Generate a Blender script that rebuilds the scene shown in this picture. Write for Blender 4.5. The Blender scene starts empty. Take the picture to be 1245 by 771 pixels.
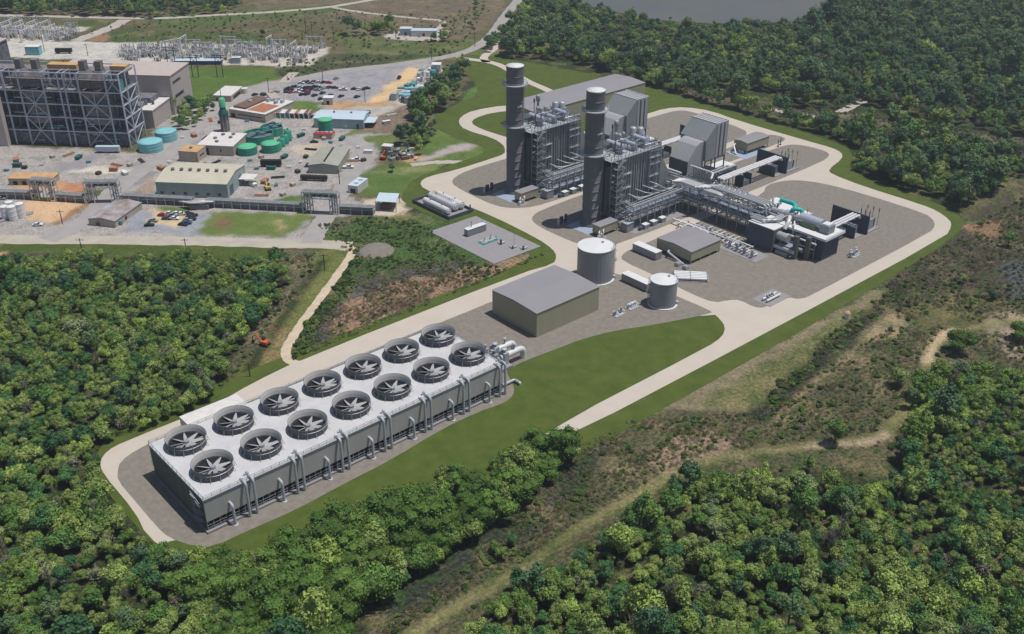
import bpy, bmesh, math, random
import numpy as np
from mathutils import Vector, Matrix
random.seed(7); rng = np.random.default_rng(7)
D = bpy.data; sc = bpy.context.scene; COL = sc.collection
PI = math.pi
# ------------------------------------------------------------ camera (metres, z = 0 is the ground)
FPX, PITCH, YAW = 1252.4, math.radians(28.7687), math.radians(41.3989)
CX, CY, CZ = -94.483, -238.674, 195.492
W0, H0 = 1245, 771
FW = np.array([math.sin(YAW)*math.cos(PITCH), math.cos(YAW)*math.cos(PITCH), -math.sin(PITCH)])
RT = np.array([math.cos(YAW), -math.sin(YAW), 0.0]); UP = np.cross(RT, FW)
CC = np.array([CX, CY, CZ])
def G(x, y, z=0.0):
    """point of the horizontal plane z seen at photograph position x, y (survey helper)"""
    d = FW + RT*(x-W0/2)/FPX - UP*(y-H0/2)/FPX
    t = (z-CZ)/d[2]; p = CC+t*d
    return (float(p[0]), float(p[1]))
def Pj(x, y, z=0.0):
    d = np.stack([np.asarray(x)-CX, np.asarray(y)-CY, np.asarray(z)-CZ+0*np.asarray(x)], -1)
    w = d@FW
    return W0/2+FPX*(d@RT)/w, H0/2-FPX*(d@UP)/w
def HT(bx, by, ty):
    x, y = G(bx, by); lo, hi = 0, 200
    for _ in range(40):
        m = (lo+hi)/2
        if Pj(x, y, m)[1] > ty: lo = m
        else: hi = m
    return lo
cd = D.cameras.new('camera'); cam = D.objects.new('camera', cd); COL.objects.link(cam)
cd.sensor_fit = 'HORIZONTAL'; cd.sensor_width = 36.0; cd.lens = 36.0*FPX/W0
cd.clip_start = 1; cd.clip_end = 20000
cam.matrix_world = Matrix(((RT[0], UP[0], -FW[0], CX), (RT[1], UP[1], -FW[1], CY), (RT[2], UP[2], -FW[2], CZ), (0, 0, 0, 1)))
sc.camera = cam
# ------------------------------------------------------------ light
w = D.worlds.new('World'); sc.world = w; w.use_nodes = True
nt = w.node_tree; nt.nodes.clear()
sky = nt.nodes.new('ShaderNodeTexSky'); sky.sky_type = 'NISHITA'; sky.sun_disc = False
SUN_EL, SUN_AZ = 73.5, 131.0        # azimuth clockwise from +y; the light comes from +x, -y
sky.sun_elevation = math.radians(SUN_EL); sky.sun_rotation = math.radians(SUN_AZ)
bg = nt.nodes.new('ShaderNodeBackground'); bg.inputs[1].default_value = 0.06
ow = nt.nodes.new('ShaderNodeOutputWorld')
nt.links.new(sky.outputs[0], bg.inputs[0]); nt.links.new(bg.outputs[0], ow.inputs[0])
sd = D.lights.new('sun', 'SUN'); sd.energy = 3.55; sd.angle = math.radians(0.6); sd.color = (1, 0.96, 0.9)
sun = D.objects.new('sun', sd); COL.objects.link(sun)
sv = Vector((math.sin(math.radians(SUN_AZ))*math.cos(math.radians(SUN_EL)), math.cos(math.radians(SUN_AZ))*math.cos(math.radians(SUN_EL)), math.sin(math.radians(SUN_EL))))
sun.rotation_euler = sv.to_track_quat('Z', 'Y').to_euler(); sun.location = (100, 0, 400)
sc.view_settings.view_transform = 'Standard'; sc.view_settings.look = 'None'
sc.view_settings.exposure = 0.12; sc.view_settings.gamma = 1; sc.view_settings.use_curve_mapping = False
sc.cycles.max_bounces = 5; sc.cycles.diffuse_bounces = 3; sc.cycles.transparent_max_bounces = 8
# ------------------------------------------------------------ materials
def lin(c):
    c = c/255.0
    return c/12.92 if c <= 0.04045 else ((c+0.055)/1.055)**2.4
def L(r, g, b, k=1.0): return (lin(r)*k, lin(g)*k, lin(b)*k, 1)
M = {}
def mat(name, col, rough=0.7, metal=0.0, var=0.12, scale=0.3, bump=0.0, streak=False, two=None, spec=0.3):
    m = D.materials.new(name); m.use_nodes = True; t = m.node_tree; b = t.nodes['Principled BSDF']
    b.inputs['Roughness'].default_value = rough; b.inputs['Metallic'].default_value = metal
    b.inputs['Specular IOR Level'].default_value = spec
    tc = t.nodes.new('ShaderNodeNewGeometry'); n = t.nodes.new('ShaderNodeTexNoise'); n.inputs['Scale'].default_value = scale
    n.inputs['Detail'].default_value = 6; n.inputs['Roughness'].default_value = 0.65
    mp = t.nodes.new('ShaderNodeMapping'); t.links.new(tc.outputs['Position'], mp.inputs[0]); t.links.new(mp.outputs[0], n.inputs['Vector'])
    if streak: mp.inputs['Scale'].default_value = (1, 1, 0.12)
    r = t.nodes.new('ShaderNodeMapRange'); r.inputs[1].default_value = 0.3; r.inputs[2].default_value = 0.7
    t.links.new(n.outputs[0], r.inputs[0])
    mx = t.nodes.new('ShaderNodeMix'); mx.data_type = 'RGBA'
    c2 = two if two else tuple(min(1, c*(1+var)) for c in col[:3])+(1,)
    c1 = col if two else tuple(c*(1-var) for c in col[:3])+(1,)
    mx.inputs[6].default_value = c1; mx.inputs[7].default_value = c2
    t.links.new(r.outputs[0], mx.inputs[0]); t.links.new(mx.outputs[2], b.inputs['Base Color'])
    if bump:
        n2 = t.nodes.new('ShaderNodeTexNoise'); n2.inputs['Scale'].default_value = scale*6; n2.inputs['Detail'].default_value = 4
        t.links.new(tc.outputs['Position'], n2.inputs['Vector'])
        bp = t.nodes.new('ShaderNodeBump'); bp.inputs['Strength'].default_value = bump; bp.inputs['Distance'].default_value = 0.3
        t.links.new(n2.outputs[0], bp.inputs['Height']); t.links.new(bp.outputs[0], b.inputs['Normal'])
    M[name] = m; return m
mat('concrete', (0.50, 0.445, 0.385, 1), 0.9, var=0.05, scale=0.09)
mat('gravel', (0.180, 0.160, 0.138, 1), 0.95, scale=0.45, two=(0.248, 0.225, 0.197, 1), bump=0.5)
mat('lawn', (0.050, 0.082, 0.010, 1), 0.95, scale=0.16, two=(0.090, 0.115, 0.020, 1), bump=0.5)
mat('slab_gray', (0.27, 0.26, 0.27, 1), 0.85, var=0.06, scale=0.3)
mat('slab_blue', (0.30, 0.36, 0.46, 1), 0.8, var=0.06)
mat('deck', (0.53, 0.53, 0.545, 1), 0.6, var=0.09, scale=0.2)
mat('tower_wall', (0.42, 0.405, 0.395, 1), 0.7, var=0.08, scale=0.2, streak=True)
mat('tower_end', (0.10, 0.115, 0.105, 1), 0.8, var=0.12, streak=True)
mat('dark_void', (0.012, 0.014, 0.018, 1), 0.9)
mat('shroud_out', (0.11, 0.11, 0.115, 1), 0.6, var=0.1)
mat('shroud_in', (0.46, 0.45, 0.44, 1), 0.7, var=0.08)
mat('white', (0.72, 0.72, 0.72, 1), 0.45, var=0.04)
mat('pale_steel', (0.42, 0.45, 0.49, 1), 0.5, 0.1, var=0.1, scale=0.5)
mat('pipe_gray', (0.42, 0.43, 0.45, 1), 0.4, 0.3, var=0.1, scale=0.5)
mat('pipe_white', (0.66, 0.66, 0.67, 1), 0.4, 0.1, var=0.08, scale=0.6)
mat('steel_blue', (0.27, 0.31, 0.37, 1), 0.6, 0.15, var=0.25, scale=0.8)
mat('galv', (0.32, 0.35, 0.39, 1), 0.5, 0.3, var=0.25, scale=0.8)
mat('stack', (0.15, 0.148, 0.158, 1), 0.55, 0.15, var=0.10, scale=0.35, streak=True)
mat('casing', (0.24, 0.265, 0.26, 1), 0.65, 0.1, var=0.15, scale=0.4, streak=True)
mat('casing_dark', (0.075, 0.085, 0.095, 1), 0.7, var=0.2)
mat('khaki', (0.35, 0.33, 0.235, 1), 0.8, var=0.05, scale=0.15, streak=True)
mat('roof_gray', (0.255, 0.245, 0.265, 1), 0.85, var=0.04, scale=0.1)
mat('filter', (0.27, 0.28, 0.30, 1), 0.55, 0.15, var=0.07, scale=0.3, streak=True)
mat('hood', (0.36, 0.365, 0.38, 1), 0.5, 0.1, var=0.05)
mat('wall_navy', (0.075, 0.09, 0.12, 1), 0.85, var=0.15, scale=0.4)
mat('turquoise', (0.02, 0.42, 0.38, 1), 0.45, var=0.08)
mat('lavender', (0.40, 0.44, 0.53, 1), 0.4, 0.1, var=0.05)
mat('skid_green', (0.10, 0.15, 0.09, 1), 0.7, var=0.3, scale=1.2)
mat('tank_gray', (0.27, 0.28, 0.305, 1), 0.5, 0.1, var=0.06, scale=0.3, streak=True)
mat('tank_top', (0.66, 0.67, 0.68, 1), 0.5, var=0.05)
mat('black', (0.02, 0.02, 0.022, 1), 0.6)
mat('glass', (0.02, 0.03, 0.04, 1), 0.15, spec=0.6)
mat('rubber', (0.018, 0.018, 0.018, 1), 0.9)
# old works
mat('cyan', (0.22, 0.50, 0.55, 1), 0.6, var=0.1, streak=True)
mat('green_tank', (0.035, 0.27, 0.19, 1), 0.6, var=0.18, scale=0.5, streak=True)
mat('green_top', (0.10, 0.46, 0.25, 1), 0.6, var=0.12)
mat('dark_green', (0.02, 0.11, 0.10, 1), 0.7, var=0.3)
mat('mint_wall', (0.30, 0.38, 0.36, 1), 0.7, var=0.12, scale=0.3, streak=True)
mat('cream_roof', (0.50, 0.47, 0.38, 1), 0.7, var=0.08, scale=0.15)
mat('sage_roof', (0.33, 0.33, 0.28, 1), 0.7, var=0.1, scale=0.2)
mat('sage_wall', (0.32, 0.34, 0.29, 1), 0.75, var=0.1, streak=True)
mat('blue_roof', (0.50, 0.60, 0.68, 1), 0.5, var=0.06)
mat('blue_wall', (0.36, 0.44, 0.50, 1), 0.7, var=0.1, streak=True)
mat('white_roof', (0.62, 0.60, 0.58, 1), 0.7, var=0.1, scale=0.3)
mat('beige_wall', (0.42, 0.37, 0.31, 1), 0.85, var=0.12, scale=0.2, streak=True)
mat('pink_roof', (0.46, 0.40, 0.38, 1), 0.85, var=0.06)
mat('orange_roof', (0.48, 0.24, 0.10, 1), 0.85, scale=0.25, two=(0.55, 0.40, 0.22, 1))
mat('rust_roof', (0.33, 0.12, 0.06, 1), 0.85, scale=0.5, two=(0.42, 0.2, 0.12, 1))
mat('brown_roof', (0.16, 0.10, 0.08, 1), 0.85, var=0.2)
mat('patch_roof', (0.42, 0.42, 0.45, 1), 0.8, scale=0.16, two=(0.20, 0.14, 0.11, 1))
mat('red', (0.45, 0.03, 0.03, 1), 0.5)
mat('teal', (0.08, 0.25, 0.27, 1), 0.6, var=0.2)
mat('boiler_steel', (0.46, 0.50, 0.58, 1), 0.6, 0.1, var=0.12, scale=0.4)
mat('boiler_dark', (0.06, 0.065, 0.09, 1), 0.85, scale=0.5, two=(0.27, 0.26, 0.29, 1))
mat('boiler_panel', (0.20, 0.18, 0.19, 1), 0.85, scale=0.3, two=(0.34, 0.31, 0.32, 1))
mat('hopper', (0.12, 0.115, 0.12, 1), 0.8, scale=0.5, two=(0.27, 0.25, 0.25, 1))
mat('blade', (0.36, 0.36, 0.37, 1), 0.6, var=0.08)
mat('wood', (0.07, 0.06, 0.045, 1), 0.9, var=0.2)
mat('bark', (0.10, 0.08, 0.06, 1), 0.95, var=0.25, scale=1.5)
mat('conveyor', (0.20, 0.21, 0.22, 1), 0.7, 0.1, var=0.35, scale=0.6)
mat('sand', (0.60, 0.45, 0.30, 1), 0.95, var=0.1, scale=0.2)
mat('orange_paint', (0.55, 0.12, 0.03, 1), 0.6)
mat('yellow_paint', (0.50, 0.42, 0.10, 1), 0.7)
mat('ground_pale', (0.42, 0.38, 0.34, 1), 0.95, var=0.15, scale=0.12)
mat('road_old', (0.33, 0.31, 0.30, 1), 0.9, var=0.1, scale=0.1)
mat('road_dirt', (0.52, 0.43, 0.32, 1), 0.95, var=0.18, scale=0.25)
mat('road_sandy', (0.42, 0.38, 0.32, 1), 0.95, var=0.12, scale=0.15)
mat('track_grass', (0.17, 0.16, 0.08, 1), 0.95, scale=0.25, two=(0.30, 0.25, 0.16, 1))
mat('asphalt', (0.27, 0.265, 0.28, 1), 0.9, var=0.12, scale=0.09)
mat('silver', (0.45, 0.47, 0.50, 1), 0.35, 0.4, var=0.05)
mat('car_white', (0.70, 0.70, 0.70, 1), 0.35, var=0.02)
mat('car_dark', (0.025, 0.03, 0.04, 1), 0.35, var=0.02)
mat('car_red', (0.36, 0.03, 0.04, 1), 0.35, var=0.02)
mat('car_silver', (0.35, 0.37, 0.40, 1), 0.35, 0.3, var=0.02)
mat('car_blue', (0.05, 0.08, 0.16, 1), 0.35, var=0.02)
# ------------------------------------------------------------ mesh builder
class MB:
    def __init__(s): s.v = []; s.f = []; s.sm = []
    def add(s, vs, fs, smooth=False):
        o = len(s.v); s.v += [tuple(v) for v in vs]; s.f += [tuple(i+o for i in f) for f in fs]; s.sm += [smooth]*len(fs)
        return s
    def box(s, x0, y0, z0, x1, y1, z1):
        if x0 > x1: x0, x1 = x1, x0
        if y0 > y1: y0, y1 = y1, y0
        if z0 > z1: z0, z1 = z1, z0
        return s.add([(x0,y0,z0),(x1,y0,z0),(x1,y1,z0),(x0,y1,z0),(x0,y0,z1),(x1,y0,z1),(x1,y1,z1),(x0,y1,z1)],
              [(0,3,2,1),(4,5,6,7),(0,1,5,4),(1,2,6,5),(2,3,7,6),(3,0,4,7)])
    def obox(s, c, dx, dy, z0, z1, a=0):
        ca, sa = math.cos(a), math.sin(a); P = []
        for z in (z0, z1):
            for ux, uy in ((-1,-1),(1,-1),(1,1),(-1,1)):
                x, y = ux*dx/2, uy*dy/2; P.append((c[0]+x*ca-y*sa, c[1]+x*sa+y*ca, z))
        return s.add(P, [(0,3,2,1),(4,5,6,7),(0,1,5,4),(1,2,6,5),(2,3,7,6),(3,0,4,7)])
    def prism(s, poly, z0, z1):
        a = sum(poly[i][0]*poly[(i+1)%len(poly)][1]-poly[(i+1)%len(poly)][0]*poly[i][1] for i in range(len(poly)))
        if a < 0: poly = poly[::-1]
        n = len(poly)
        return s.add([(x,y,z0) for x,y in poly]+[(x,y,z1) for x,y in poly],
              [tuple(range(n-1,-1,-1)), tuple(range(n,2*n))]+[(i,(i+1)%n,n+(i+1)%n,n+i) for i in range(n)])
    def xprism(s, prof, y0, y1):     # profile in x,z extruded along y
        a = sum(prof[i][0]*prof[(i+1)%len(prof)][1]-prof[(i+1)%len(prof)][0]*prof[i][1] for i in range(len(prof)))
        if a < 0: prof = prof[::-1]
        n = len(prof)
        return s.add([(x,y0,z) for x,z in prof]+[(x,y1,z) for x,z in prof],
              [tuple(range(n)), tuple(range(2*n-1,n-1,-1))]+[(i,n+i,n+(i+1)%n,(i+1)%n) for i in range(n)])
    def beam(s, p, q, t, t2=None):   # square bar between two points
        p = Vector(p); q = Vector(q); d = q-p
        if d.length < 1e-6: return s
        d.normalize(); up = Vector((0,0,1)) if abs(d.z) < 0.95 else Vector((1,0,0))
        a = d.cross(up).normalized()*(t/2); b = d.cross(a).normalized()*((t2 or t)/2)
        P = [p-a-b, p+a-b, p+a+b, p-a+b, q-a-b, q+a-b, q+a+b, q-a+b]
        return s.add(P, [(0,1,2,3),(7,6,5,4),(0,4,5,1),(1,5,6,2),(2,6,7,3),(3,7,4,0)])
    def cyl(s, x, y, z0, z1, r, n=20, r1=None, cap=True):
        r1 = r if r1 is None else r1
        P = [(x+r*math.cos(2*PI*i/n), y+r*math.sin(2*PI*i/n), z0) for i in range(n)]+[(x+r1*math.cos(2*PI*i/n), y+r1*math.sin(2*PI*i/n), z1) for i in range(n)]
        s.add(P, [(i,(i+1)%n,n+(i+1)%n,n+i) for i in range(n)], True)
        if cap: s.add(P, [tuple(range(n-1,-1,-1)), tuple(range(n,2*n))])
        return s
    def lathe(s, x, y, prof, n=24, smooth=True):   # prof: list of r,z bottom to top
        P = []; m = len(prof)
        for r, z in prof: P += [(x+r*math.cos(2*PI*i/n), y+r*math.sin(2*PI*i/n), z) for i in range(n)]
        return s.add(P, [(k*n+i, k*n+(i+1)%n, (k+1)*n+(i+1)%n, (k+1)*n+i) for k in range(m-1) for i in range(n)], smooth)
    def tube(s, pts, r, n=10, bend=None, cap=True):
        pts = [Vector(p) for p in pts]
        if bend:
            out = [pts[0]]
            for i in range(1, len(pts)-1):
                a = (pts[i-1]-pts[i]); b = (pts[i+1]-pts[i]); k = min(bend, a.length*0.49, b.length*0.49)
                a = a.normalized()*k; b = b.normalized()*k
                for t in (0, .25, .5, .75, 1):
                    p0 = pts[i]+a; p2 = pts[i]+b
                    out.append(p0*(1-t)**2+pts[i]*2*t*(1-t)+p2*t*t)
            out.append(pts[-1]); pts = out
        P = []; m = len(pts); prev = None
        for i, p in enumerate(pts):
            d = (pts[min(i+1, m-1)]-pts[max(i-1, 0)]).normalized()
            if prev is None:
                up = Vector((0,0,1)) if abs(d.z) < 0.9 else Vector((1,0,0)); a = d.cross(up).normalized()
            else:
                a = (prev-d*prev.dot(d)).normalized()
            prev = a; b = d.cross(a)
            P += [p+(a*math.cos(2*PI*k/n)+b*math.sin(2*PI*k/n))*r for k in range(n)]
        s.add(P, [(i*n+k, (i+1)*n+k, (i+1)*n+(k+1)%n, i*n+(k+1)%n) for i in range(m-1) for k in range(n)], True)
        if cap: s.add(P, [tuple(range(n)), tuple(range(m*n-1, (m-1)*n-1, -1))])
        return s
    def rail(s, pts, h=1.1, t=0.09, step=2.0, closed=False):   # handrail along a polyline
        pts = [Vector(p) for p in pts]
        if closed: pts = pts+[pts[0]]
        for a, b in zip(pts[:-1], pts[1:]):
            n = max(1, int(round((b-a).length/step)))
            for k in range(n+1):
                p = a.lerp(b, k/n); s.beam(p, p+Vector((0,0,h)), t)
            for hh in (h, h*0.5): s.beam(a+Vector((0,0,hh)), b+Vector((0,0,hh)), t)
        return s
    def build(s, name, m, parent=None, origin=None):
        me = D.meshes.new(name)
        o0 = ORG.get(parent.name, (0,0,0)) if parent is not None else (origin or (0,0,0))
        me.from_pydata([(x-o0[0], y-o0[1], z-o0[2]) for x,y,z in s.v], [], s.f)
        me.materials.append(M[m] if isinstance(m, str) else m)
        me.polygons.foreach_set('use_smooth', s.sm)
        me.update()
        o = D.objects.new(name, me); COL.objects.link(o)
        if parent is not None:
            o.parent = parent; ORG[o.name] = o0
        else:
            o.location = o0; ORG[o.name] = o0
        return o
ORG = {}
def thing(name, label, cat, loc=(0,0,0), group=None):
    o = D.objects.new(name, None); COL.objects.link(o); o.empty_display_size = 1
    o.location = loc; ORG[o.name] = tuple(loc); o['label'] = label; o['category'] = cat
    if group: o['group'] = group
    return o
def tag(o, label, cat, group=None):
    o['label'] = label; o['category'] = cat
    if group: o['group'] = group
    return o
def struct(o, kind='structure'): o['kind'] = kind; return o
def copy_tree(o, parent=None):
    c = o.copy(); COL.objects.link(c); ORG[c.name] = ORG.get(o.name, (0,0,0))
    if parent is not None: c.parent = parent
    for ch in [x for x in o.children]: copy_tree(ch, c)
    return c
def recolor(root, frm, to):
    """material swap on a copied thing: new mesh for that part"""
    for o in [root]+list(root.children_recursive):
        if o.type == 'MESH' and o.data.materials[0].name == frm:
            key = o.data.name.split('.')[0]+'__'+to
            if key in RC: o.data = RC[key]
            else:
                o.data = o.data.copy(); o.data.materials[0] = M[to]; RC[key] = o.data
RC = {}
def sheet(name, poly, z, m, kind='structure', sub=None):
    me = D.meshes.new(name); bm = bmesh.new()
    vs = [bm.verts.new((x, y, z)) for x, y in poly]; f = bm.faces.new(vs)
    if f.normal.z < 0: f.normal_flip()
    bm.normal_update()
    if bm.faces[0:1] and list(bm.faces)[0].normal.z < 0: bmesh.ops.reverse_faces(bm, faces=list(bm.faces))
    bmesh.ops.triangulate(bm, faces=list(bm.faces)); bm.to_mesh(me); bm.free()
    me.materials.append(M[m]); o = D.objects.new(name, me); COL.objects.link(o); o['kind'] = kind
    return o
def slab(name, poly, z0, z1, m):
    o = MB().prism(poly, z0, z1).build(name, m); o['kind'] = 'structure'; return o
def smooth_poly(pts, it=2):
    for _ in range(it):
        out = []
        for i in range(len(pts)):
            a = pts[i]; b = pts[(i+1)%len(pts)]
            out.append((a[0]*.75+b[0]*.25, a[1]*.75+b[1]*.25)); out.append((a[0]*.25+b[0]*.75, a[1]*.25+b[1]*.75))
        pts = out
    return pts
def smooth_line(pts, it=2):
    for _ in range(it):
        out = [pts[0]]
        for a, b in zip(pts[:-1], pts[1:]):
            out.append((a[0]*.75+b[0]*.25, a[1]*.75+b[1]*.25)); out.append((a[0]*.25+b[0]*.75, a[1]*.25+b[1]*.75))
        out.append(pts[-1]); pts = out
    return pts
def ribbon(name, px, width, z, m, jit=0.25, world=False):
    pts = px if world else [G(*p) for p in px]
    pts = smooth_line(pts, 3); lf, rg = [], []
    dense = [pts[0]]
    for a, b in zip(pts[:-1], pts[1:]):
        n = max(1, int(math.hypot(b[0]-a[0], b[1]-a[1])/6))
        for k in range(1, n+1): dense.append((a[0]+(b[0]-a[0])*k/n, a[1]+(b[1]-a[1])*k/n))
    pts = dense
    for i, p in enumerate(pts):
        a = pts[max(i-1, 0)]; b = pts[min(i+1, len(pts)-1)]; d = math.hypot(b[0]-a[0], b[1]-a[1]) or 1
        nx, ny = -(b[1]-a[1])/d, (b[0]-a[0])/d
        w1 = width/2+random.uniform(-jit, jit); w2 = width/2+random.uniform(-jit, jit)
        lf.append((p[0]+nx*w1, p[1]+ny*w1, z)); rg.append((p[0]-nx*w2, p[1]-ny*w2, z))
    mb = MB(); n = len(pts); mb.add(rg+lf, [(i, i+1, n+i+1, n+i) for i in range(n-1)])
    o = mb.build(name, m); o['kind'] = 'structure'; return o

def haze(dens):
    b=MB().box(-9500,-9500,-1.0,9500,9500+3500,215).build('haze','concrete'); b['kind']='stuff'; b['label']='thin pale air haze over the whole site'
    m=D.materials.new('haze'); m.use_nodes=True; t=m.node_tree
    for n in list(t.nodes):
        if n.type!='OUTPUT_MATERIAL': t.nodes.remove(n)
    v=t.nodes.new('ShaderNodeVolumePrincipled'); v.inputs['Color'].default_value=(.80,.88,1,1); v.inputs['Density'].default_value=dens; v.inputs['Anisotropy'].default_value=0.2
    t.links.new(v.outputs[0],t.nodes['Material Output'].inputs['Volume']); b.data.materials[0]=m
    sc.cycles.volume_bounces=0; m.cycles.homogeneous_volume=True
    return b
# ============================================================ TERRAIN: one sheet to the horizon, albedo from survey patches
def vnoise(x, y, s, seed):
    r = np.random.default_rng(seed); T = r.random((256, 256))
    xs, ys = x/s+1000, y/s+1000; xi = np.floor(xs).astype(int); yi = np.floor(ys).astype(int)
    fx, fy = xs-xi, ys-yi; fx = fx*fx*(3-2*fx); fy = fy*fy*(3-2*fy)
    g = lambda i, j: T[i%256, j%256]
    return (g(xi,yi)*(1-fx)+g(xi+1,yi)*fx)*(1-fy)+(g(xi,yi+1)*(1-fx)+g(xi+1,yi+1)*fx)*fy-0.5
def inpoly(px, py, poly):
    c = np.zeros(px.shape, bool); n = len(poly)
    for i in range(n):
        x1, y1 = poly[i]; x2, y2 = poly[(i+1)%n]
        if y1 == y2: continue
        k = ((y1 > py) != (y2 > py)) & (px < (x2-x1)*(py-y1)/(y2-y1)+x1)
        c ^= k
    return c
us = np.concatenate([[-9000,-4000,-2000,-1100,-760], np.arange(-620, 560, 1.7), [640,800,1200,2200,4500,9000]])
vs_ = np.concatenate([[-3000,-900,-250,0,90], np.arange(130, 1010, 1.7), [1080,1300,1900,3200,6000,12000]])
UU, VV = np.meshgrid(us, vs_)
fwd = (math.sin(YAW), math.cos(YAW)); rgt = (math.cos(YAW), -math.sin(YAW))
TX = CX+UU*rgt[0]+VV*fwd[0]; TY = CY+UU*rgt[1]+VV*fwd[1]
def warp(x, y, a=2.2):
    return (x+a*(vnoise(x,y,9,1)+0.6*vnoise(x,y,4,2)+0.4*vnoise(x,y,2,9))*2, y+a*(vnoise(x,y,9,3)+0.6*vnoise(x,y,4,4)+0.4*vnoise(x,y,2,8))*2)
wx, wy = warp(TX, TY)
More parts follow.
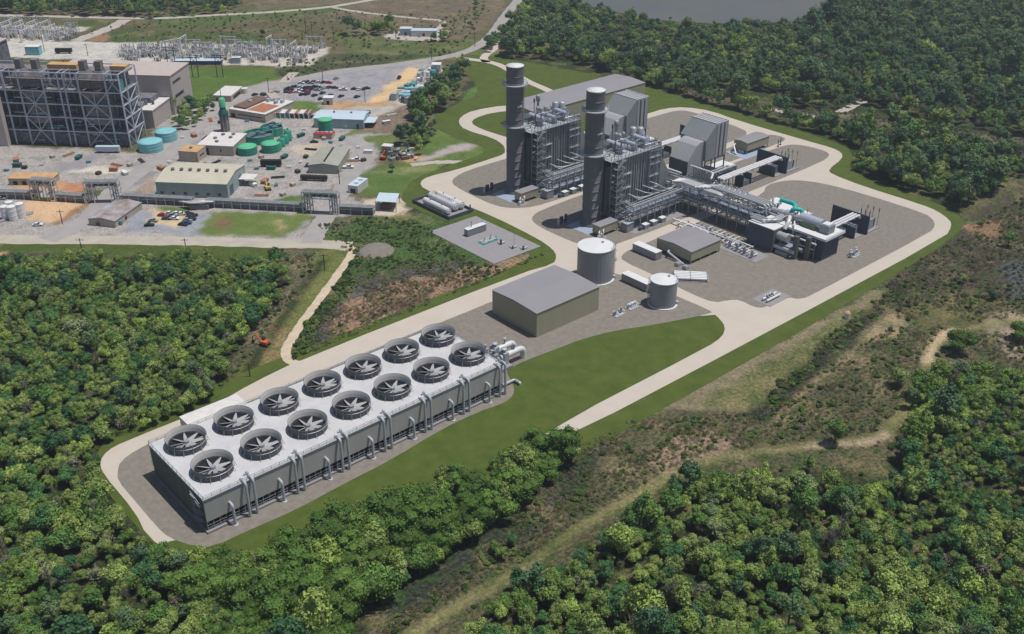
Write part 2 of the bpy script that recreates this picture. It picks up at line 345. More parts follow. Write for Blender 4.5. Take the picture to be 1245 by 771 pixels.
PATCH = [
 ((102,96,72), .8, [(-300,-120),(640,-100),(640,0),(600,60),(545,130),(480,200),(470,240),(380,295),(-300,300)]),
 ((116,102,86), .7, [(300,-60),(310,18),(420,22),(430,47),(500,55),(560,45),(600,30),(625,-40)]),
 ((106,96,74), .7, [(318,38),(430,46),(450,60),(400,70),(335,56)]),
 ((80,92,52), .8, [(80,24),(155,28),(185,45),(200,56),(140,50),(70,38)]),
 ((86,100,58), .5, [(180,20),(300,12),(420,4),(420,14),(300,25),(260,34),(190,34)]),
 ((80,92,50), .8, [(190,36),(300,40),(345,50),(340,58),(190,50)]),
 ((85,88,50), .4, [(10,70),(160,76),(210,82),(210,90),(100,88),(10,84)]),
 ((86,108,48), .25, [(200,82),(330,82),(375,82),(345,104),(300,112),(250,135),(225,140),(205,125)]),
 ((76,80,58), .7, [(330,84),(395,72),(430,62),(540,60),(560,64),(530,72),(400,84),(350,98)]),
 ((92,116,52), .3, [(345,99),(370,92),(480,76),(530,68),(536,71),(480,80),(420,86),(350,101)]),
 ((96,104,62), .6, [(400,40),(560,50),(600,45),(560,66),(430,66)]),
 ((192,186,176), .3, [(-100,30),(35,31),(112,33),(60,52),(0,56),(-100,58)]),
 ((95,88,66), .4, [(70,50),(118,32),(160,28),(168,32),(92,49)]),
 ((150,118,92), .3, [(95,48),(118,42),(135,40),(130,50)]),
 ((196,192,186), .3, [(-100,52),(60,50),(135,51),(405,57),(376,80),(350,81),(220,77),(0,69),(-100,72)]),
 ((196,186,178), .2, [(200,73),(345,74),(372,68),(384,60),(398,58),(374,80),(350,80),(220,77)]),
 ((202,190,182), .2, [(470,45),(478,38),(546,36),(532,50),(476,48)]),
 ((168,162,160), .42, [(-150,170),(175,185),(190,150),(235,128),(262,116),(300,105),(348,95),(480,78),(530,75),(545,90),(505,128),(470,170),(455,200),(440,215),(428,240),(455,262),(378,264),(372,300),(-150,298)]),
 ((158,155,160), .3, [(345,102),(420,84),(500,78),(470,100),(448,120),(430,126),(350,126)]),
 ((214,184,140), .15, [(497,82),(518,84),(492,104),(468,127),(445,127)]),
 ((190,184,176), .3, [(500,112),(535,86),(548,88),(502,127),(470,128)]),
 ((98,118,56), .3, [(338,123),(392,124),(388,137),(342,135)]),
 ((184,150,115), .3, [(392,123),(470,125),(498,129),(440,131),(410,134),(396,131)]),
 ((178,174,168), .3, [(430,131),(492,128),(470,146),(450,152),(442,140)]),
 ((134,115,102), .6, [(490,128),(513,128),(495,155),(470,162),(425,160),(444,150)]),
 ((108,120,66), .4, [(424,160),(448,154),(430,166),(418,168)]),
 ((104,118,64), .4, [(440,165),(485,161),(483,172),(466,181),(450,176)]),
 ((196,182,164), .3, [(355,178),(390,172),(398,180),(385,190),(362,188)]),
 ((206,172,138), .2, [(28,240),(108,246),(60,272),(15,262)]),
 ((150,112,82), .3, [(60,272),(66,274),(110,248),(105,245)]),
 ((196,160,132), .3, [(-150,283),(30,291),(0,318),(-150,325)]),
 ((188,135,100), .3, [(74,222),(104,222),(100,234),(74,232)]),
 ((86,96,54), .3, [(97,231),(130,231),(120,240),(108,243)]),
 ((206,198,184), .2, [(85,205),(120,201),(160,206),(200,207),(170,211),(90,210)]),
 ((190,150,110), .2, [(10,212),(60,210),(80,222),(74,232),(38,230),(10,224)]),
 ((150,146,150), .2, [(45,207),(88,196),(130,178),(140,180),(100,205),(60,208)]),
 ((140,136,140), .2, [(125,230),(182,207),(190,212),(150,235)]),
 ((160,140,128), .3, [(160,235),(188,212),(188,238)]),
 ((198,178,150), .2, [(186,253),(238,260),(222,282),(182,274)]),
 ((150,152,162), .2, [(160,256),(252,262),(236,286),(150,280)]),
 ((206,186,150), .2, [(190,256),(232,262),(222,278),(185,272)]),
 ((100,112,60), .25, [(195,250),(240,253),(242,258),(196,256)]),
 ((102,118,62), .25, [(256,257),(368,260),(380,264),(345,290),(238,285)]),
 ((118,106,72), .3, [(262,262),(285,264),(275,280),(258,276)]),
 ((160,148,110), .3, [(340,268),(350,268),(346,284),(340,284)]),
 ((88,110,52), .3, [(332,244),(352,239),(370,236),(368,247),(330,248)]),
 ((140,112,80), .3, [(384,232),(408,228),(418,220),(416,230),(396,240)]),
 ((90,112,56), .35, [(448,206),(470,201),(545,198),(520,215),(512,225),(500,245),(478,245),(452,238),(438,240)]),
 ((118,128,80), .4, [(455,207),(545,200),(530,210),(458,213)]),
 ((200,165,132), .3, [(452,262),(500,262),(502,272),(470,272)]),
 ((200,186,168), .3, [(440,243),(480,240),(498,247),(492,262),(440,262)]),
 ((96,116,60), .45, [(535,150),(560,120),(600,84),(616,110),(616,200),(545,200),(480,200),(505,185)]),
 ((188,150,120), .3, [(484,184),(504,186),(520,190),(500,200),(484,196)]),
 ((170,160,158), .3, [(508,193),(560,174),(580,176),(572,182),(530,190),(512,200)]),
 ((78,92,42), .5, [(-150,318),(28,292),(420,299),(418,310),(345,316),(200,312),(0,308)]),
 ((84,84,66), 1.0, [(378,304),(400,298),(450,294),(520,250),(545,265),(600,325),(675,308),(676,325),(340,452),(330,440),(380,380),(425,320)]),
 ((74,98,54), .9, [(385,275),(440,262),(505,264),(540,262),(600,320),(665,300),(672,312),(600,322),(560,316),(500,320),(440,335),(400,380),(370,430),(360,436),(420,330),(430,310),(400,298)]),
 ((96,98,74), .8, [(378,268),(450,264),(430,272),(400,285),(382,282)]),
 ((96,90,90), 1.0, [(372,432),(385,395),(430,350),(500,325),(560,322),(600,325),(540,345),(450,360),(418,385),(415,415),(400,425)]),
 ((150,122,100), .9, [(405,425),(400,398),(422,366),(480,342),(560,328),(600,318),(668,304),(672,314),(640,328),(520,372),(450,406)]),
 ((112,92,78), .5, [(458,385),(470,370),(520,358),(530,366),(480,385),(462,392)]),
 ((200,172,145), .3, [(462,383),(490,386),(500,378),(470,396),(455,402)]),
 ((108,114,62), .5, [(385,300),(420,302),(412,330),(352,418),(346,440),(270,488),(262,470),(300,420),(350,350)]),
 ((132,118,82), .6, [(330,395),(345,370),(360,372),(352,420),(346,440),(310,452),(320,430)]),
 ((104,100,80), 1.0, [(335,300),(392,302),(385,320),(340,385),(300,440),(270,475),(258,450),(330,370),(350,335)]),
 # right of the plant
 ((96,92,68), 1.0, [(672,548),(900,430),(1160,290),(1160,262),(1245,190),(1500,170),(1500,500),(1200,440),(1110,560),(850,590),(600,770),(420,840),(560,640)]),
 ((132,122,98), .5, [(760,500),(890,440),(1030,372),(1085,345),(1092,362),(985,440),(920,500),(840,496)]),
 ((108,108,70), .7, [(850,492),(900,460),(1000,400),(1086,350),(985,440),(920,498)]),
 ((84,82,66), 1.0, [(930,500),(985,445),(1092,365),(1100,345),(1110,370),(1080,400),(1000,450),(950,510),(930,520)]),
 ((146,126,106), .8, [(780,545),(860,524),(905,532),(860,560),(800,575)]),
 ((150,134,106), .7, [(1040,395),(1070,380),(1110,390),(1090,410),(1050,420)]),
 ((156,138,120), .6, [(1190,378),(1270,385),(1300,450),(1220,430)]),
 ((84,76,64), 1.0, [(1165,275),(1260,215),(1500,250),(1500,350),(1260,375),(1180,350),(1130,350),(1085,335)]),
 ((142,112,88), .7, [(1175,275),(1215,265),(1225,285),(1185,290)]),
 ((96,92,60), .7, [(1100,380),(1170,360),(1230,370),(1200,390),(1140,420)]),
 ((80,82,90), .3, [(1212,318),(1262,315),(1300,360),(1238,366)]),
 ((62,68,56), 1.0, [(690,560),(745,538),(700,600),(640,650),(560,705),(480,775),(400,850),(500,690),(640,605)]),  # lower valley: its dark bluish shadow is painted into the ground colour
 ((92,84,76), 1.0, [(735,82),(800,98),(900,110),(935,128),(1060,140),(1120,150),(1245,170),(1500,190),(1500,215),(1245,195),(1140,172),(1010,152),(925,140),(860,122),(780,102)]),
 ((128,114,92), .7, [(1040,150),(1110,160),(1245,178),(1245,186),(1100,168)]),
 ((130,114,94), .8, [(628,14),(646,8),(612,58),(600,70),(590,70)]),
 ((100,112,60), .4, [(560,70),(602,72),(606,64),(585,60)]),
]
col = np.zeros(TX.shape+(4,)); col[..., 0], col[..., 1], col[..., 2], col[..., 3] = lin(56), lin(62), lin(38), 1.0
KA = 0.92
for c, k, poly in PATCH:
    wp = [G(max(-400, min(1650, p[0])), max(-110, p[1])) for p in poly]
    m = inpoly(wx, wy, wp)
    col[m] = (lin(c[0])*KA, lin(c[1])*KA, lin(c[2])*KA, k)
def trail(px, width, c, k, amt=.85, seed=5, n0=-.18):
    pts = smooth_line([G(*q) for q in px], 3); x0=min(q[0] for q in pts)-8; x1=max(q[0] for q in pts)+8; y0=min(q[1] for q in pts)-8; y1=max(q[1] for q in pts)+8
    sel=np.where((TX>x0)&(TX<x1)&(TY>y0)&(TY<y1)); ax,ay=TX[sel]+1.2*vnoise(TX[sel],TY[sel],5,seed),TY[sel]+1.2*vnoise(TX[sel],TY[sel],5,seed+1); d=np.full(ax.shape,1e9)
    for (xa,ya),(xb,yb) in zip(pts[:-1],pts[1:]):
        t_=np.clip(((ax-xa)*(xb-xa)+(ay-ya)*(yb-ya))/((xb-xa)**2+(yb-ya)**2+1e-9),0,1); d=np.minimum(d,np.hypot(ax-xa-t_*(xb-xa),ay-ya-t_*(yb-ya)))
    f=np.clip((width/2-d)/1.2+.5,0,1)*amt*np.clip((vnoise(ax,ay,14,seed+2)-n0)*5+.55,.35,1)
    for i,v in enumerate((lin(c[0])*KA,lin(c[1])*KA,lin(c[2])*KA,k)): col[...,i][sel]=col[...,i][sel]*(1-f)+v*f
TRAIL=[(400,860),(480,788),(520,758),(560,735),(600,712),(640,690),(700,645),(740,620),(780,600),(820,575),(870,557),(930,548),(985,543),(1040,538),(1072,530),(1100,500),(1122,460),(1130,430),(1150,408),(1185,398),(1260,385)]
trail(TRAIL, 3.8, (98,108,58), .4, .7, 40, -.4)
trail(TRAIL, 1.8, (165,152,110), .3, .75, 41)
trail([(985,543),(1060,538),(1078,528)], 3.0, (190,168,145), .3, .8, 44, -.5)
trail([(1125,440),(1140,412),(1160,400)], 3.2, (205,182,150), .3, .9, 45, -.5)
trail([(938,520),(970,480),(1010,450),(1060,410),(1092,382)], 2.6, (165,145,112), .4, .75, 42)
trail([(1046,505),(1075,465),(1110,430),(1128,415)], 2.2, (150,132,104), .4, .7, 43)
trail([(790,498),(840,501),(900,504),(935,500)], 2.0, (52,50,44), .6, .8, 46, -.5)
trail([(770,515),(840,518),(905,522)], 2.2, (165,140,112), .6, .6, 47, -.2)
trail([(1092,345),(1085,365),(1040,400),(985,447),(940,495),(920,505)], 7.0, (46,48,38), 1.0, .9, 48, -.5)
trail([(392,318),(372,345),(345,385),(322,420),(300,455),(285,478)], 3.6, (34,40,28), .8, .95, 49, -.5)
trail([(350,335),(330,370),(300,400),(275,440),(262,468)], 3.2, (44,42,32), .9, .85, 50, -.5)
for _ in range(1):
    b = col.copy(); b[1:-1,1:-1] = (col[1:-1,1:-1]*2+col[:-2,1:-1]+col[2:,1:-1]+col[1:-1,:-2]+col[1:-1,2:])/6; col = b
hz = (vnoise(TX,TY,7,11)*.5+vnoise(TX,TY,3.5,12)*.3)*col[...,3]*0.0
me = D.meshes.new('ground'); nv, nu = TX.shape
co = np.stack([TX, TY, hz], -1).reshape(-1, 3)
idx = (np.arange(nv-1)[:,None]*nu+np.arange(nu-1)[None,:]).ravel()
fc = np.stack([idx, idx+1, idx+nu+1, idx+nu], -1)
me.vertices.add(len(co)); me.vertices.foreach_set('co', co.ravel())
me.loops.add(fc.size); me.loops.foreach_set('vertex_index', fc.ravel().astype(np.int32))
me.polygons.add(len(fc)); me.polygons.foreach_set('loop_start', np.arange(0, fc.size, 4, dtype=np.int32)); me.polygons.foreach_set('loop_total', np.full(len(fc), 4, np.int32))
me.update(calc_edges=True)
at = me.color_attributes.new('soil', 'FLOAT_COLOR', 'POINT'); at.data.foreach_set('color', col.reshape(-1, 4).ravel().astype(np.float32))
gm = D.materials.new('ground'); gm.use_nodes = True; t = gm.node_tree; bs = t.nodes['Principled BSDF']
bs.inputs['Roughness'].default_value = 0.95; bs.inputs['Specular IOR Level'].default_value = 0.15
N = t.nodes.new; K = t.links.new
va = N('ShaderNodeAttribute'); va.attribute_name = 'soil'
geo = N('ShaderNodeNewGeometry')
def noise(scale, detail=5, rough=.6):
    n = N('ShaderNodeTexNoise'); n.inputs['Scale'].default_value = scale; n.inputs['Detail'].default_value = detail; n.inputs['Roughness'].default_value = rough
    K(geo.outputs['Position'], n.inputs['Vector']); return n
def mrange(src, a, b, c, d):
    r = N('ShaderNodeMapRange'); r.inputs[1].default_value = a; r.inputs[2].default_value = b; r.inputs[3].default_value = c; r.inputs[4].default_value = d
    K(src, r.inputs[0]); return r.outputs[0]
def mixc(fac, a, b, mode='MIX'):
    x = N('ShaderNodeMix'); x.data_type = 'RGBA'; x.blend_type = mode
    if isinstance(fac, float): x.inputs[0].default_value = fac
    else: K(fac, x.inputs[0])
    for s, i in ((a, 6), (b, 7)):
        if isinstance(s, tuple): x.inputs[i].default_value = s
        else: K(s, x.inputs[i])
    return x.outputs[2]
n1 = noise(0.055, 5, .65); n2 = noise(0.75, 6, .8); n3 = noise(0.16, 4, .6)
cl = va.outputs['Alpha']
def mul(a, b):
    x = N('ShaderNodeMath'); x.operation = 'MULTIPLY'
    for s, i in ((a, 0), (b, 1)):
        if isinstance(s, float): x.inputs[i].default_value = s
        else: K(s, x.inputs[i])
    return x.outputs[0]
# scrub colours that break through where the ground is cluttered
g1 = mixc(mul(mrange(n3.outputs[0], .48, .62, 0, .75), cl), va.outputs['Color'], L(58, 82, 38))
g2 = mixc(mul(mrange(n1.outputs[0], .52, .66, 0, .5), cl), g1, L(138, 122, 92))
v1 = mrange(n2.outputs[0], .36, .64, 0.15, 1.9)
x = N('ShaderNodeMix'); x.data_type = 'RGBA'; x.blend_type = 'MULTIPLY'; K(cl, x.inputs[0]); K(g2, x.inputs[6]); K(v1, x.inputs[7])
g3 = mixc(1.0, x.outputs[2], mrange(n1.outputs[0], .3, .7, .84, 1.16), 'MULTIPLY')
n5 = noise(1.1, 3, .6)
g4 = mixc(1.0, g3, mrange(n5.outputs[0], .3, .7, .85, 1.15), 'MULTIPLY')
K(g4, bs.inputs['Base Color'])
bp = N('ShaderNodeBump'); bp.inputs['Distance'].default_value = 0.9; K(mul(cl, 0.9), bp.inputs['Strength']); K(n2.outputs[0], bp.inputs['Height']); K(bp.outputs[0], bs.inputs['Normal'])
me.materials.append(gm); ground = D.objects.new('ground', me); COL.objects.link(ground); ground['kind'] = 'structure'

# ---- old roads and tracks
ribbon('road', [(700,-60),(650,-20),(628,2),(610,26),(596,46),(576,60),(550,68),(520,73),(480,79),(440,83),(400,88),(352,98),(330,104),(300,118),(262,128)], 9, .05, 'road_old', .4)
ribbon('road', [(-120,291),(0,291),(120,292),(240,293),(330,296),(400,297),(425,300)], 9.5, .05, 'road_sandy', .5)
ribbon('road', [(378,296),(384,280),(396,264),(404,250),(412,236),(422,222),(430,205),(450,190),(440,176),(425,168)], 10, .065, 'road_old', .5)
ribbon('dirt_road', [(420,299),(430,302),(425,314),(412,332),(390,362),(366,394),(352,416),(346,430),(351,439),(362,443),(372,441)], 3.8, .125, 'road_dirt', .25)
ribbon('road', [(56,292),(100,272),(118,255),(130,240),(160,215),(190,196),(222,176),(240,150),(262,130)], 11, .06, 'road_old', .5)
ribbon('road', [(-60,17),(60,20),(110,21),(190,23),(250,19),(330,15),(400,9),(440,2),(500,-8)], 7, .05, 'ground_pale', .5)
ribbon('road', [(152,24),(140,32),(118,40),(92,50)], 11, .06, 'ground_pale', .8)
ribbon('dirt_road', [(405,9),(430,14),(500,22),(528,24),(540,26),(536,34),(524,39)], 5, .07, 'ground_pale', .5)
ribbon('dirt_road', [(345,100),(352,93),(358,88)], 7, .055, 'ground_pale', .3)
ribbon('dirt_road', [(556,69),(580,75),(604,78)], 4.5, .06, 'road_dirt', .3)
ribbon('dirt_road', [(500,201),(530,197),(560,197),(575,199)], 5, .06, 'ground_pale', .5)
ribbon('dirt_track', [(936,132),(960,138),(1003,143)], 5, .05, 'ground_pale', .5)
ribbon('dirt_track', [(1020,137),(1034,130),(1052,122)], 6, .05, 'ground_pale', .5)
sheet('water', smooth_poly([G(*p) for p in [(670,-30),(700,0),(725,10),(762,17),(800,25),(850,28),(900,29),(960,27),(1002,22),(1016,8),(1006,-30)]], 2), .05, mat('water', (0.085, 0.10, 0.105, 1), 0.5, scale=0.02, two=(0.12, 0.115, 0.10, 1), spec=0.4).name)

# ---- new plant: lawn, concrete roads, gravel yards (each sheet above the one below)
sheet('lawn', smooth_poly([(-6,60),(30,61),(150,62),(165,61),(192,66),(190,112),(178,120),(178,155),(186,162),(200,175),(225,178),(262,180),(258,210),(262,245),(300,262),(330,270),(368,350),(388,352),(412,262),(416,230),(420,170),(418,60),(406,42),(380,32),(376,-20),(372,-34),(358,-50),(200,-54),(100,-54),(60,-52),(0,-30),(-20,-20),(-23,-4),(-23,40),(-16,50)], 2), .10, 'lawn')
sheet('road', smooth_poly([(-20.5,12),(-20.3,37),(-18.5,43.3),(-14.5,47.2),(-8.7,48.3),(22,48.2),(40,52.5),(60,55),(170,55),(186,52.1),(192.5,56.9),(196.4,63.7),(199,76.4),(200.5,109.6),(198.4,139.4),(196.7,159.8),(200.7,168.5),(208.9,172.3),(226,170),(255,171),
  (262,172),(266,176),(271,183),(274.5,196),(271.6,218.7),(276.4,230.8),(285.4,239.7),(298.9,244.3),(321,239.5),(335,226),(330,210),(321,226),(305,233),(291,231.9),(282.4,226.5),(279.5,213.8),(281,193.6),(284,178),(292,171),(374,168),(391.6,168.2),(403.4,161.6),(409.2,146),(406.2,123.6),(406,75.1),(406.7,58),(403.9,49.5),(395.9,43.8),(375.3,39.3),(370.8,34.3),(368,13.4),(368,-19.3),(366.2,-28.2),(360.4,-37.7),(354.6,-41.6),(341.1,-46),(200,-45.6),(97,-44.5),(94,-40),(98,-37),(180,-37.6),(150,-30),(100,-25),(40,-22),(0,-20),(-20,-14),(-22.5,0)], 1), .14, 'concrete')
ribbon('road', [(372,345),(381,325),(380,308),(372,285),(367,268),(365,252),(362,238)], 6, .135, 'concrete', 0.02, world=True)
ribbon('road', [(430,365),(410,352),(385,338),(378,325)], 6, .135, 'concrete', 0.02, world=True)
sheet('lawn', smooth_poly([(202.6,-22.5),(201.1,-26.8),(197.5,-32.5),(190.5,-36.5),(179.9,-37.6),(101.6,-37.2),(80,-42),(40,-40),(0,-30),(-19,-24),(-25,-16),(-24,-8),(-17,-6),(-8,-15),(15.4,-16.4),(33.1,-15.4),(51.4,-14.9),(72.2,-12.3),(88.3,-12.4),(97.5,-14.2),(102.8,-12.8),(106,-10),(108.4,-4.8),(110.9,1.5),(122.6,2),(138,.3),(149.1,-.5),(164.3,-4.6),(176.7,-10.8)], 1), .17, 'lawn')
def yard(p, it=1): return sheet('gravel_yard', smooth_poly(p, it), .19, 'gravel')
yard([(202.6,-22.2),(176.7,-12.6),(164.3,-6.4),(149.1,-2.3),(138,-1.5),(122.6,.2),(112.6,-.3),(110,-5.8),(107.5,-10.8),(103.7,-14.6),(97.5,-15.9),(88.3,-14.1),(72.2,-14),(51.4,-16.6),(33.1,-17.1),(15.4,-18.1),(1.8,-17.2),(-10.6,-16.8),(-14.4,-13.1),(-18.1,-5.1),(-18.6,2.2),(-18.4,16.8),(-18.3,30),(-16.3,34.7),(-13.9,38.7),(-7.6,41.3),(2.4,42.6),(101,43.4),(142,43.2),(182,44.2),(188,40),(202,27.2),(203.2,-3.4),(203.6,-19.6)])
yard([(211.2,153),(214,158.4),(219,162.2),(230,165.5),(256,165.5),(380,161.5),(394,160.5),(398.4,155),(398.6,140),(395.5,109.7),(390,103.5),(380,101.5),(300,101),(240,104.2),(222.5,105.2),(213.4,111),(209.6,119),(209.6,136)])
yard([(208.4,84),(210.5,93),(215.1,97.5),(222,99.7),(251,101),(300,99.6),(300,95.5),(398,96),(401.6,90),(400.2,84),(394,81.8),(330,81.2),(330,79.2),(388,78),(396,75),(399,66),(398.8,56),(395,51),(382,48.2),(320,47.6),(224,47.2),(211.5,52),(208.6,61),(208.2,70)])
yard([(210.8,35),(215,39),(222,40.4),(305,40.6),(322,41.6),(332,47.5),(343,45.6),(350,41),(356.1,30),(359,8),(359,-25.8),(354.5,-32.5),(348.8,-36.5),(340,-38.8),(248,-39),(239,-38.5),(236,-33),(222,-33),(219,-30),(220,-22),(216,-19),(210,-17),(209.2,-6),(210.6,12)])
sheet('concrete_pad', [(166.6,69.2),(194.3,69.2),(194.3,115.3),(166.6,115.3)], .22, 'slab_gray')
sheet('concrete_pad', [(218,132),(230,132),(230,117),(218,117)], .24, 'slab_blue'); sheet('concrete_pad', [(236,108),(292,108),(292,118),(236,118)], .24, 'slab_blue')
sheet('concrete_pad', [(219,78.5),(231,78.5),(231,63),(219,63)], .24, 'slab_blue'); sheet('concrete_pad', [(236,50),(274,50),(274,60),(236,60)], .24, 'slab_gray')
sheet('concrete_pad', [(354.5,77.8),(376,77.8),(376,93),(356,93)], .24, 'slab_blue')
# ============================================================ COOLING TOWER
TX0, TX1, TY0, TY1, TZ = -8.6, 102.2, -10.6, 24.9, 12.0
ct = thing('cooling_tower', 'long grey mechanical draft cooling tower with fourteen open fan rings on its pale deck', 'cooling tower', (0,0,.18))
MB().box(TX0-.6,TY0-.6,.19,TX1+.6,TY1+.6,.9).build('basin','slab_gray',ct)
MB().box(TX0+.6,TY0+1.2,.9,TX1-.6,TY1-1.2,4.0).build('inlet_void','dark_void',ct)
MB().box(TX0,TY0,4.0,TX1,TY0+.5,TZ-.3).build('long_wall','tower_wall',ct); MB().box(TX0,TY1-.5,4.0,TX1,TY1,TZ-.3).build('long_wall','tower_wall',ct)
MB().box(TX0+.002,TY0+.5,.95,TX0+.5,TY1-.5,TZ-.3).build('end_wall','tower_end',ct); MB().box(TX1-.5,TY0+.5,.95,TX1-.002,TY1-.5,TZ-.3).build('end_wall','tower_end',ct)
MB().box(TX0-.25,TY0-.25,TZ-.3,TX1+.25,TY1+.25,TZ).build('fan_deck','deck',ct)
mb = MB()
n = 56
for k in range(n+1):
    x = TX0+.1+(TX1-TX0-.2)*k/n
    mb.box(x-.1,TY0+.2,.9,x+.1,TY0+.4,4.0)
    if k % 2: mb.beam((x,TY0+.3,.9),(x-(TX1-TX0)/n,TY0+.3,4.0),.1)
for z in (1.7,2.6,3.9): mb.box(TX0,TY0+.1,z-.06,TX1,TY0+.18,z+.06)
mb.build('inlet_frame','galv',ct)
MB().rail([(TX0,TY0,TZ),(TX1,TY0,TZ),(TX1,TY1,TZ),(TX0,TY1,TZ)],1.1,.1,2.7,True).build('handrail','galv',ct)
mb = MB()
for k in range(8):                                      # escape stair on the left end
    z = 1.0+k*1.35; mb.box(TX0-1.0,TY0+1+(k%2)*3,z,TX0-.05,TY0+4+(k%2)*3,z+.12)
    mb.beam((TX0-.9,TY0+1,z),(TX0-.9,TY0+6.5,z+1.35),.12)
mb.build('end_stair','galv',ct)
R0 = 6.0
for j in range(2):
    for i in range(7):
        cx, cy = i*16.0, j*16.96
        e = MB().lathe(cx,cy,[(R0-.15,TZ),(R0-.45,TZ+1.1),(R0-.2,TZ+2.3),(R0+.1,TZ+3.15)],40).lathe(cx,cy,[(R0+.1,TZ+3.15),(R0-.02,TZ+3.15)],40).build('fan_ring','shroud_out',ct)
        li = MB(); m_ = 40
        P = []
        for r, z in ((R0-.02,TZ+3.14),(R0-.32,TZ+2.3),(R0-.57,TZ+1.1),(R0-.3,TZ+.03)):
            P += [(cx+r*math.cos(2*PI*q/m_), cy+r*math.sin(2*PI*q/m_), z) for q in range(m_)]
        li.add(P, [(k*m_+q, k*m_+(q+1)%m_, (k+1)*m_+(q+1)%m_, (k+1)*m_+q) for k in range(3) for q in range(m_)], False)
        li.build('ring_lining','shroud_in',e)
        MB().cyl(cx,cy,TZ+.02,TZ+.06,R0-.35,32).build('fan_opening','dark_void',e)
        fb = MB(); a0 = random.random()*PI
        for q in range(8):
            a = a0+q*PI/4; ca, sa = math.cos(a), math.sin(a); pts = []
            for r, wd, zz in ((.6,.3,.10),(1.5,.62,.30),(3.4,.44,.2),(5.35,.12,.08)):
                for s_ in (-1, 1): pts.append((cx+ca*r-sa*wd*s_, cy+sa*r+ca*wd*s_, TZ+.75+zz*s_))
            fb.add(pts+[(p[0],p[1],p[2]-.06) for p in pts], [(0,2,3,1),(2,4,5,3),(4,6,7,5),(8,9,11,10),(10,11,13,12),(12,13,15,14),(6,14,15,7)])
        fb.build('fan_blades','blade',e)
        MB().cyl(cx,cy,TZ+.3,TZ+1.5,.8,14).box(cx-R0+.5,cy-.35,TZ+.15,cx+R0-.5,cy+.35,TZ+.45).build('fan_hub','galv',e)
        st = MB()
        for q in range(14):
            a = 2*PI*q/14+.1; st.beam((cx+(R0+.75)*math.cos(a),cy+(R0+.75)*math.sin(a),TZ),(cx+(R0-.05)*math.cos(a),cy+(R0-.05)*math.sin(a),TZ+2.1),.09)
            st.beam((cx+(R0+.1)*math.cos(a),cy+(R0+.1)*math.sin(a),TZ),(cx+(R0+.06)*math.cos(a),cy+(R0+.06)*math.sin(a),TZ+3.1),.09)
        st.lathe(cx,cy,[(R0+.02,TZ+2.05),(R0+.16,TZ+2.1),(R0+.02,TZ+2.2)],28,False); st.build('ring_brace','galv',e)
for i in range(7):
    x = i*16.0
    MB().lathe(x+6.4,TY0+2.4,[(.0,TZ),(.55,TZ),(.5,TZ+.8),(.25,TZ+1.2),(0,TZ+1.25)],12).box(x+5.4,TY0+2.1,TZ,x+6.1,TY0+2.7,TZ+.6).build('deck_valve','pale_steel',ct)
    for dx, zt, yo in ((-1.2,7.4,1.9),(3.8,TZ+.5,1.5),(6.2,TZ+.8,1.5)):
        xx = x+dx
        if zt < 9:
            MB().tube([(xx,TY0-.02,zt),(xx,TY0-yo,zt),(xx,TY0-yo,.2)],.42,10,1.1).lathe(xx,TY0-yo,[(.9,.2),(.9,.5),(.42,.5)],12).build('short_riser','pale_steel',ct)
        else:
            MB().tube([(xx,TY0+1.6,TZ-.02),(xx,TY0+.6,zt),(xx,TY0-yo,zt-.1),(xx,TY0-yo,.2)],.42,10,1.0).build('tall_riser','pale_steel',ct)
mb = MB().box(7.6,TY1+1.3,.2,28.0,39.8,7.0)
tag(mb.build('switchgear_building','white_roof',None,(30,TY1+6,.2)),'low white flat-roofed building tucked against the far side of the cooling tower','building')
mb = MB().box(57,TY1+1.6,.2,100,TY1+2.6,2.0); tag(mb.build('cable_trench','slab_gray',None,(70,27,.2)),'long low concrete trench along the far side of the cooling tower','trench')
# circulating water pumps at the right end
cw = thing('circulating_pump_station','two large white pipes with pumps at the right end of the cooling tower','pump station',(112,5,.2))
MB().box(107.5,-1.0,.2,115.5,10.6,1.6).build('plinth','slab_gray',cw)
for y in (2.4,7.6):
    MB().tube([(112.5,y,4.2),(119,y,4.4),(123.5,y,4.4),(123.5,y,.2)],1.15,14,2.6).build('water_pipe','pipe_white',cw)
    MB().cyl(109.6,y,1.6,6.4,1.0,14).cyl(109.6,y,6.4,8.6,.7,12).box(108.2,y-1.3,1.6,111.2,y+1.3,3.6).box(108.8,y-1.5,7.0,110.4,y+1.5,7.3).build('pump_motor','galv',cw)
    MB().cyl(114.2,y,1.6,7.2,.5,10).lathe(114.2,y,[(.0,7.2),(1.1,7.2),(1.1,7.5),(0,7.5)],14).box(113.2,y-1.6,1.6,115.2,y+1.6,6.2).cyl(119,y,5.4,7.6,.3,10).lathe(119,y,[(0,7.6),(.7,7.6),(.7,7.8),(0,7.8)],12).build('valve','pale_steel',cw)
tag(MB().tube([(104.5,-8,1.0),(110,-8,1.0),(110,-11,1.0),(110,-11,.2)],.6,12,1).build('drain_pipe','pipe_gray',None,(107,-9,.2)),'short grey pipe bending to the gravel at the near right corner of the cooling tower','pipe')
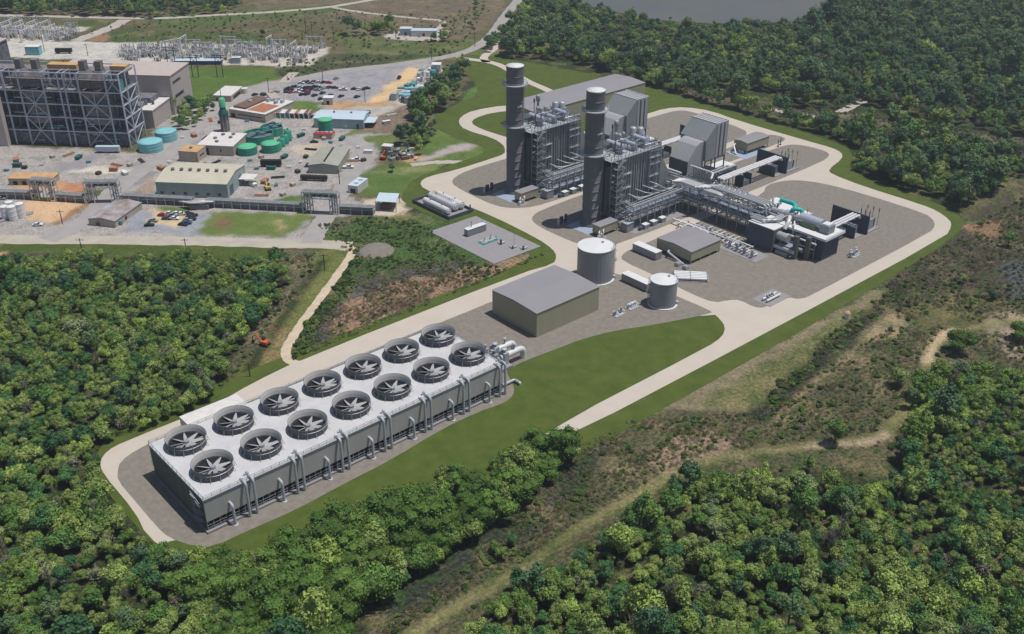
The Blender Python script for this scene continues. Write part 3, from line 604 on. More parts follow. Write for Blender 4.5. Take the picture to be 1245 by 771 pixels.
# ============================================================ WAREHOUSE AND TANKS
def khaki_shed(name, label, x0, y0, x1, y1, z0, z1, ridge=0.9, legs=False, cat='building'):
    t_ = thing(name, label, cat, ((x0+x1)/2,(y0+y1)/2,.2))
    ym = (y0+y1)/2; zb = z0
    # gable roof, ridge along x: end walls (dark side seen), long walls
    MB().box(x0,y0,zb,x1,y1,z1).build('wall','khaki',t_)
    ov = .25
    MB().add([(x0-ov,y0-ov,z1-.02),(x1+ov,y0-ov,z1-.02),(x1+ov,y1+ov,z1-.02),(x0-ov,y1+ov,z1-.02),(x0-ov,ym,z1+ridge),(x1+ov,ym,z1+ridge)],[(0,1,5,4),(2,3,4,5),(0,4,3),(1,2,5),(0,3,2,1)]).build('roof','roof_gray',t_)
    if legs:
        lg = MB()
        for x in np.linspace(x0+.3,x1-.3,4):
            for y in (y0+.3,y1-.3): lg.box(x-.18,y-.18,.2,x+.18,y+.18,zb)
        lg.build('leg','galv',t_)
    return t_
wh = khaki_shed('warehouse','large khaki warehouse with a plain grey roof between the cooling tower and the water tanks',137,9.8,170.4,35.6,.2,10.7,.7)
bt = khaki_shed('long_building','very long khaki building with a grey roof behind the two tall stacks',298,186,392,212,.2,12.6,.9)
wb = khaki_shed('treatment_building','khaki box building raised on short legs beside the pipe manifold',230.3,12.4,250.2,32.2,1.6,6.2,.8,True)
mb = MB().tube([(229.8,24,3.0),(228,24,3.0),(228,16,.6),(227.6,14,.4)],.5,8,.8); mb.build('stair_chute','pale_steel',wb)
for k,(x,y) in enumerate(((225,15.2),(225.2,11.0))):
    b_ = MB().box(x-1,y-1.1,.2,x+1,y+1.1,1.7).cyl(x,y,1.7,2.0,.8,12).build('cooler_box','pipe_gray',None,(x,y,.2))
    tag(b_, ('small grey cooling unit at the foot of the raised khaki building' if k else 'small grey cooling unit nearest the chute of the raised khaki building'),'cooling unit','small cooling units')
def water_tank(name, label, x, y, r, h, side):
    t_ = thing(name, label, 'tank', (x,y,.2))
    MB().cyl(x,y,.2,.55,r+.7,40).build('foundation','tank_top',t_)
    MB().lathe(x,y,[(r,.55),(r,h)],28,False).build('shell','tank_gray',t_)
    MB().lathe(x,y,[(r+.12,h-.12),(r+.12,h+.1),(r*.5,h+.6),(0,h+.9)],40,False).build('roof','tank_top',t_)
    MB().rail([(x+(r-.1)*math.cos(a),y+(r-.1)*math.sin(a),h+.1) for a in np.linspace(-1.4,.6,9)],1.0,.07,1.5).build('handrail','galv',t_)
    a = side; px_, py_ = x+(r+.6)*math.cos(a), y+(r+.6)*math.sin(a); ld = MB()
    ld.beam((px_-.3,py_,.2),(px_-.3,py_,h+1.2),.12).beam((px_+.3,py_,.2),(px_+.3,py_,h+1.2),.12)
    for k in range(int(h/.9)): ld.beam((px_-.3,py_,.6+k*.9),(px_+.3,py_,.6+k*.9),.08)
    ld.box(px_-.8,py_-.6,h*.48,px_+.8,py_+.6,h*.48+.1).box(px_-.8,py_-.6,h*.8,px_+.8,py_+.6,h*.8+.1)
    ld.rail([(px_-.8,py_-.6,h*.5),(px_+.8,py_-.6,h*.5),(px_+.8,py_+.6,h*.5)],1.0,.07,1.0); ld.build('ladder','galv',t_)
    MB().cyl(x+.4*r,y-.1*r,h+.5,h+1.3,.5,10).build('vent','galv',t_)
    MB().box(x+r*math.cos(-.9),y+r*math.sin(-.9)-.6,.5,x+r*math.cos(-.9)+1.3,y+r*math.sin(-.9)+.5,1.6).build('outlet','pale_steel',t_)
    return t_
water_tank('storage_tank','larger of the two round grey storage tanks, beside the warehouse',190.2,31.2,7.7,15.0,-.55)
water_tank('storage_tank','smaller of the two round grey storage tanks, nearer the lawn',193.7,-3.5,5.4,11.2,2.5)
def container(name, label, x0,y0,x1,y1,z1,m='tank_gray',cat='container',group=None,ribs='x'):
    t_ = thing(name,label,cat,((x0+x1)/2,(y0+y1)/2,.2),group)
    MB().box(x0,y0,.5,x1,y1,z1).build('body',m,t_); sk = MB()
    for k in range(3):
        if ribs=='y': yy=y0+(y1-y0)*(k+.5)/3; sk.box(x0-.05,yy-.15,.2,x1+.05,yy+.15,.5)
        else: xx=x0+(x1-x0)*(k+.5)/3; sk.box(xx-.15,y0-.05,.2,xx+.15,y1+.05,.5)
    sk.build('skid','galv',t_)
    rb = MB()
    if ribs=='y':
        for yy in np.arange(y0+.6,y1-.3,1.5): rb.box(x0-.06,yy,.6,x0,yy+.12,z1-.1)
    else:
        for xx in np.arange(x0+.6,x1-.3,1.5): rb.box(xx,y0-.06,.6,xx+.12,y0,z1-.1)
    rb.build('rib',m,t_)
    MB().box(x0-.1,y0-.1,z1,x1+.1,y1+.1,z1+.15).build('roof','tank_top',t_)
    return t_
container('power_container','long grey equipment container with a white top by the raised khaki building',221.7,25,225.6,38.8,3.7,ribs='y')
container('power_container','long grey equipment container between the two round storage tanks',196.3,7.5,200.2,21.6,3.6,ribs='y')
tb = thing('tube_trailer','row of long white gas tubes on a pale slab behind the smaller storage tank','gas tubes',(220,4.3,.2))
ta=math.atan2(-11,10.1); tu=(math.cos(ta),math.sin(ta)); tv=(-tu[1],tu[0])
def TT(u,v,z): return (220.1+tu[0]*u+tv[0]*v, 4.1+tu[1]*u+tv[1]*v, z)
MB().obox((220.1,4.1),15.4,8.0,.21,.42,ta).build('slab','slab_gray',tb)
for k in range(5): MB().tube([TT(-6.8,-3+k*1.5,1.3),TT(6.8,-3+k*1.5,1.3)],.55,12).build('gas_tube','pipe_white',tb)
fr=MB()
for u in (-6.9,0,6.9):
    fr.beam(TT(u,-3.7,.6),TT(u,3.7,.6),.3)
    for v in (-3.7,3.7): fr.beam(TT(u,v,.42),TT(u,v,2.0),.16)
    fr.beam(TT(u,-3.7,2.0),TT(u,3.7,2.0),.14)
fr.build('frame','galv',tb)
# small skids
def pump_skid(name,label,x,y,n=2,cat='pump skid',grp=None,seed=1,cols=('galv','pipe_white')):
    r=random.Random(seed); t_=thing(name,label,cat,(x,y,.2),grp)
    MB().box(x-2.6,y-1.6,.2,x+2.6,y+1.6,.5).build('base','pale_steel',t_)
    for k in range(n):
        xx=x-1.6+k*3.2/max(1,n-1) if n>1 else x
        MB().cyl(xx,y,.5,1.9+r.random(),.45,10).cyl(xx,y,1.9,2.3,.6,10).build('pump',cols[0],t_)
        MB().tube([(xx,y+.6,.8),(xx,y+1.2,1.6),(xx+1.2,y+1.2,1.6),(xx+1.2,y-1.0,1.0)],.22,8,.4).build('pipe',cols[1],t_)
    return t_
pump_skid('pump_skid','small grey skid lying on the gravel between the warehouse and the smaller tank, nearer one',173.6,2.0,2,grp='small skids by the smaller tank')
pump_skid('pump_skid','small skid of upright white pipes beside the smaller storage tank, farther one',182.1,2.4,4,grp='small skids by the smaller tank',seed=3,cols=('pipe_white','pipe_white'))
t_=pump_skid('fuel_skid','lone white pipe skid on the gravel near the lower edge road, inside the notch',229.8,-29.3,3,seed=4,cols=('galv','pipe_white'))
MB().box(224,-34,.19,238,-25,.28).build('slab','slab_gray',t_); MB().tube([(225.5,-31,1.2),(234.5,-31,1.2)],.5,10).tube([(225.5,-29,1.2),(234.5,-29,1.2)],.5,10).build('header','pipe_white',t_)
t_=pump_skid('valve_skid','small white slab of valves standing alone on the gravel near the steam turbine',291.5,-29.5,4,seed=5)
for k in range(4): MB().lathe(288.5+k*2,-29.5+(k%2)*1.5,[(0,.2),(.7,.2),(.6,1.2),(.2,1.6),(.2,2.6),(.7,2.7),(.7,2.85),(0,2.9)],10).build('valve','pale_steel',t_)
# horizontal gas tanks inside a bund
tg=thing('bullet_tank_yard','walled slab carrying three long white bullet tanks at the bend of the road','tank yard',(189,134,.2))
MB().box(182,120.2,.2,196.2,148.5,.5).build('slab','slab_gray',tg)
bw=MB().box(181.6,119.8,.2,182,149,1.9).box(182,119.8,.2,196.2,120.2,1.9).box(196.2,119.8,.2,196.6,149,1.9).box(182,148.6,.2,196.2,149,1.9); bw.build('bund_wall','wall_navy',tg)
for x,y0,y1,z,r in ((185.0,124.5,142.5,2.4,1.5),(190.3,125.5,144.5,3.0,1.9),(193.9,125.5,143.5,2.8,1.7)):
    b_=MB().tube([(x,y0-.9,z),(x,y0-.5,z)],r*.6,16).tube([(x,y0-.5,z),(x,y1+.5,z)],r,18).tube([(x,y1+.5,z),(x,y1+.9,z)],r*.6,16).build('bullet_tank','pipe_white',tg)
    sd_=MB()
    for yy in (y0+3,(y0+y1)/2,y1-3): sd_.box(x-1.1,yy-.35,.5,x+1.1,yy+.35,z-r*.5)
    sd_.build('saddle','pale_steel',b_); MB().cyl(x,y0+5,z+r-.1,z+r+.7,.3,8).cyl(x,y1-4,z+r-.1,z+r+.7,.3,8).build('nozzle','galv',b_)
MB().rail([(190.3,127,5.0),(190.3,143,5.0)],1.1,.09,1.6).rail([(188.9,127,5.0),(188.9,143,5.0)],1.1,.09,1.6).build('walkway','galv',tg)
tag(MB().cyl(196.9,122.5,.2,3.0,.35,10).box(196.4,122,.2,197.4,123,.8).build('hydrant_post','wall_navy',None,(196.9,122.5,.2)),'dark post standing at the outer corner of the bullet tank yard','post')
# metering pad
c_=container('metering_cabin','long pale grey cabin with two thin vents on the square concrete pad',176,98.6,187,101.4,3.5,m='tank_gray',cat='cabin')
MB().cyl(179.5,100.4,3.6,6.6,.22,8).cyl(186.6,101.2,3.6,8.0,.12,8).build('vent_pipe','galv',c_)
ms=thing('metering_skid','low turquoise edged skid of pipes and valves on the square concrete pad','metering skid',(180,88,.22))
MB().box(175.5,90.6,.23,184.5,90.9,.6).box(175.5,87,.23,184.5,87.3,.6).box(175.5,87.3,.23,175.8,90.6,.6).box(184.2,87.3,.23,184.5,90.6,.6).build('base_frame','turquoise',ms)
for k in range(3): MB().tube([(176,87.9+k*1.1,1.0),(184,87.9+k*1.1,1.0)],.2,8).build('meter_run','pipe_white',ms)
for k in range(7): MB().cyl(176.6+k*1.2,88+(k%3)*1.1,1.0,1.9+(k%2)*.5,.2,8).lathe(176.6+k*1.2,88+(k%3)*1.1,[(0,1.9),(.35,1.95),(.35,2.1),(0,2.15)],8).build('valve','galv',ms)
for lab,x,y,h,seed in (('dark upright filter vessel with side pipes on the square concrete pad',182,82.5,2.8,1),('pair of short bent pipes under a tall thin mast on the square concrete pad',183,75.6,1.6,2),('low pipe ending in a dark upright drum at the right of the square pad',185.8,71.6,2.2,3)):
    f_=thing('filter_vessel',lab,'vessel',(x,y,.22)); MB().lathe(x,y,[(.5,.23),(.5,h-.3),(.25,h),(0,h+.05)],12).build('shell','wall_navy',f_)
    MB().tube([(x+.5,y,1.0),(x+2.4,y,1.0),(x+2.4,y,.25)],.25,8,.5).tube([(x,y+.5,.8),(x,y+2.2,.8),(x,y+2.2,.25)],.22,8,.5).build('pipe','pipe_white',f_)
    if seed==2: MB().cyl(x+1.6,y+.8,.25,9.0,.07,6).build('mast','galv',f_)
# ============================================================ HEAT RECOVERY UNITS (built at the near unit, copied to the far one)
BY=72.2
def railrect(mb,x0,y0,x1,y1,z,h=1.1,t=.1,step=2.2): return mb.rail([(x0,y0,z),(x1,y0,z),(x1,y1,z),(x0,y1,z)],h,t,step,True)
def make_stack():
    x,y=229.3,BY+.2
    t_=thing('exhaust_stack','tall round grey exhaust stack of the nearer power unit','stack',(x,y,.2),'tall exhaust stacks')
    MB().lathe(x,y,[(5.1,.2),(5.1,1.0),(4.25,1.6),(4.25,64.2)],30).build('shell','stack',t_)
    MB().lathe(x,y,[(4.25,64.2),(4.35,64.3),(4.3,64.5),(0,64.9)],30).build('top_cap','tank_top',t_)
    for z in (35.2,55.6):
        e=MB().lathe(x,y,[(4.3,z-.3),(6.2,z-.3),(6.2,z),(4.3,z)],30,False).build('balcony','pale_steel',t_)
        MB().rail([(x+6.1*math.cos(a),y+6.1*math.sin(a),z) for a in np.linspace(0,2*PI,25)[:-1]],1.1,.09,1.6,True).build('handrail','pale_steel',e)
    rg=MB()
    for z in np.arange(5,64,4.2): rg.lathe(x,y,[(4.26,z),(4.4,z+.1),(4.26,z+.2)],30,False)
    rg.build('stiffener_ring','stack',t_)
    ld=MB()
    for a in (-1.15,):
        px_,py_=x+4.7*math.cos(a),y+4.7*math.sin(a)
        for s in (-.3,.3): ld.beam((px_+s,py_,1),(px_+s,py_,56),.1)
        for k in range(60): ld.beam((px_-.3,py_,1.5+k*.9),(px_+.3,py_,1.5+k*.9),.06)
    ld.build('ladder','galv',t_)
    MB().box(x-.9,y-4.75,45,x+.7,y-4.2,45.5).box(x-2.2,y-4.55,45,x-1.2,y-4.1,45.5).build('test_port','pale_steel',t_)
    return t_
def make_boiler():
    r=random.Random(5)
    t_=thing('heat_recovery_boiler','tall ribbed grey boiler wrapped in pale steel beside the nearer stack','boiler',(250,BY,.2),'heat recovery boilers')
    x0,x1,y0,y1=241.0,265.5,BY-6.6,BY+6.6; zt=31.5
    MB().box(x0,y0,2.0,x1,y1,zt).build('casing','casing',t_)
    MB().xprism([(265.5,3.0),(265.5,30),(270,26),(278,14),(284,10),(284,3.0)],BY-5.5,BY+5.5).build('inlet_duct','casing',t_)
    MB().add([(233.4,BY-4,6),(241,BY-6.5,4),(241,BY+6.5,4),(233.4,BY+4,6),(233.4,BY-4,28),(241,BY-6.5,30),(241,BY+6.5,30),(233.4,BY+4,28)],[(0,3,2,1),(4,5,6,7),(0,1,5,4),(1,2,6,5),(2,3,7,6),(3,0,4,7)]).build('outlet_duct','casing_dark',t_)
    rb=MB()
    xs=[x0+.3]+[x0+k for k in (3.2,4.6,6.2,8.6,10.0,11.2,13.6,15.2,16.4,18.8,20.3,21.6,24.2)]
    for k,x in enumerate(xs):
        wd=.55 if k%3 else .25
        rb.box(x-wd/2,y0-.55,2.0,x+wd/2,y0-.002,zt).box(x-wd/2,y1+.002,2.0,x+wd/2,y1+.55,zt)
    for y in np.linspace(y0+1,y1-1,5): rb.box(x0-.4,y-.2,2,x0-.002,y+.2,zt)
    rb.build('buckstay','galv',t_)
    dk=MB()
    for a,b in ((3.7,4.2),(9.0,9.6),(14.1,14.8),(19.3,19.9)): dk.box(x0+a,y0-.12,2.4,x0+b,y0-.003,zt-.6)
    dk.build('recess','casing_dark',t_)
    MB().box(x0-8.5,y0-1.6,zt+.3,x1+.8,y1+1.6,zt+.6).build('roof_deck','pale_steel',t_)
    railrect(MB(),x0-8.4,y0-1.5,x1+.7,y1+1.5,zt+.6).build('handrail','pale_steel',t_)
    # stair tower between stack and casing, on the near side
    stt=MB(); sx0,sx1,sy0,sy1=234.6,240.4,y0-3.8,y0+.2
    for x in (sx0,sx1):
        for y in (sy0,sy1): stt.beam((x,y,.2),(x,y,zt+2),.28)
    nl=9
    for k in range(nl):
        z=1+k*(zt-1)/nl; z2=1+(k+1)*(zt-1)/nl
        for y in (sy0,sy1): stt.beam((sx0,y,z2),(sx1,y,z2),.2); stt.beam((sx0,y,z if k%2 else z2),(sx1,y,z2 if k%2 else z),.14)
        stt.beam((sx0,sy0,z2),(sx0,sy1,z2),.18).beam((sx1,sy0,z2),(sx1,sy1,z2),.18)
        ya,yb=(sy0+.3,sy0+1.6)
        a,b=((sx0+.9,z),(sx1-.9,z2)) if k%2==0 else ((sx1-.9,z),(sx0+.9,z2))
        stt.add([(a[0],ya,a[1]),(b[0],ya,b[1]),(b[0],yb,b[1]),(a[0],yb,a[1]),(a[0],ya,a[1]-.25),(b[0],ya,b[1]-.25),(b[0],yb,b[1]-.25),(a[0],yb,a[1]-.25)],[(0,1,2,3),(7,6,5,4),(0,4,5,1),(3,2,6,7)])
        stt.beam((a[0],ya,a[1]+1.0),(b[0],ya,b[1]+1.0),.1)
        stt.box(sx0,sy0,z2-.06,sx0+1.0,sy1,z2+.06).box(sx1-1,sy0,z2-.06,sx1,sy1,z2+.06)
        stt.rail([(sx0,sy0,z2),(sx1,sy0,z2)],1.1,.08,1.9)
    stt.build('stair_tower','galv',t_)
    for z,xa,xb in ((9.5,241.5,247),(16.8,241.5,246.6),(23.6,241.5,246.6),(24.5,258.5,266),(18.5,259,266),(27.8,259,266),(12.2,259.5,266)):
        e=MB().box(xa,y0-2.0,z,xb,y0-.5,z+.15).build('platform','pale_steel',t_)
        MB().rail([(xa,y0-1.9,z+.15),(xb,y0-1.9,z+.15)],1.1,.08,1.4).build('handrail','galv',e)
    fr=MB()                                              # steel bay at the right end
    for x in (258.6,262.3,266.2):
        fr.beam((x,y0-2.1,.2),(x,y0-2.1,zt+.4),.26)
    for z in (6,12.2,18.5,24.5,27.8,31.2): fr.beam((258.6,y0-2.1,z),(266.2,y0-2.1,z),.2)
    for z in (6,18.5): fr.beam((258.6,y0-2.1,z),(262.3,y0-2.1,z+6),.14).beam((262.3,y0-2.1,z+6),(266.2,y0-2.1,z),.14)
    for y in (y0-1.4,BY,y1+1.4):
        fr.beam((266.6,y,2),(266.6,y,zt+.3),.3)
        for z in (8,16,24,30): fr.beam((266.6,y,z),(265.4,y,z),.2)
    fr.build('end_frame','galv',t_)
    # steam drums on the roof (axis across the unit)
    for xx,rr,ya,yb,z in ((244.2,1.35,BY-4.2,BY+5.2,35.6),(251.5,1.0,BY-5,BY+4,35.2),(258.6,1.2,BY-5.2,BY+1.5,36.0)):
        e=MB().tube([(xx,ya-.7,z),(xx,ya-.35,z)],rr*.6,16).tube([(xx,ya-.35,z),(xx,yb+.35,z)],rr,18).tube([(xx,yb+.35,z),(xx,yb+.7,z)],rr*.6,16).build('steam_drum','lavender',t_)
        s_=MB()
        for yy in (ya+1.5,yb-1.5): s_.box(xx-.9,yy-.3,zt+.6,xx+.9,yy+.3,z-rr*.6)
        s_.build('saddle','galv',e)
        pf=MB().box(xx+rr+.3,ya,z-.6,xx+rr+1.6,yb,z-.5); pf.rail([(xx+rr+1.5,ya,z-.5),(xx+rr+1.5,yb,z-.5)],1.1,.09,1.5)
        for yy in (ya,yb): pf.beam((xx+rr+1.4,yy,zt+.6),(xx+rr+1.4,yy,z+.5),.2)
        pf.build('walkway','galv',e)
    for xx,yy,rr,z1 in ((236.5,BY+5,.35,41),(246.8,BY+5.4,.3,43.5),(249.6,BY+5.6,1.0,44.5),(246.9,BY+3.0,.6,40),(248.2,BY+2,.6,39.5),(253.6,BY+4.6,.5,38.5),(238.5,BY-4.5,.25,39.5),(241.4,BY-5.5,.22,39.0)):
        m_=MB().cyl(xx,yy,zt+.6,z1,rr*.6,10)
        if rr>=.9: m_.lathe(xx,yy,[(.6,z1-3.2),(1.15,z1-2.6),(1.15,z1),(.9,z1+.25),(0,z1+.3)],14)
        else: m_.lathe(xx,yy,[(rr,z1-2),(rr*1.5,z1-1.6),(rr*1.5,z1),(0,z1+.1)],10)
        m_.build('vent_silencer','casing_dark' if xx<247.5 and rr<.5 else 'galv',t_)
    for xx,yy in ((264.6,BY+3.8),(262.2,BY+6.2)):
        MB().lathe(xx,yy,[(1.6,zt+.6),(1.6,38.3),(1.2,38.7),(0,38.8)],16).build('silencer_drum','pipe_gray',t_)
        MB().lathe(xx,yy,[(1.62,35.5),(2.3,35.6),(2.3,35.75),(1.62,35.8)],16,False).build('silencer_platform','galv',t_)
    MB().box(236.6,BY+1.6,zt+1.6,242.4,BY+6.8,36.6).build('valve_house','casing_dark',t_)
    for k in range(14):                                  # roof piping
        x=r.uniform(x0-5,x1-2); y=r.uniform(y0,y1); x2=x+r.uniform(-7,7); y2=y+r.uniform(-5,5); x2=min(max(x2,x0-6),x1); y2=min(max(y2,y0),y1); z=zt+r.uniform(1.5,5.5)
        MB().tube([(x,y,zt+.5),(x,y,z),(x2,y,z),(x2,y2,z),(x2,y2,zt+.6)],r.choice((.16,.24,.3,.4)),8,.7).build('roof_pipe',r.choice(('pipe_gray','pale_steel','pipe_white','galv')),t_)
    fr=MB()
    for k in range(13):
        x=x0-6+k*2.5
        for y in (y0-1,BY+.4,y1+.8):
            h=r.choice((2.5,4.2,5.0)); fr.beam((x,y,zt+.6),(x,y,zt+.6+h),.18)
            if r.random()<.8: fr.beam((x,y,zt+.4+h),(x+2.5,y,zt+.4+h),.15)
            if r.random()<.4: fr.beam((x,y,zt+.6),(x+2.5,y,zt+.6+h),.12)
        if r.random()<.6: fr.beam((x,y0-1,zt+4),(x,y1+.8,zt+4),.15)
    for k in range(5):
        x=x0+1+k*4.6; y=r.uniform(y0+1,y1-2); fr.box(x,y,zt+3.3,x+3.2,y+2.4,zt+3.42); railrect(fr,x,y,x+3.2,y+2.4,zt+3.4,1.0,.08,1.6)
    fr.build('roof_frame','galv',t_)
    # main steam lines dropping down the right end
    for yy,xx,zz in ((y0-.4,267.4,zt+2.6),(y0+1.6,268.6,zt+1.6),(BY+2,268.2,zt+1.5)):
        MB().tube([(258,yy+1.5,zt+2.2),(262,yy,zz),(xx,yy,zz),(xx,yy,10.4)],.5,12,1.8).build('steam_line','pipe_gray',t_)
    for k,(xx,z) in enumerate(((246.5,12.6),(251.5,13.8),(256,14.6),(259.5,16))):
        MB().tube([(xx,y0-.3,z),(xx+1.6,y0-5.5,z-.8),(xx+7,y0-6.4-k*.4,11.6),(270,y0-6.4-k*.4,11.6)],.3,10,1.6).build('feed_pipe','pipe_gray',t_)
    MB().box(241,y0+.4,.2,265,y1-.4,2.0).build('foundation','slab_gray',t_)
    return t_
def elevated_house():
    t_=thing('feedwater_pump_house','small khaki box on legs at the foot of the nearer stack','pump house',(227,61,.2),'pump houses by the stacks')
    MB().box(221,58.4,1.5,232.6,63.2,5.2).build('wall','khaki',t_); MB().box(220.8,58.2,5.2,232.8,63.4,5.45).build('roof','roof_gray',t_)
    lg=MB()
    for x in (221.3,226.8,232.3):
        for y in (58.7,62.9): lg.box(x-.15,y-.15,.2,x+.15,y+.15,1.5)
    lg.build('leg','galv',t_)
    for k,x in enumerate((219.0,221.8)): MB().cyl(x,57.0+k*.6,.3,2.2,.8,12).tube([(x,57,2.2),(x,57,3.4),(x+1.8,58.6,3.4)],.3,8,.5).build('pump','pipe_white',t_)
    MB().box(217.6,55.6,.19,224,58,.3).build('slab','slab_gray',t_)
    return t_
def ecabinet():
    t_=thing('electrical_cabin','grey steel cabin next to the khaki pump house of the nearer unit','cabin',(236,56.4,.2),'grey cabins by the pipe bridges')
    MB().box(234.0,53.6,.24,238.4,57.6,4.4).build('wall','tank_gray',t_); MB().box(233.8,53.4,4.4,238.6,57.8,4.55).build('roof','pale_steel',t_); return t_
def pumpbox(x,y,lab):
    t_=thing('boiler_feed_pump',lab,'pump','' or (x,y,.24),'feed pump boxes under the pipe bridges')
    MB().box(x-1.5,y-1.2,.3,x+1.5,y+1.2,2.4).build('body','tank_gray',t_); MB().box(x-1.6,y-1.3,2.4,x+1.6,y+1.3,2.55).build('lid','tank_top',t_)
    MB().box(x-4.2,y-.6,.25,x-1.8,y+.8,1.6).build('motor','casing_dark',t_); return t_
def unit_rack():
    t_=thing('pipe_bridge','steel pipe bridge running along the foot of the nearer boiler','pipe rack',(256,57,.2),'pipe bridges beside the boilers')
    fr=MB(); ya,yb=53.8,59.6
    xs=np.linspace(238,273,8)
    for x in xs:
        for y in (ya,yb): fr.beam((x,y,.25),(x,y,11.4),.34)
        for z in (5.6,8.0,10.8): fr.beam((x,ya,z),(x,yb,z),.26)
    for z in (5.6,8.0,10.8):
        for y in (ya,yb): fr.beam((238,y,z),(273,y,z),.22)
    for a,b in zip(xs[:-1],xs[1:]):
        for y in (ya,yb): fr.beam((a,y,5.6),(b,y,8.0),.14).beam((a,y,8.0),(b,y,5.6),.14).beam((a,y,8),((a+b)/2,y,10.8),.14).beam(((a+b)/2,y,10.8),(b,y,8),.14)
    fr.rail([(238,ya,10.9),(273,ya,10.9)],1.1,.08,2.0)
    fr.build('frame','steel_blue',t_)
    r=random.Random(9)
    for k in range(9):
        y=ya+.5+k*.6; z=r.choice((5.95,8.35,11.2)); MB().tube([(237-r.random()*2,y,z),(274+r.random()*3,y,z)],r.choice((.14,.2,.26)),8).build('pipe',r.choice(('pipe_gray','galv','pipe_white','steel_blue')),t_)
    for y,x0_ in ((ya+.3,238.5),(ya+1.2,240),(yb-.6,247)): MB().tube([(x0_,y+6,12.4),(x0_,y,11.6),(274,y,11.6)],.28,10,1).build('large_pipe','pipe_gray',t_)
    MB().box(240,ya+1,8.0,272,yb-1,8.12).build('walkway','steel_blue',t_)
    return t_
def drumset():
    t_=thing('ammonia_vessel_group','cluster of small dark upright vessels on the gravel behind the foot of the nearer stack','vessels',(214,77.6,.2),'small upright vessels behind the stacks')
    for k,(dx,dy,h) in enumerate(((0,0,3.0),(1.8,.4,3.8),(3.4,1,3.4),(5,.4,4.2),(6.4,1.4,3.6))): MB().lathe(216+dx,80.6+dy,[(.6,.2),(.6,h),(.3,h+.4),(0,h+.45)],12).build('vessel','wall_navy' if k else 'pipe_gray',t_)
    MB().box(215,79.6,.19,224,83,.35).build('slab','slab_gray',t_); return t_
def inlet_house():
    y0,y1=BY-6.2,BY+10.4
    t_=thing('air_inlet_house','large grey air inlet filter house on the nearer gas turbine','filter house',(305,BY+2,.2),'air inlet filter houses')
    MB().xprism([(310.5,32.6),(319.8,32.6),(319.8,14.6),(303.6,14.6),(303.0,25.4)],y0,y1).build('housing','filter',t_)
    for ya in (y0-.16,):
        lv=MB(); 
        for k in range(3): lv.box(311.2+k*3.0,ya,15.2,313.0+k*3.0,ya+.158,32.0)
        lv.build('louver','hood',t_)
        dv=MB().box(316.6,ya-.02,15.2,317.2,ya+.158,31.9).box(313.25,ya-.02,15.2,314.0,ya+.158,31.9); dv.build('dark_strip','casing_dark',t_)  # solid dark strips set between the louvers
    rf=MB()
    for k in range(8): rf.box(310.6+.02,y0+.4+k*2.05,32.6,319.7,y0+.6+k*2.05,32.85)
    rf.box(310.5,y0,32.62,310.9,y1,33.0).box(319.4,y0,32.62,319.8,y1,33.0); rf.build('roof_rib','tank_top',t_)
    MB().xprism([(303.2,25.2),(300.0,25.0),(297.4,23.8),(294.6,20.6),(291.6,17.0),(291.6,9.0),(303.4,9.0),(303.4,14.6)],BY-5.0,BY+7.0).build('intake_duct','hood',t_)
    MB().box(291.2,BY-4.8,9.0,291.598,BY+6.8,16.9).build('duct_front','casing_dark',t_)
    fr=MB()
    for x in (296,304,312,319.4):
        for y in (y0+.3,BY+2,y1-.3): fr.beam((x,y,.2),(x,y,14.6 if x>300 else 9),.5)
    for y in (y0+.3,y1-.3):
        fr.beam((296,y,8.6),(319.4,y,8.6),.35).beam((304,y,14.3),(319.4,y,14.3),.4)
        for a,b in ((296,304),(304,312),(312,319.4)): fr.beam((a,y,.3),(b,y,8.6),.22).beam((b,y,.3),(a,y,8.6),.22)
    fr.build('support_frame','casing_dark',t_)
    MB().xprism([(319.85,16),(321.2,16),(321.2,31),(319.85,31)],y0+12.2,y0+14).rail([(320,y0-1.2,14.8),(320,y1,14.8)],1.1,.1,2).build('side_ladder','galv',t_)
    return t_
def gas_turbine():
    t_=thing('gas_turbine_hall','low grey turbine enclosure under the nearer inlet house','turbine',(300,BY,.2),'gas turbine enclosures')
    MB().box(284.2,BY-5.2,.2,296,BY+5.2,9.0).build('turbine_enclosure','tank_gray',t_)
    MB().box(298,BY-3.6,.2,318,BY+3.8,6.4).build('generator','tank_gray',t_)
    MB().box(321.5,BY-3,.2,333,BY+5,5.0).build('rear_cabin','filter',t_); MB().box(321.3,BY-3.2,5.0,333.2,BY+5.2,5.25).build('cabin_roof','tank_top',t_)
    for k in range(3): MB().cyl(286.5+k*3.4,BY-2+k*1.2,9.0,11.2,.9,12).build('exhaust_fan','pipe_gray',t_)
    MB().tube([(284,BY-6,6),(296,BY-6,6),(298,BY-7,4),(298,BY-7,.3)],.5,10,1.2).build('cooling_pipe','pipe_white',t_)
    return t_
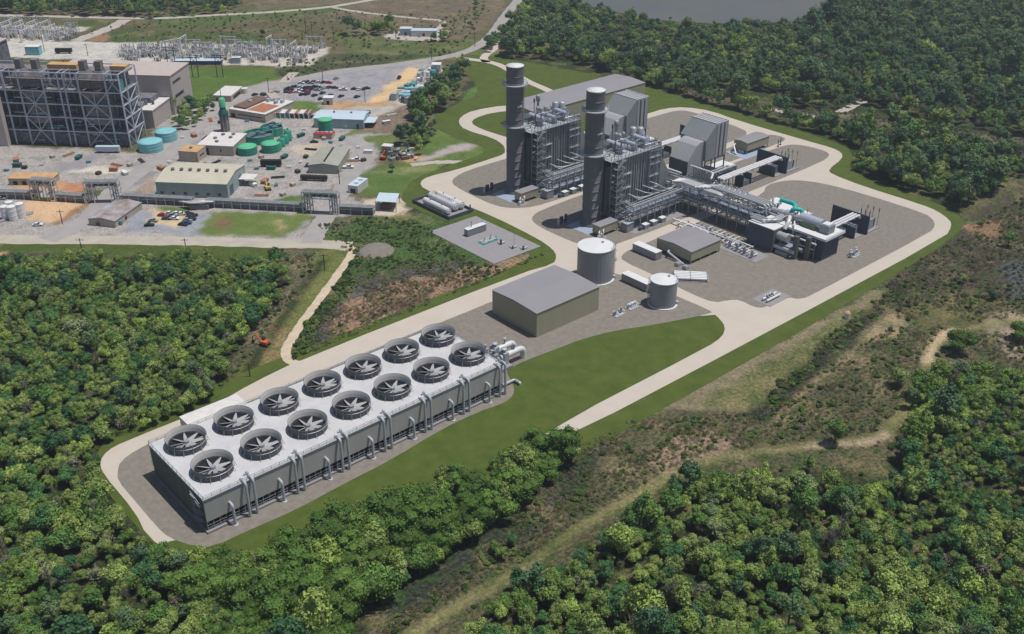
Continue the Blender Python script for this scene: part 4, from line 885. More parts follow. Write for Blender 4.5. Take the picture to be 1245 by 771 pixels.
def piping_module():
    """raised module of valves and ducts right of the inlet house, on two legs"""
    t_=thing('lube_oil_module','raised steel module crowded with valves beside the nearer gas turbine','piping module',(311,BY-10,.2),'raised piping modules')
    fr=MB(); y0,y1=BY-13.6,BY-8
    for x in (300,307,315):
        for y in (y0,y1): fr.beam((x,y,.2),(x,y,9.4),.4)
    for z in (5,9.2):
        for y in (y0,y1): fr.beam((299.6,y,z),(320,y,z),.3)
        for x in (300,307,315,319.8): fr.beam((x,y0,z),(x,y1,z),.25)
    fr.beam((300,y0,.3),(307,y0,5),.2).beam((307,y0,5),(315,y0,.3),.2); fr.rail([(299.6,y0,9.4),(320,y0,9.4)],1.1,.1,1.6); fr.build('frame','casing_dark',t_)
    r=random.Random(3)
    for k in range(12): MB().box(300.2+k*1.6,y0+.5+r.random()*2,5.2,301.2+k*1.6,y0+2.4+r.random()*2,7.4+r.random()).build('equipment_box',r.choice(('casing_dark','galv','wall_navy')),t_)
    MB().tube([(299.8,y0+1,10.4),(321,y0+1,10.4),(321,y0+1,7.5)],.65,12,1).tube([(299,y0+3.4,10.3),(318,y0+3.4,10.3),(318,y0+5,8)],.4,10,1).build('top_duct','pipe_gray',t_)
    return t_
def transformer_bay(ox,oy,lab,grp):
    """fire walls, transformer behind them and line bushings; ox, oy is the near bottom corner of the big wall"""
    t_=thing('transformer_bay',lab,'transformer',(ox,oy+9,.2),grp)
    MB().box(ox-.3,oy,.2,ox+.3,oy+19.4,9.2).build('tall_fire_wall','wall_navy',t_)
    MB().box(ox-8.7,oy+1.4,.2,ox-8.2,oy+11.4,5.6).box(ox-8.2,oy+11.0,.2,ox-.3,oy+11.4,5.6).build('low_fire_wall','wall_navy',t_)
    MB().box(ox-8.2,oy+1.0,.19,ox-.3,oy+11.0,.45).box(ox+.3,oy+.4,.19,ox+11.5,oy+9,.7).build('foundation','slab_gray',t_)
    MB().box(ox-6.5,oy+4,.45,ox-2.4,oy+9.6,4.4).build('small_transformer','galv',t_)
    e=MB().box(ox+2,oy+2,.7,ox+7.6,oy+8.0,5.6).build('main_transformer','galv',t_)
    rd=MB()
    for k in range(9): rd.box(ox+7.7,oy+2.2+k*.64,1.2,ox+9.4,oy+2.4+k*.64,5.0)
    rd.build('radiator','wall_navy',e); MB().tube([(ox+3,oy+8.8,6.6),(ox+8,oy+8.8,6.6)],.5,10).build('oil_conservator','galv',e)
    for k in range(3):
        b_=MB().lathe(ox+4.8,oy+3.0+k*2.2,[(.5,5.6),(.25,6.2),(.34,7),(.22,7.8),(.3,8.8),(.12,9.6),(0,11.4)],8).build('bushing','casing_dark',e)
    for k in range(3): MB().beam((ox+10.5,oy+1.5+k*3,.7),(ox+10.5,oy+1.5+k*3,8.2),.18).lathe(ox+10.5,oy+1.5+k*3,[(.1,8.2),(.3,8.3),(.3,10.2),(0,10.4)],8).build('arrester','galv',t_)
    return t_
def bus_duct(x0,x1,y,z,lab,legs=()):
    t_=thing('bus_duct',lab,'bus duct',((x0+x1)/2,y,.2),'triple bus ducts to the transformers')
    for k in range(3): MB().tube([(x0,y-1.6+k*1.6,z),(x1,y-1.6+k*1.6,z),(x1+.8,y-1.6+k*1.6,z-1.6)],.55,12,.6).build('phase_duct','pipe_white',t_)
    fr=MB()
    for x in np.arange(x0+2,x1-1,5.5): fr.box(x-.15,y-2.3,z-.9,x+.15,y+2.3,z-.56).beam((x,y-2.2,z-.6),(x,y-2.2,z+.7),.15).beam((x,y+2.2,z-.6),(x,y+2.2,z+.7),.15)
    for x in legs: fr.beam((x,y-2,.2),(x,y-2,z-.6),.3).beam((x,y+2,.2),(x,y+2,z-.6),.3)
    fr.build('support','galv',t_); return t_
OY=54.0
relabel={
 'exhaust_stack':'tall round grey exhaust stack of the farther power unit, nearer the old plant',
 'heat_recovery_boiler':'tall ribbed grey boiler wrapped in pale steel beside the farther stack',
 'feedwater_pump_house':'small khaki box on legs at the foot of the farther stack',
 'electrical_cabin':'grey steel cabin next to the khaki pump house of the farther unit',
 'pipe_bridge':'steel pipe bridge running along the foot of the farther boiler',
 'ammonia_vessel_group':'cluster of small dark upright vessels on the gravel behind the foot of the farther stack',
 'air_inlet_house':'large grey air inlet filter house in front of the long khaki building',
 'gas_turbine_hall':'low grey turbine enclosure under the farther inlet house',
 'lube_oil_module':'raised steel module crowded with valves beside the farther gas turbine'}
def twin(o):
    c=copy_tree(o); c.location.y+=OY; c['label']=relabel[o.name.split('.')[0]]; return c
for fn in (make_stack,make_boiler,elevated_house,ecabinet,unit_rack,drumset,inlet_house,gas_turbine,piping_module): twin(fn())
ords=('first','second','third')
for u,nm in ((0,'nearer'),(1,'farther')):
    for k,x in enumerate((244.4,250.0,256.2)):
        if u==0: pb=pumpbox(x,51.6,'%s white topped pump box from the left under the nearer pipe bridge'%ords[k]); 
        else:
            pb=pumpbox(x,51.6,'%s white topped pump box from the left under the farther pipe bridge'%ords[k]); pb.location.y+=OY
transformer_bay(353,50.2,'dark fire walls and transformer at the end of the middle bus duct','transformer bays with dark fire walls')
transformer_bay(353,104.2,'dark fire walls and transformer half hidden behind the nearer inlet house','transformer bays with dark fire walls')
transformer_bay(315.6,-20.9,'dark fire walls and transformer at the right of the steam turbine','transformer bays with dark fire walls')
bus_duct(302,350.5,54.6,9.0,'long white triple bus duct crossing the gravel in the middle bay',(310,))
bus_duct(312,350.5,108.6,9.0,'white triple bus duct behind the nearer inlet house',(318,))
bus_duct(290,312.5,-15.6,9.6,'short white triple bus duct from the steam turbine to its fire wall')
def breaker(x,y,lab):
    t_=thing('generator_breaker',lab,'breaker',(x,y,.2),'breakers under the bus ducts')
    MB().box(x-3.5,y-2.6,.2,x-3.1,y+2.6,6.2).box(x+3.1,y-2.6,.2,x+3.5,y+2.6,5.8).build('side_wall','wall_navy',t_)
    MB().box(x-2.8,y-2,.2,x+2.8,y+2,2.6).build('breaker_body','galv',t_); MB().box(x+3.6,y-1.8,.19,x+8,y+1.8,.4).build('slab','slab_gray',t_); return t_
breaker(324,56.4,'dark walled breaker under the middle bus duct'); breaker(324,110.4,'dark walled breaker under the bus duct of the farther unit')
el=khaki_shed('control_building','khaki raised building with a grey roof on a blue slab behind the middle fire walls',361.4,82.4,381,91.6,2.0,6.6,.6,True)
MB().tube([(361,90,4.5),(359,90,4.3),(356.6,86,.6)],.5,8,.6).build('stair_chute','pipe_white',el); MB().box(360.6,84,.25,361.2,88,2.0).build('steps','pale_steel',el)
for k,(x,y) in enumerate(((385,78.6),(388.6,79.6))): tag(MB().cyl(x,y,.2,4.4,.25,8).cyl(x,y,.2,.6,.6,8).build('lightning_post','wall_navy',None,(x,y,.2)),'%s thin dark post beside the raised khaki control building'%('left' if k==0 else 'right'),'post','thin dark posts')
for k,(x,y) in enumerate(((304,31.5),(306,33))): tag(MB().cyl(x,y,.2,2.6,.2,8).cyl(x,y,.2,.5,.5,8).build('marker_post','wall_navy',None,(x,y,.2)),'%s little dark post standing alone on the gravel left of the white turbine deck'%('left' if k==0 else 'right'),'post','little dark posts')
# ============================================================ MAIN PIPE RACK
pr=thing('main_pipe_rack','wide steel pipe rack with many pipes leading to the steam turbine','pipe rack',(279,38,.2))
fr=MB(); xa,xb,y0,y1=273.6,284.6,10,62
ys=np.linspace(y0,y1,10)
for y in ys:
    for x in (xa,(xa+xb)/2+1.5,xb): fr.beam((x,y,.2),(x,y,13.2),.42)
    for z in (5.4,8.0,10.6,13.0): fr.beam((xa,y,z),(xb,y,z),.3)
for z in (5.4,8.0,10.6,13.0):
    for x in (xa,xb): fr.beam((x,y0,z),(x,y1,z),.26)
for a,b in zip(ys[:-1],ys[1:]):
    for x in (xa,xb): fr.beam((x,a,5.4),(x,b,8.0),.16).beam((x,a,8.0),(x,b,5.4),.16).beam((x,a,10.6),(x,(a+b)/2,8),.14).beam((x,(a+b)/2,8),(x,b,10.6),.14)
fr.rail([(xa,y0,10.8),(xa,y1,10.8)],1.1,.09,2); fr.rail([(xb,y0,13.2),(xb,y1,13.2)],1.1,.09,2)
fr.build('frame','steel_blue',pr)
MB().box(xa+.6,y0,7.9,xb-.6,y1,8.02).box(xa+.4,y0,10.5,xa+2.6,y1,10.62).build('walkway','steel_blue',pr)
r=random.Random(11)
for k in range(16):
    x=xa+.6+k*.65; z=r.choice((5.8,8.35,10.95,13.4)); ya=y0-r.random()*2; yb=y1+r.random()*4
    MB().tube([(x,ya,z),(x,yb,z)],r.choice((.18,.24,.32)),8).build('pipe',r.choice(('pipe_gray','galv','pipe_white','steel_blue','pale_steel')),pr)
for k,(dx,z) in enumerate(((4.6,15.2),(6.2,15.2),(7.8,15.2),(9.4,15.2))):
    x=xa+dx
    MB().tube([(x-7-k*.3,46-k*1.2,15.0),(x,44-k*1.5,z),(x,13-k*.8,z),(x,10.4-k*.6,z),(x,9.5-k*.6,10.4)],.6,12,2.2).build('steam_header','pipe_gray',pr)
for k in range(5):
    x=xa+1.0+k*1.1; MB().tube([(x-3,60,14.2),(x,57,14.2),(x,34+k*1.5,14.2),(x+1,33,13.6)],.34,10,1.2).build('transfer_pipe','pipe_white',pr)
for k in range(7):
    y=24+k*3.1; MB().tube([(xa+5,y,14),(xa+9,y,16.4),(xb+1,y,14)],.28,8,1.6).cyl(xb-2,y,13,16.8,.42,10).build('expansion_loop','pipe_gray',pr)
for k in range(10):
    y=y0+3+k*4.9; MB().box(xa+3+r.random()*4,y,8.1,xa+4.6+r.random()*4,y+1.4,9.6).build('valve_box',r.choice(('galv','casing_dark','tank_gray')),pr)
# link rack from the farther unit and between the turbines
lr=thing('cross_pipe_rack','steel pipe rack joining the two gas turbine units','pipe rack',(278,88,.2))
fr=MB()
for y in np.linspace(63.5,112,9):
    for x in (274.5,281.5): fr.beam((x,y,.2),(x,y,13),.36)
    for z in (8.0,10.6,12.8): fr.beam((274.5,y,z),(281.5,y,z),.26)
for z in (8.0,10.6,12.8):
    for x in (274.5,281.5): fr.beam((x,63.5,z),(x,112,z),.24)
fr.build('frame','steel_blue',lr)
for k in range(8): MB().tube([(275+k*.8,62,[8.4,11,13.2,15.4][k%4]),(275+k*.8,113,[8.4,11,13.2,15.4][k%4])],[.25,.4,.32,.5][k%4],8).build('pipe',['pipe_gray','pipe_white','galv'][k%3],lr)
vc=thing('valve_gallery','row of upright relief valves on a small frame beside the main pipe rack','valve gallery',(291,56,.2))
fr=MB()
for y in (51,57,63):
    for x in (287.5,293): fr.beam((x,y,.2),(x,y,12.4),.36)
for z in (7,12.2): fr.beam((287.5,51,z),(287.5,63,z),.3).beam((293,51,z),(293,63,z),.3).beam((287.5,51,z),(293,51,z),.3).beam((287.5,63,z),(293,63,z),.3)
fr.build('frame','casing_dark',vc)
for k in range(8): MB().cyl(290,51.8+k*1.45,12.3,16.2,.45,10).lathe(290,51.8+k*1.45,[(0,16.2),(.7,16.3),(.7,16.8),(0,16.9)],10).build('relief_valve','pipe_gray',vc)
MB().tube([(290,64,16.4),(290,50,16.4),(286,48,15)],.5,10,1.2).build('header','pipe_white',vc)
# ground level manifold between the raised khaki building and the rack
mf=thing('pipe_manifold','ground level tangle of white pipes and valves beside the main pipe rack','pipe manifold',(262,30,.2))
r=random.Random(21)
MB().tube([(258.4,47,2.6),(258.4,26,2.6),(257.6,24,1.2),(257.6,22,.3)],.5,12,1.4).tube([(261,46,1.6),(261,8,1.6)],.4,10).tube([(263.2,40,1.3),(263.2,4,1.3)],.4,10).build('header','pipe_white',mf)
for k in range(14):
    y=5+k*2.6; xe=257+r.random()*2
    MB().tube([(268,y,1.1),(xe,y,1.1),(xe,y-1.2,1.1),(xe,y-1.2,.3)],.27,8,.5).build('branch_pipe',r.choice(('pipe_white','pipe_gray')),mf)
for k in range(15):
    y=6+k*2.7; x=257.5+r.random()*6; MB().cyl(x,y,.25,2.0,.36,8).lathe(x,y,[(0,2),(.7,2.05),(.7,2.2),(0,2.25)],10).build('valve',r.choice(('galv','pale_steel','casing_dark')),mf)
for k in range(5): MB().tube([(255.4,26+k*3.9,.3),(255.4,26+k*3.9,2.8),(258.4,26+k*3.9,2.8)],.3,8,.9).build('loop_pipe','pipe_white',mf)
cp=thing('condensate_pump_row','row of dark motor pumps in front of the windowless dark box','pumps',(252,5,.2))
for k in range(4):
    x,y=256.5-k*.4,12-k*4.4
    MB().cyl(x,y,.25,3.0,.7,12).cyl(x,y,3.0,4.0,.5,10).box(x-1.2,y-1.2,.25,x+1.2,y+1.2,.6).build('pump','galv',cp)
    MB().tube([(x+1,y,1.2),(x+4,y,1.2),(x+4,y+2.6,1.2)],.36,8,.7).tube([(x,y+.8,2),(x,y+2.6,2),(x+2.2,y+2.6,1)],.3,8,.5).build('pump_pipe','pipe_white',cp)
MB().box(253,-5,.19,263,15.5,.3).build('slab','slab_gray',cp)
# ============================================================ STEAM TURBINE
cb=thing('condenser_box','big windowless dark box with a pale top at the end of the main pipe rack','condenser',(270,3,.2))
MB().box(266.4,-3.4,.2,273.4,10.2,10.9).build('wall','wall_navy',cb); MB().box(266.2,-3.6,10.9,273.6,10.4,11.25).build('roof','tank_top',cb)
MB().box(266.3,-3.62,.3,273.5,-3.42,10.8).build('end_panel','shroud_out',cb)
for k in range(3): MB().tube([(268+k*1.8,10.6,12.6),(268+k*1.8,4-k*1.2,12.6),(274.5,2.4-k*1.2,12.6),(280,2.4-k*1.2,12.9)],.5,12,1.8).build('top_pipe','pipe_gray',cb)
MB().tube([(270,-3.6,7.8),(270,-7.5,7.8),(270,-9,7.8)],1.9,16).tube([(272,-3.6,3.6),(272,-16,3.6)],1.0,14).tube([(268,-3.6,3.4),(268,-14,3.4)],1.0,14).build('water_box_pipe','pipe_gray',cb)
MB().box(267,-11,.3,273,-5,2.2).box(268,-12,4.6,276,-5,5.0).build('pipe_support','steel_blue',cb)
for k,(x,y) in enumerate(((269.2,-13.6),(272.2,-17.8))):
    MB().box(x-1.0,y-1.0,.2,x+1.0,y+1.0,10.8).build('square_post','shroud_out',cb)
stt_=thing('steam_turbine_deck','raised white turbine deck carrying a lavender cylinder and turquoise pipe','turbine deck',(283,-5,.2))
MB().box(274.2,-24.8,10.2,289.2,7.6,11.2).box(281,7.6,10.2,298.8,18.8,11.2).box(289.2,-4,10.22,295,7.6,11.18).build('deck_slab','tank_top',stt_)
MB().box(275.8,-23,.2,287.8,5.8,10.2).build('pedestal','wall_navy',stt_)
for x,y in ((282.5,17.5),(297.5,17.5),(297.5,9),(293.6,-2.6)): MB().box(x-.5,y-.5,.2,x+.5,y+.5,10.2).build('column','slab_gray',stt_)
MB().rail([(274.3,-24.7,11.2),(289.1,-24.7,11.2),(289.1,-4,11.2),(294.9,-4,11.2)],1.0,.07,2).build('handrail','pale_steel',stt_)
e=MB().tube([(281.6,-17.6,14.0),(281.6,-6.6,14.0)],2.25,22).build('generator_cylinder','lavender',stt_)
MB().box(279.4,-17.4,11.22,283.8,-6.8,12.6).box(278.8,-16,11.22,279.4,-9,13.4).build('generator_base','skid_green',e)
MB().box(279.2,-22.4,11.22,284,-17.7,15.0).build('exciter_housing','tank_gray',stt_); MB().box(279.8,-21.6,15.0,283.4,-18.4,15.4).build('exciter_roof','tank_top',stt_)
MB().tube([(281.6,-5.9,13.2),(281.6,-4.2,13.2)],1.5,16).tube([(281.6,-4.2,13.2),(281.6,-3.0,13.2)],.8,12).build('coupling','pipe_gray',stt_)
MB().tube([(281.6,-3.2,13.2),(281.6,1.4,13.2)],2.0,20).tube([(281.6,1.4,13.0),(281.6,4.6,13.0)],1.5,16).build('low_pressure_casing','pipe_gray',stt_)
MB().tube([(286.6,8.4,16.4),(287.0,1.2,16.4),(285.6,-.6,16.0),(283.6,-.4,14.4)],1.0,14,1.6).tube([(281.4,-1.6,13.4),(281.4,-1.6,16.6),(284.2,-5.0,16.2),(283.2,-6.2,12.2)],.95,14,1.3).build('crossover_pipe','turquoise',stt_)
MB().tube([(281.6,5.0,13.0),(281.6,9.8,13.0)],1.2,16).box(279.4,1,11.22,283.8,9,12.0).build('high_pressure_casing','pipe_gray',stt_)
for k,(x,y) in enumerate(((285,1),(285.6,-2),(278.6,-1),(278,3),(287,10),(290,11.2),(293,12.2),(286,14.5),(289,15.6),(292.4,16.2),(278,-5))):
    MB().lathe(x,y,[(.5,11.2),(.5,12.6),(.2,12.8),(.2,13.6),(.5,13.7),(.5,13.9),(0,14)],10).build('steam_valve',('pipe_gray','casing_dark','pale_steel')[k%3],stt_)
for k in range(4): MB().tube([(284.5-k*.6,12+k*1.1,12.6),(280-k*.6,14+k*1.1,13.6),(277.5,15+k*.9,14.2),(277.5,18,14.2)],.5,10,1.5).build('steam_inlet_pipe','pipe_gray',stt_)
MB().cyl(286.5,-6.2,11.2,17.2,.12,8).build('vent_mast','skid_green',stt_)
MB().tube([(273,-4.5,10),(275.4,-4.5,13.0),(279,-2.4,13.6)],.9,12,1.4).tube([(274.4,-8,.5),(274.4,-8,12.6),(277.6,-6,13)],.35,8,1).build('extraction_pipe','pipe_white',stt_)
wf=thing('pipe_stub_frame','small frame of pipes between the dark box and the white turbine deck','pipe frame',(275,-9,.2))
fr=MB()
for x in (274.0,):
    for y in (-8,-12,-16,-20): fr.beam((x,y,.2),(x,y,9.6),.3)
    for z in (3,6,9.4): fr.beam((x,-8,z),(x,-20,z),.25)
fr.build('frame','steel_blue',wf); MB().tube([(273.2,-6,8),(273.2,-21,8)],.45,10).tube([(273,-7,5.4),(273,-20,5.4)],.35,10).build('pipe','pipe_white',wf)
# ============================================================ OLD WORKS (upper left)
def rect_from(px, h):
    """rectangle from three roof corners seen in the survey: near-left, near-right, far-right (and far-left)"""
    A, B, Cc, Dd = [np.array(G(*q, h)) for q in px]
    u = B-A; Lw = np.linalg.norm(u); u /= Lw; v = np.array([-u[1], u[0]])
    dep = ((Cc-B)@v+(Dd-A)@v)/2
    sh = ((Cc-B)@u+(Dd-A)@u)/2
    return A, u, v, Lw, dep
def quadpts(px, h): return [G(*q, h) for q in px]
def shed(name, label, px, h, wall, roof, rise=0.0, ridge='u', cat='building', doors=(), rect=True, group=None, ov=.25):
    A, u, v, Lw, dep = rect_from(px, h)
    F = lambda a, b, z: (float(A[0]+u[0]*a*Lw+v[0]*b*dep), float(A[1]+u[1]*a*Lw+v[1]*b*dep), z)
    c = F(.5,.5,0.06); t_ = thing(name, label, cat, c, group)
    base = [F(0,0,0)[:2], F(1,0,0)[:2], F(1,1,0)[:2], F(0,1,0)[:2]]
    if not rect: base = quadpts(px, h)
    if rise and ridge == 'u':      # ridge runs along the near long side
        w_ = MB().add([F(0,0,.0),F(1,0,.0),F(1,1,.0),F(0,1,.0),F(0,0,h),F(1,0,h),F(1,1,h),F(0,1,h),F(0,.5,h+rise),F(1,.5,h+rise)],[(0,1,5,4),(1,2,6,9,5),(2,3,7,6),(3,0,4,8,7),(0,3,2,1)])
        w_.build('wall', wall, t_)
        o1, o2 = ov/Lw, ov/dep; zo = h-rise*2*o2
        MB().add([F(-o1,-o2,zo+.05),F(1+o1,-o2,zo+.05),F(1+o1,.5,h+rise+.1),F(-o1,.5,h+rise+.1),F(-o1,1+o2,zo+.05),F(1+o1,1+o2,zo+.05),
                  F(-o1,-o2,zo+.25),F(1+o1,-o2,zo+.25),F(1+o1,.5,h+rise+.3),F(-o1,.5,h+rise+.3),F(-o1,1+o2,zo+.25),F(1+o1,1+o2,zo+.25)],
                 [(6,7,8,9),(9,8,11,10),(0,1,7,6),(5,4,10,11),(1,2,8,7),(2,5,11,8),(0,6,9,3),(3,9,10,4),(1,0,3,2),(2,3,4,5)]).build('roof', roof, t_)
    elif rise:
        MB().add([F(0,0,.0),F(1,0,.0),F(1,1,.0),F(0,1,.0),F(0,0,h),F(1,0,h),F(1,1,h),F(0,1,h),F(.5,0,h+rise),F(.5,1,h+rise)],[(0,1,5,8,4),(1,2,6,5),(2,3,7,9,6),(3,0,4,7),(0,3,2,1)]).build('wall', wall, t_)
        o1, o2 = ov/Lw, ov/dep; zo = h-rise*2*o1
        MB().add([F(-o1,-o2,zo+.05),F(.5,-o2,h+rise+.1),F(.5,1+o2,h+rise+.1),F(-o1,1+o2,zo+.05),F(1+o1,-o2,zo+.05),F(1+o1,1+o2,zo+.05),
                  F(-o1,-o2,zo+.25),F(.5,-o2,h+rise+.3),F(.5,1+o2,h+rise+.3),F(-o1,1+o2,zo+.25),F(1+o1,-o2,zo+.25),F(1+o1,1+o2,zo+.25)],
                 [(6,7,8,9),(7,10,11,8),(0,1,7,6),(1,4,10,7),(3,9,8,2),(2,8,11,5),(0,6,9,3),(4,5,11,10),(0,3,2,1),(1,2,5,4)]).build('roof', roof, t_)
    else:
        MB().prism(base, 0, h-.02).build('wall', wall, t_)
        m_ = MB().prism([F(-.01,-.01,0)[:2],F(1.01,-.01,0)[:2],F(1.01,1.01,0)[:2],F(-.01,1.01,0)[:2]] if rect else base, h, h+.3); m_.build('roof', roof, t_)
    for side, a0, a1, z0, z1, kind, mt in doors:      # openings on a wall: side n(ear), r(ight), l(eft)
        for (s0, s1) in [(a0, a1)]:
            if side == 'n': p, q, off = F(s0,0,0), F(s1,0,0), (-v[0],-v[1])
            elif side == 'r': p, q, off = F(1,s0,0), F(1,s1,0), (u[0],u[1])
            else: p, q, off = F(0,s0,0), F(0,s1,0), (-u[0],-u[1])
            sgn = 1 if dep > 0 else 1
            d_ = .06; P_ = []
            for pt in (p, q): P_.append((pt[0]+off[0]*d_, pt[1]+off[1]*d_)); 
            for pt in (q, p): P_.append((pt[0]-off[0]*d_, pt[1]-off[1]*d_))
            MB().prism(P_, z0, z1).build(kind, mt, t_)
    return t_, F
def put(t_, name, m, mb): return mb.build(name, m, t_)
# long mint shed
t_, F = shed('metal_shed','long mint green metal shed with cream ribbed roof and ridge vents', [(188.6,221.5),(275.5,224.5),(305,201.5),(216,197.5)], 7.4, 'mint_wall','cream_roof', 2.0, 'u',
  doors=[('n',a,a+.045,1.2,2.6,'window','glass') for a in (.05,.21,.38,.54,.70,.86)]+[('r',.12,.30,0.1,5.0,'door','car_blue'),('r',.62,.76,2.6,5.6,'door','car_blue')])
for k in range(7):
    c = F(.13+k*.125,.44,0); MB().cyl(c[0],c[1],8.6,10.3,.75,12).lathe(c[0],c[1],[(.75,10.1),(1.0,10.2),(1.0,10.5),(0,10.9)],12).build('roof_vent','hopper',t_)
mb = MB()
for k in range(26):
    a = (k+.5)/26; p, q = F(a,-.01,7.62), F(a,.495,9.6); mb.beam(p,q,.12); p, q = F(a,.505,9.6), F(a,1.0,7.62); mb.beam(p,q,.12)
mb.build('roof_rib','cream_roof',t_)
MB().obox(F(1.09,.75,0)[:2],9,8,3.6,3.85,math.atan2(F(1,0,0)[1]-F(0,0,0)[1],F(1,0,0)[0]-F(0,0,0)[0])).build('canopy','white_roof',t_)
# sage shed with dark ridge slot
t_, F = shed('metal_shed','grey green shed with a dark open slot along its ridge', [(374.5,201),(411,202),(429.5,181.5),(394.5,179.5)], 4.4,'sage_wall','sage_roof',1.1,'v')
mb = MB(); mb.add([F(.47,.08,5.72),F(.53,.08,5.72),F(.53,.92,5.72),F(.47,.92,5.72),F(.47,.08,5.95),F(.53,.08,5.95),F(.53,.92,5.95),F(.47,.92,5.95)],[(4,5,6,7),(0,1,5,4),(1,2,6,5),(2,3,7,6),(3,0,4,7)]); mb.build('ridge_slot','black',t_)
MB().prism([F(-.26,.3,0)[:2],F(0,.3,0)[:2],F(0,.62,0)[:2],F(-.26,.62,0)[:2]],2.6,2.8).build('lean_to_roof','sage_roof',t_)
# pale blue shed
t_, F = shed('metal_shed','long pale blue metal shed behind the round green tank', [(381.3,144),(441.5,146),(450,136),(388,133.6)], 5.6,'blue_wall','blue_roof',1.2,'u',doors=[('n',.86,.90,.1,3,'door','black'),('r',.3,.5,.1,3.6,'door','black'),('n',.62,.66,1.0,2.2,'window','white')])
MB().prism([F(1.0,.1,0)[:2],F(1.2,.15,0)[:2],F(1.2,.8,0)[:2],F(1.0,.8,0)[:2]],3.2,3.45).build('lean_to_roof','blue_roof',t_)
for a in (.35,.7): c=F(a,.5,0); MB().cyl(c[0],c[1],6.8,7.8,.7,10).build('roof_vent','hopper',t_)
shed('store_building','small tan building with a flat white roof on the green field', [(259,116.2),(280.5,117),(294.7,106.2),(274.5,104.4)], 3.7,'beige_wall','white_roof',doors=[('r',.2,.8,.6,2.6,'window','black'),('n',.15,.3,.1,2.4,'door','wood')])
tag(MB().cyl(*G(297.8,113),.06,3.2,2.2,16).build('round_hut','white_roof',None,G(297.8,113)+(0.06,)),'small round pale hut beside the white roofed tan building','hut')
t_, F = shed('office_building','tan office block with a pale parapet and units on its brown roof', [(278,132.5),(322,139.5),(340.5,119.5),(303,117)], 5.0,'beige_wall','white_roof',doors=[('n',.05,.17,.2,2.8,'door','black'),('n',.25,.9,2.2,2.9,'window','glass')])
MB().prism([F(.45,.08,0)[:2],F(.92,.08,0)[:2],F(.92,.6,0)[:2],F(.45,.6,0)[:2]],5.3,5.42).build('roof_patch','rust_roof',t_)
MB().prism([F(.05,.1,0)[:2],F(.4,.1,0)[:2],F(.4,.9,0)[:2],F(.05,.9,0)[:2]],5.3,6.4).build('upper_storey','brown_roof',t_)
for a,b in ((.5,.75),(.62,.85),(.75,.7),(.85,.8),(.2,.5)):
    c=F(a,b,0); MB().obox(c[:2],2.4,1.8,5.3,7.2,.4).build('roof_unit','pale_steel',t_)
t_, F = shed('office_annex','pale two storey block with blank white wall at the corner of the car park', [(330,121),(341,119.6),(338,112.6),(327,113.6)], 6.5,'white_roof','beige_wall')
t_, F = shed('control_block','broad flat white roofed block beside the orange roofed hut', [(240,176.5),(283,178.4),(300,165.2),(269,159.2)], 5.5,'beige_wall','white_roof',doors=[('n',.02,.3,.1,4.2,'opening','black'),('n',.62,.66,2,3.6,'window','glass')])
for a,b in ((.3,.5),(.45,.25),(.7,.6),(.68,.85),(.4,.8)):
    c=F(a,b,0); MB().obox(c[:2],1.6,1.4,5.8,6.8,.3).build('roof_unit','hopper',t_)
t_, F = shed('orange_roof_hut','small tan hut with an orange flat roof beside the two cyan tanks', [(216.4,184),(239.4,185.6),(249.8,177.8),(226,176.2)], 5.5,'beige_wall','orange_roof',doors=[('r',.25,.7,2.4,3.2,'window','glass'),('n',.93,.99,.1,2.4,'door','rust_roof')])
c=F(.45,.5,0); MB().cyl(c[0],c[1],5.8,6.6,.9,10).build('roof_vent','hopper',t_)
mb=thing('open_bay_row','row of open bays with brown roofs and white dividers beside the car park','bays',G(350,142)+(0.06,))
A=np.array(G(324,143.5)); B=np.array(G(381,144.5)); u=(B-A)/10; v=np.array([-u[1],u[0]]); v=v/np.linalg.norm(v)*7.5
if v@np.array(fwd)<0: v=-v
for k in range(10):
    p=A+u*k
    q=lambda a,b:(float(p[0]+u[0]*a+v[0]*b),float(p[1]+u[1]*a+v[1]*b))
    MB().prism([q(.06,0),q(.94,0),q(.94,1),q(.06,1)],3.0,3.2).build('bay_roof',('brown_roof','brown_roof','rust_roof','white_roof')[k%4 if k!=5 else 3],mb)
    MB().prism([q(-.06,-.1),q(.06,-.1),q(.06,1.05),q(-.06,1.05)],0.06,3.45).build('divider','white_roof',mb)
    if k<5: MB().prism([q(.1,.02),q(.9,.02),q(.9,.06),q(.1,.06)],0.06,2.6).build('bay_wall','teal',mb)
t_, F = shed('old_workshop','low pinkish workshop with a patched grey and brown roof by the road', [(107,266),(139.5,269.3),(168.4,246.4),(140.5,243.6)], 3.2,'beige_wall','patch_roof',1.0,'v',doors=[('n',.26,.42,.1,1.8,'door','glass'),('n',.34,.4,2.3,2.7,'window','glass'),('r',.35,.42,.6,2,'window','black')])
c=F(1.03,.15,0); MB().cyl(c[0],c[1],.1,2.2,.9,10).build('side_tank','teal',t_)
shed('orange_roof_shed','long low shed with an orange and yellow roof behind the first pipe arch', [(9.5,217.6),(63,218),(75.5,211),(24,210)], 3.4,'beige_wall','orange_roof',doors=[('n',.1,.2,.1,2.2,'opening','black'),('n',.3,.4,.1,2.2,'opening','black'),('n',.55,.7,.1,2.2,'opening','black')])
t_,F=shed('white_block','small white block with two roof units beside the access road', [(422.6,225.5),(434.6,227.2),(445.6,217.4),(432,215.6)], 3.8,'white_roof','blue_roof',doors=[('n',.25,.75,.2,2.4,'door','wood'),('l',.3,.5,1,2,'window','glass')])
for a,b in ((.6,.3),(.6,.7)): c=F(a,b,0); MB().obox(c[:2],1.2,2.0,4.1,4.9,.8).build('roof_unit','white',t_)
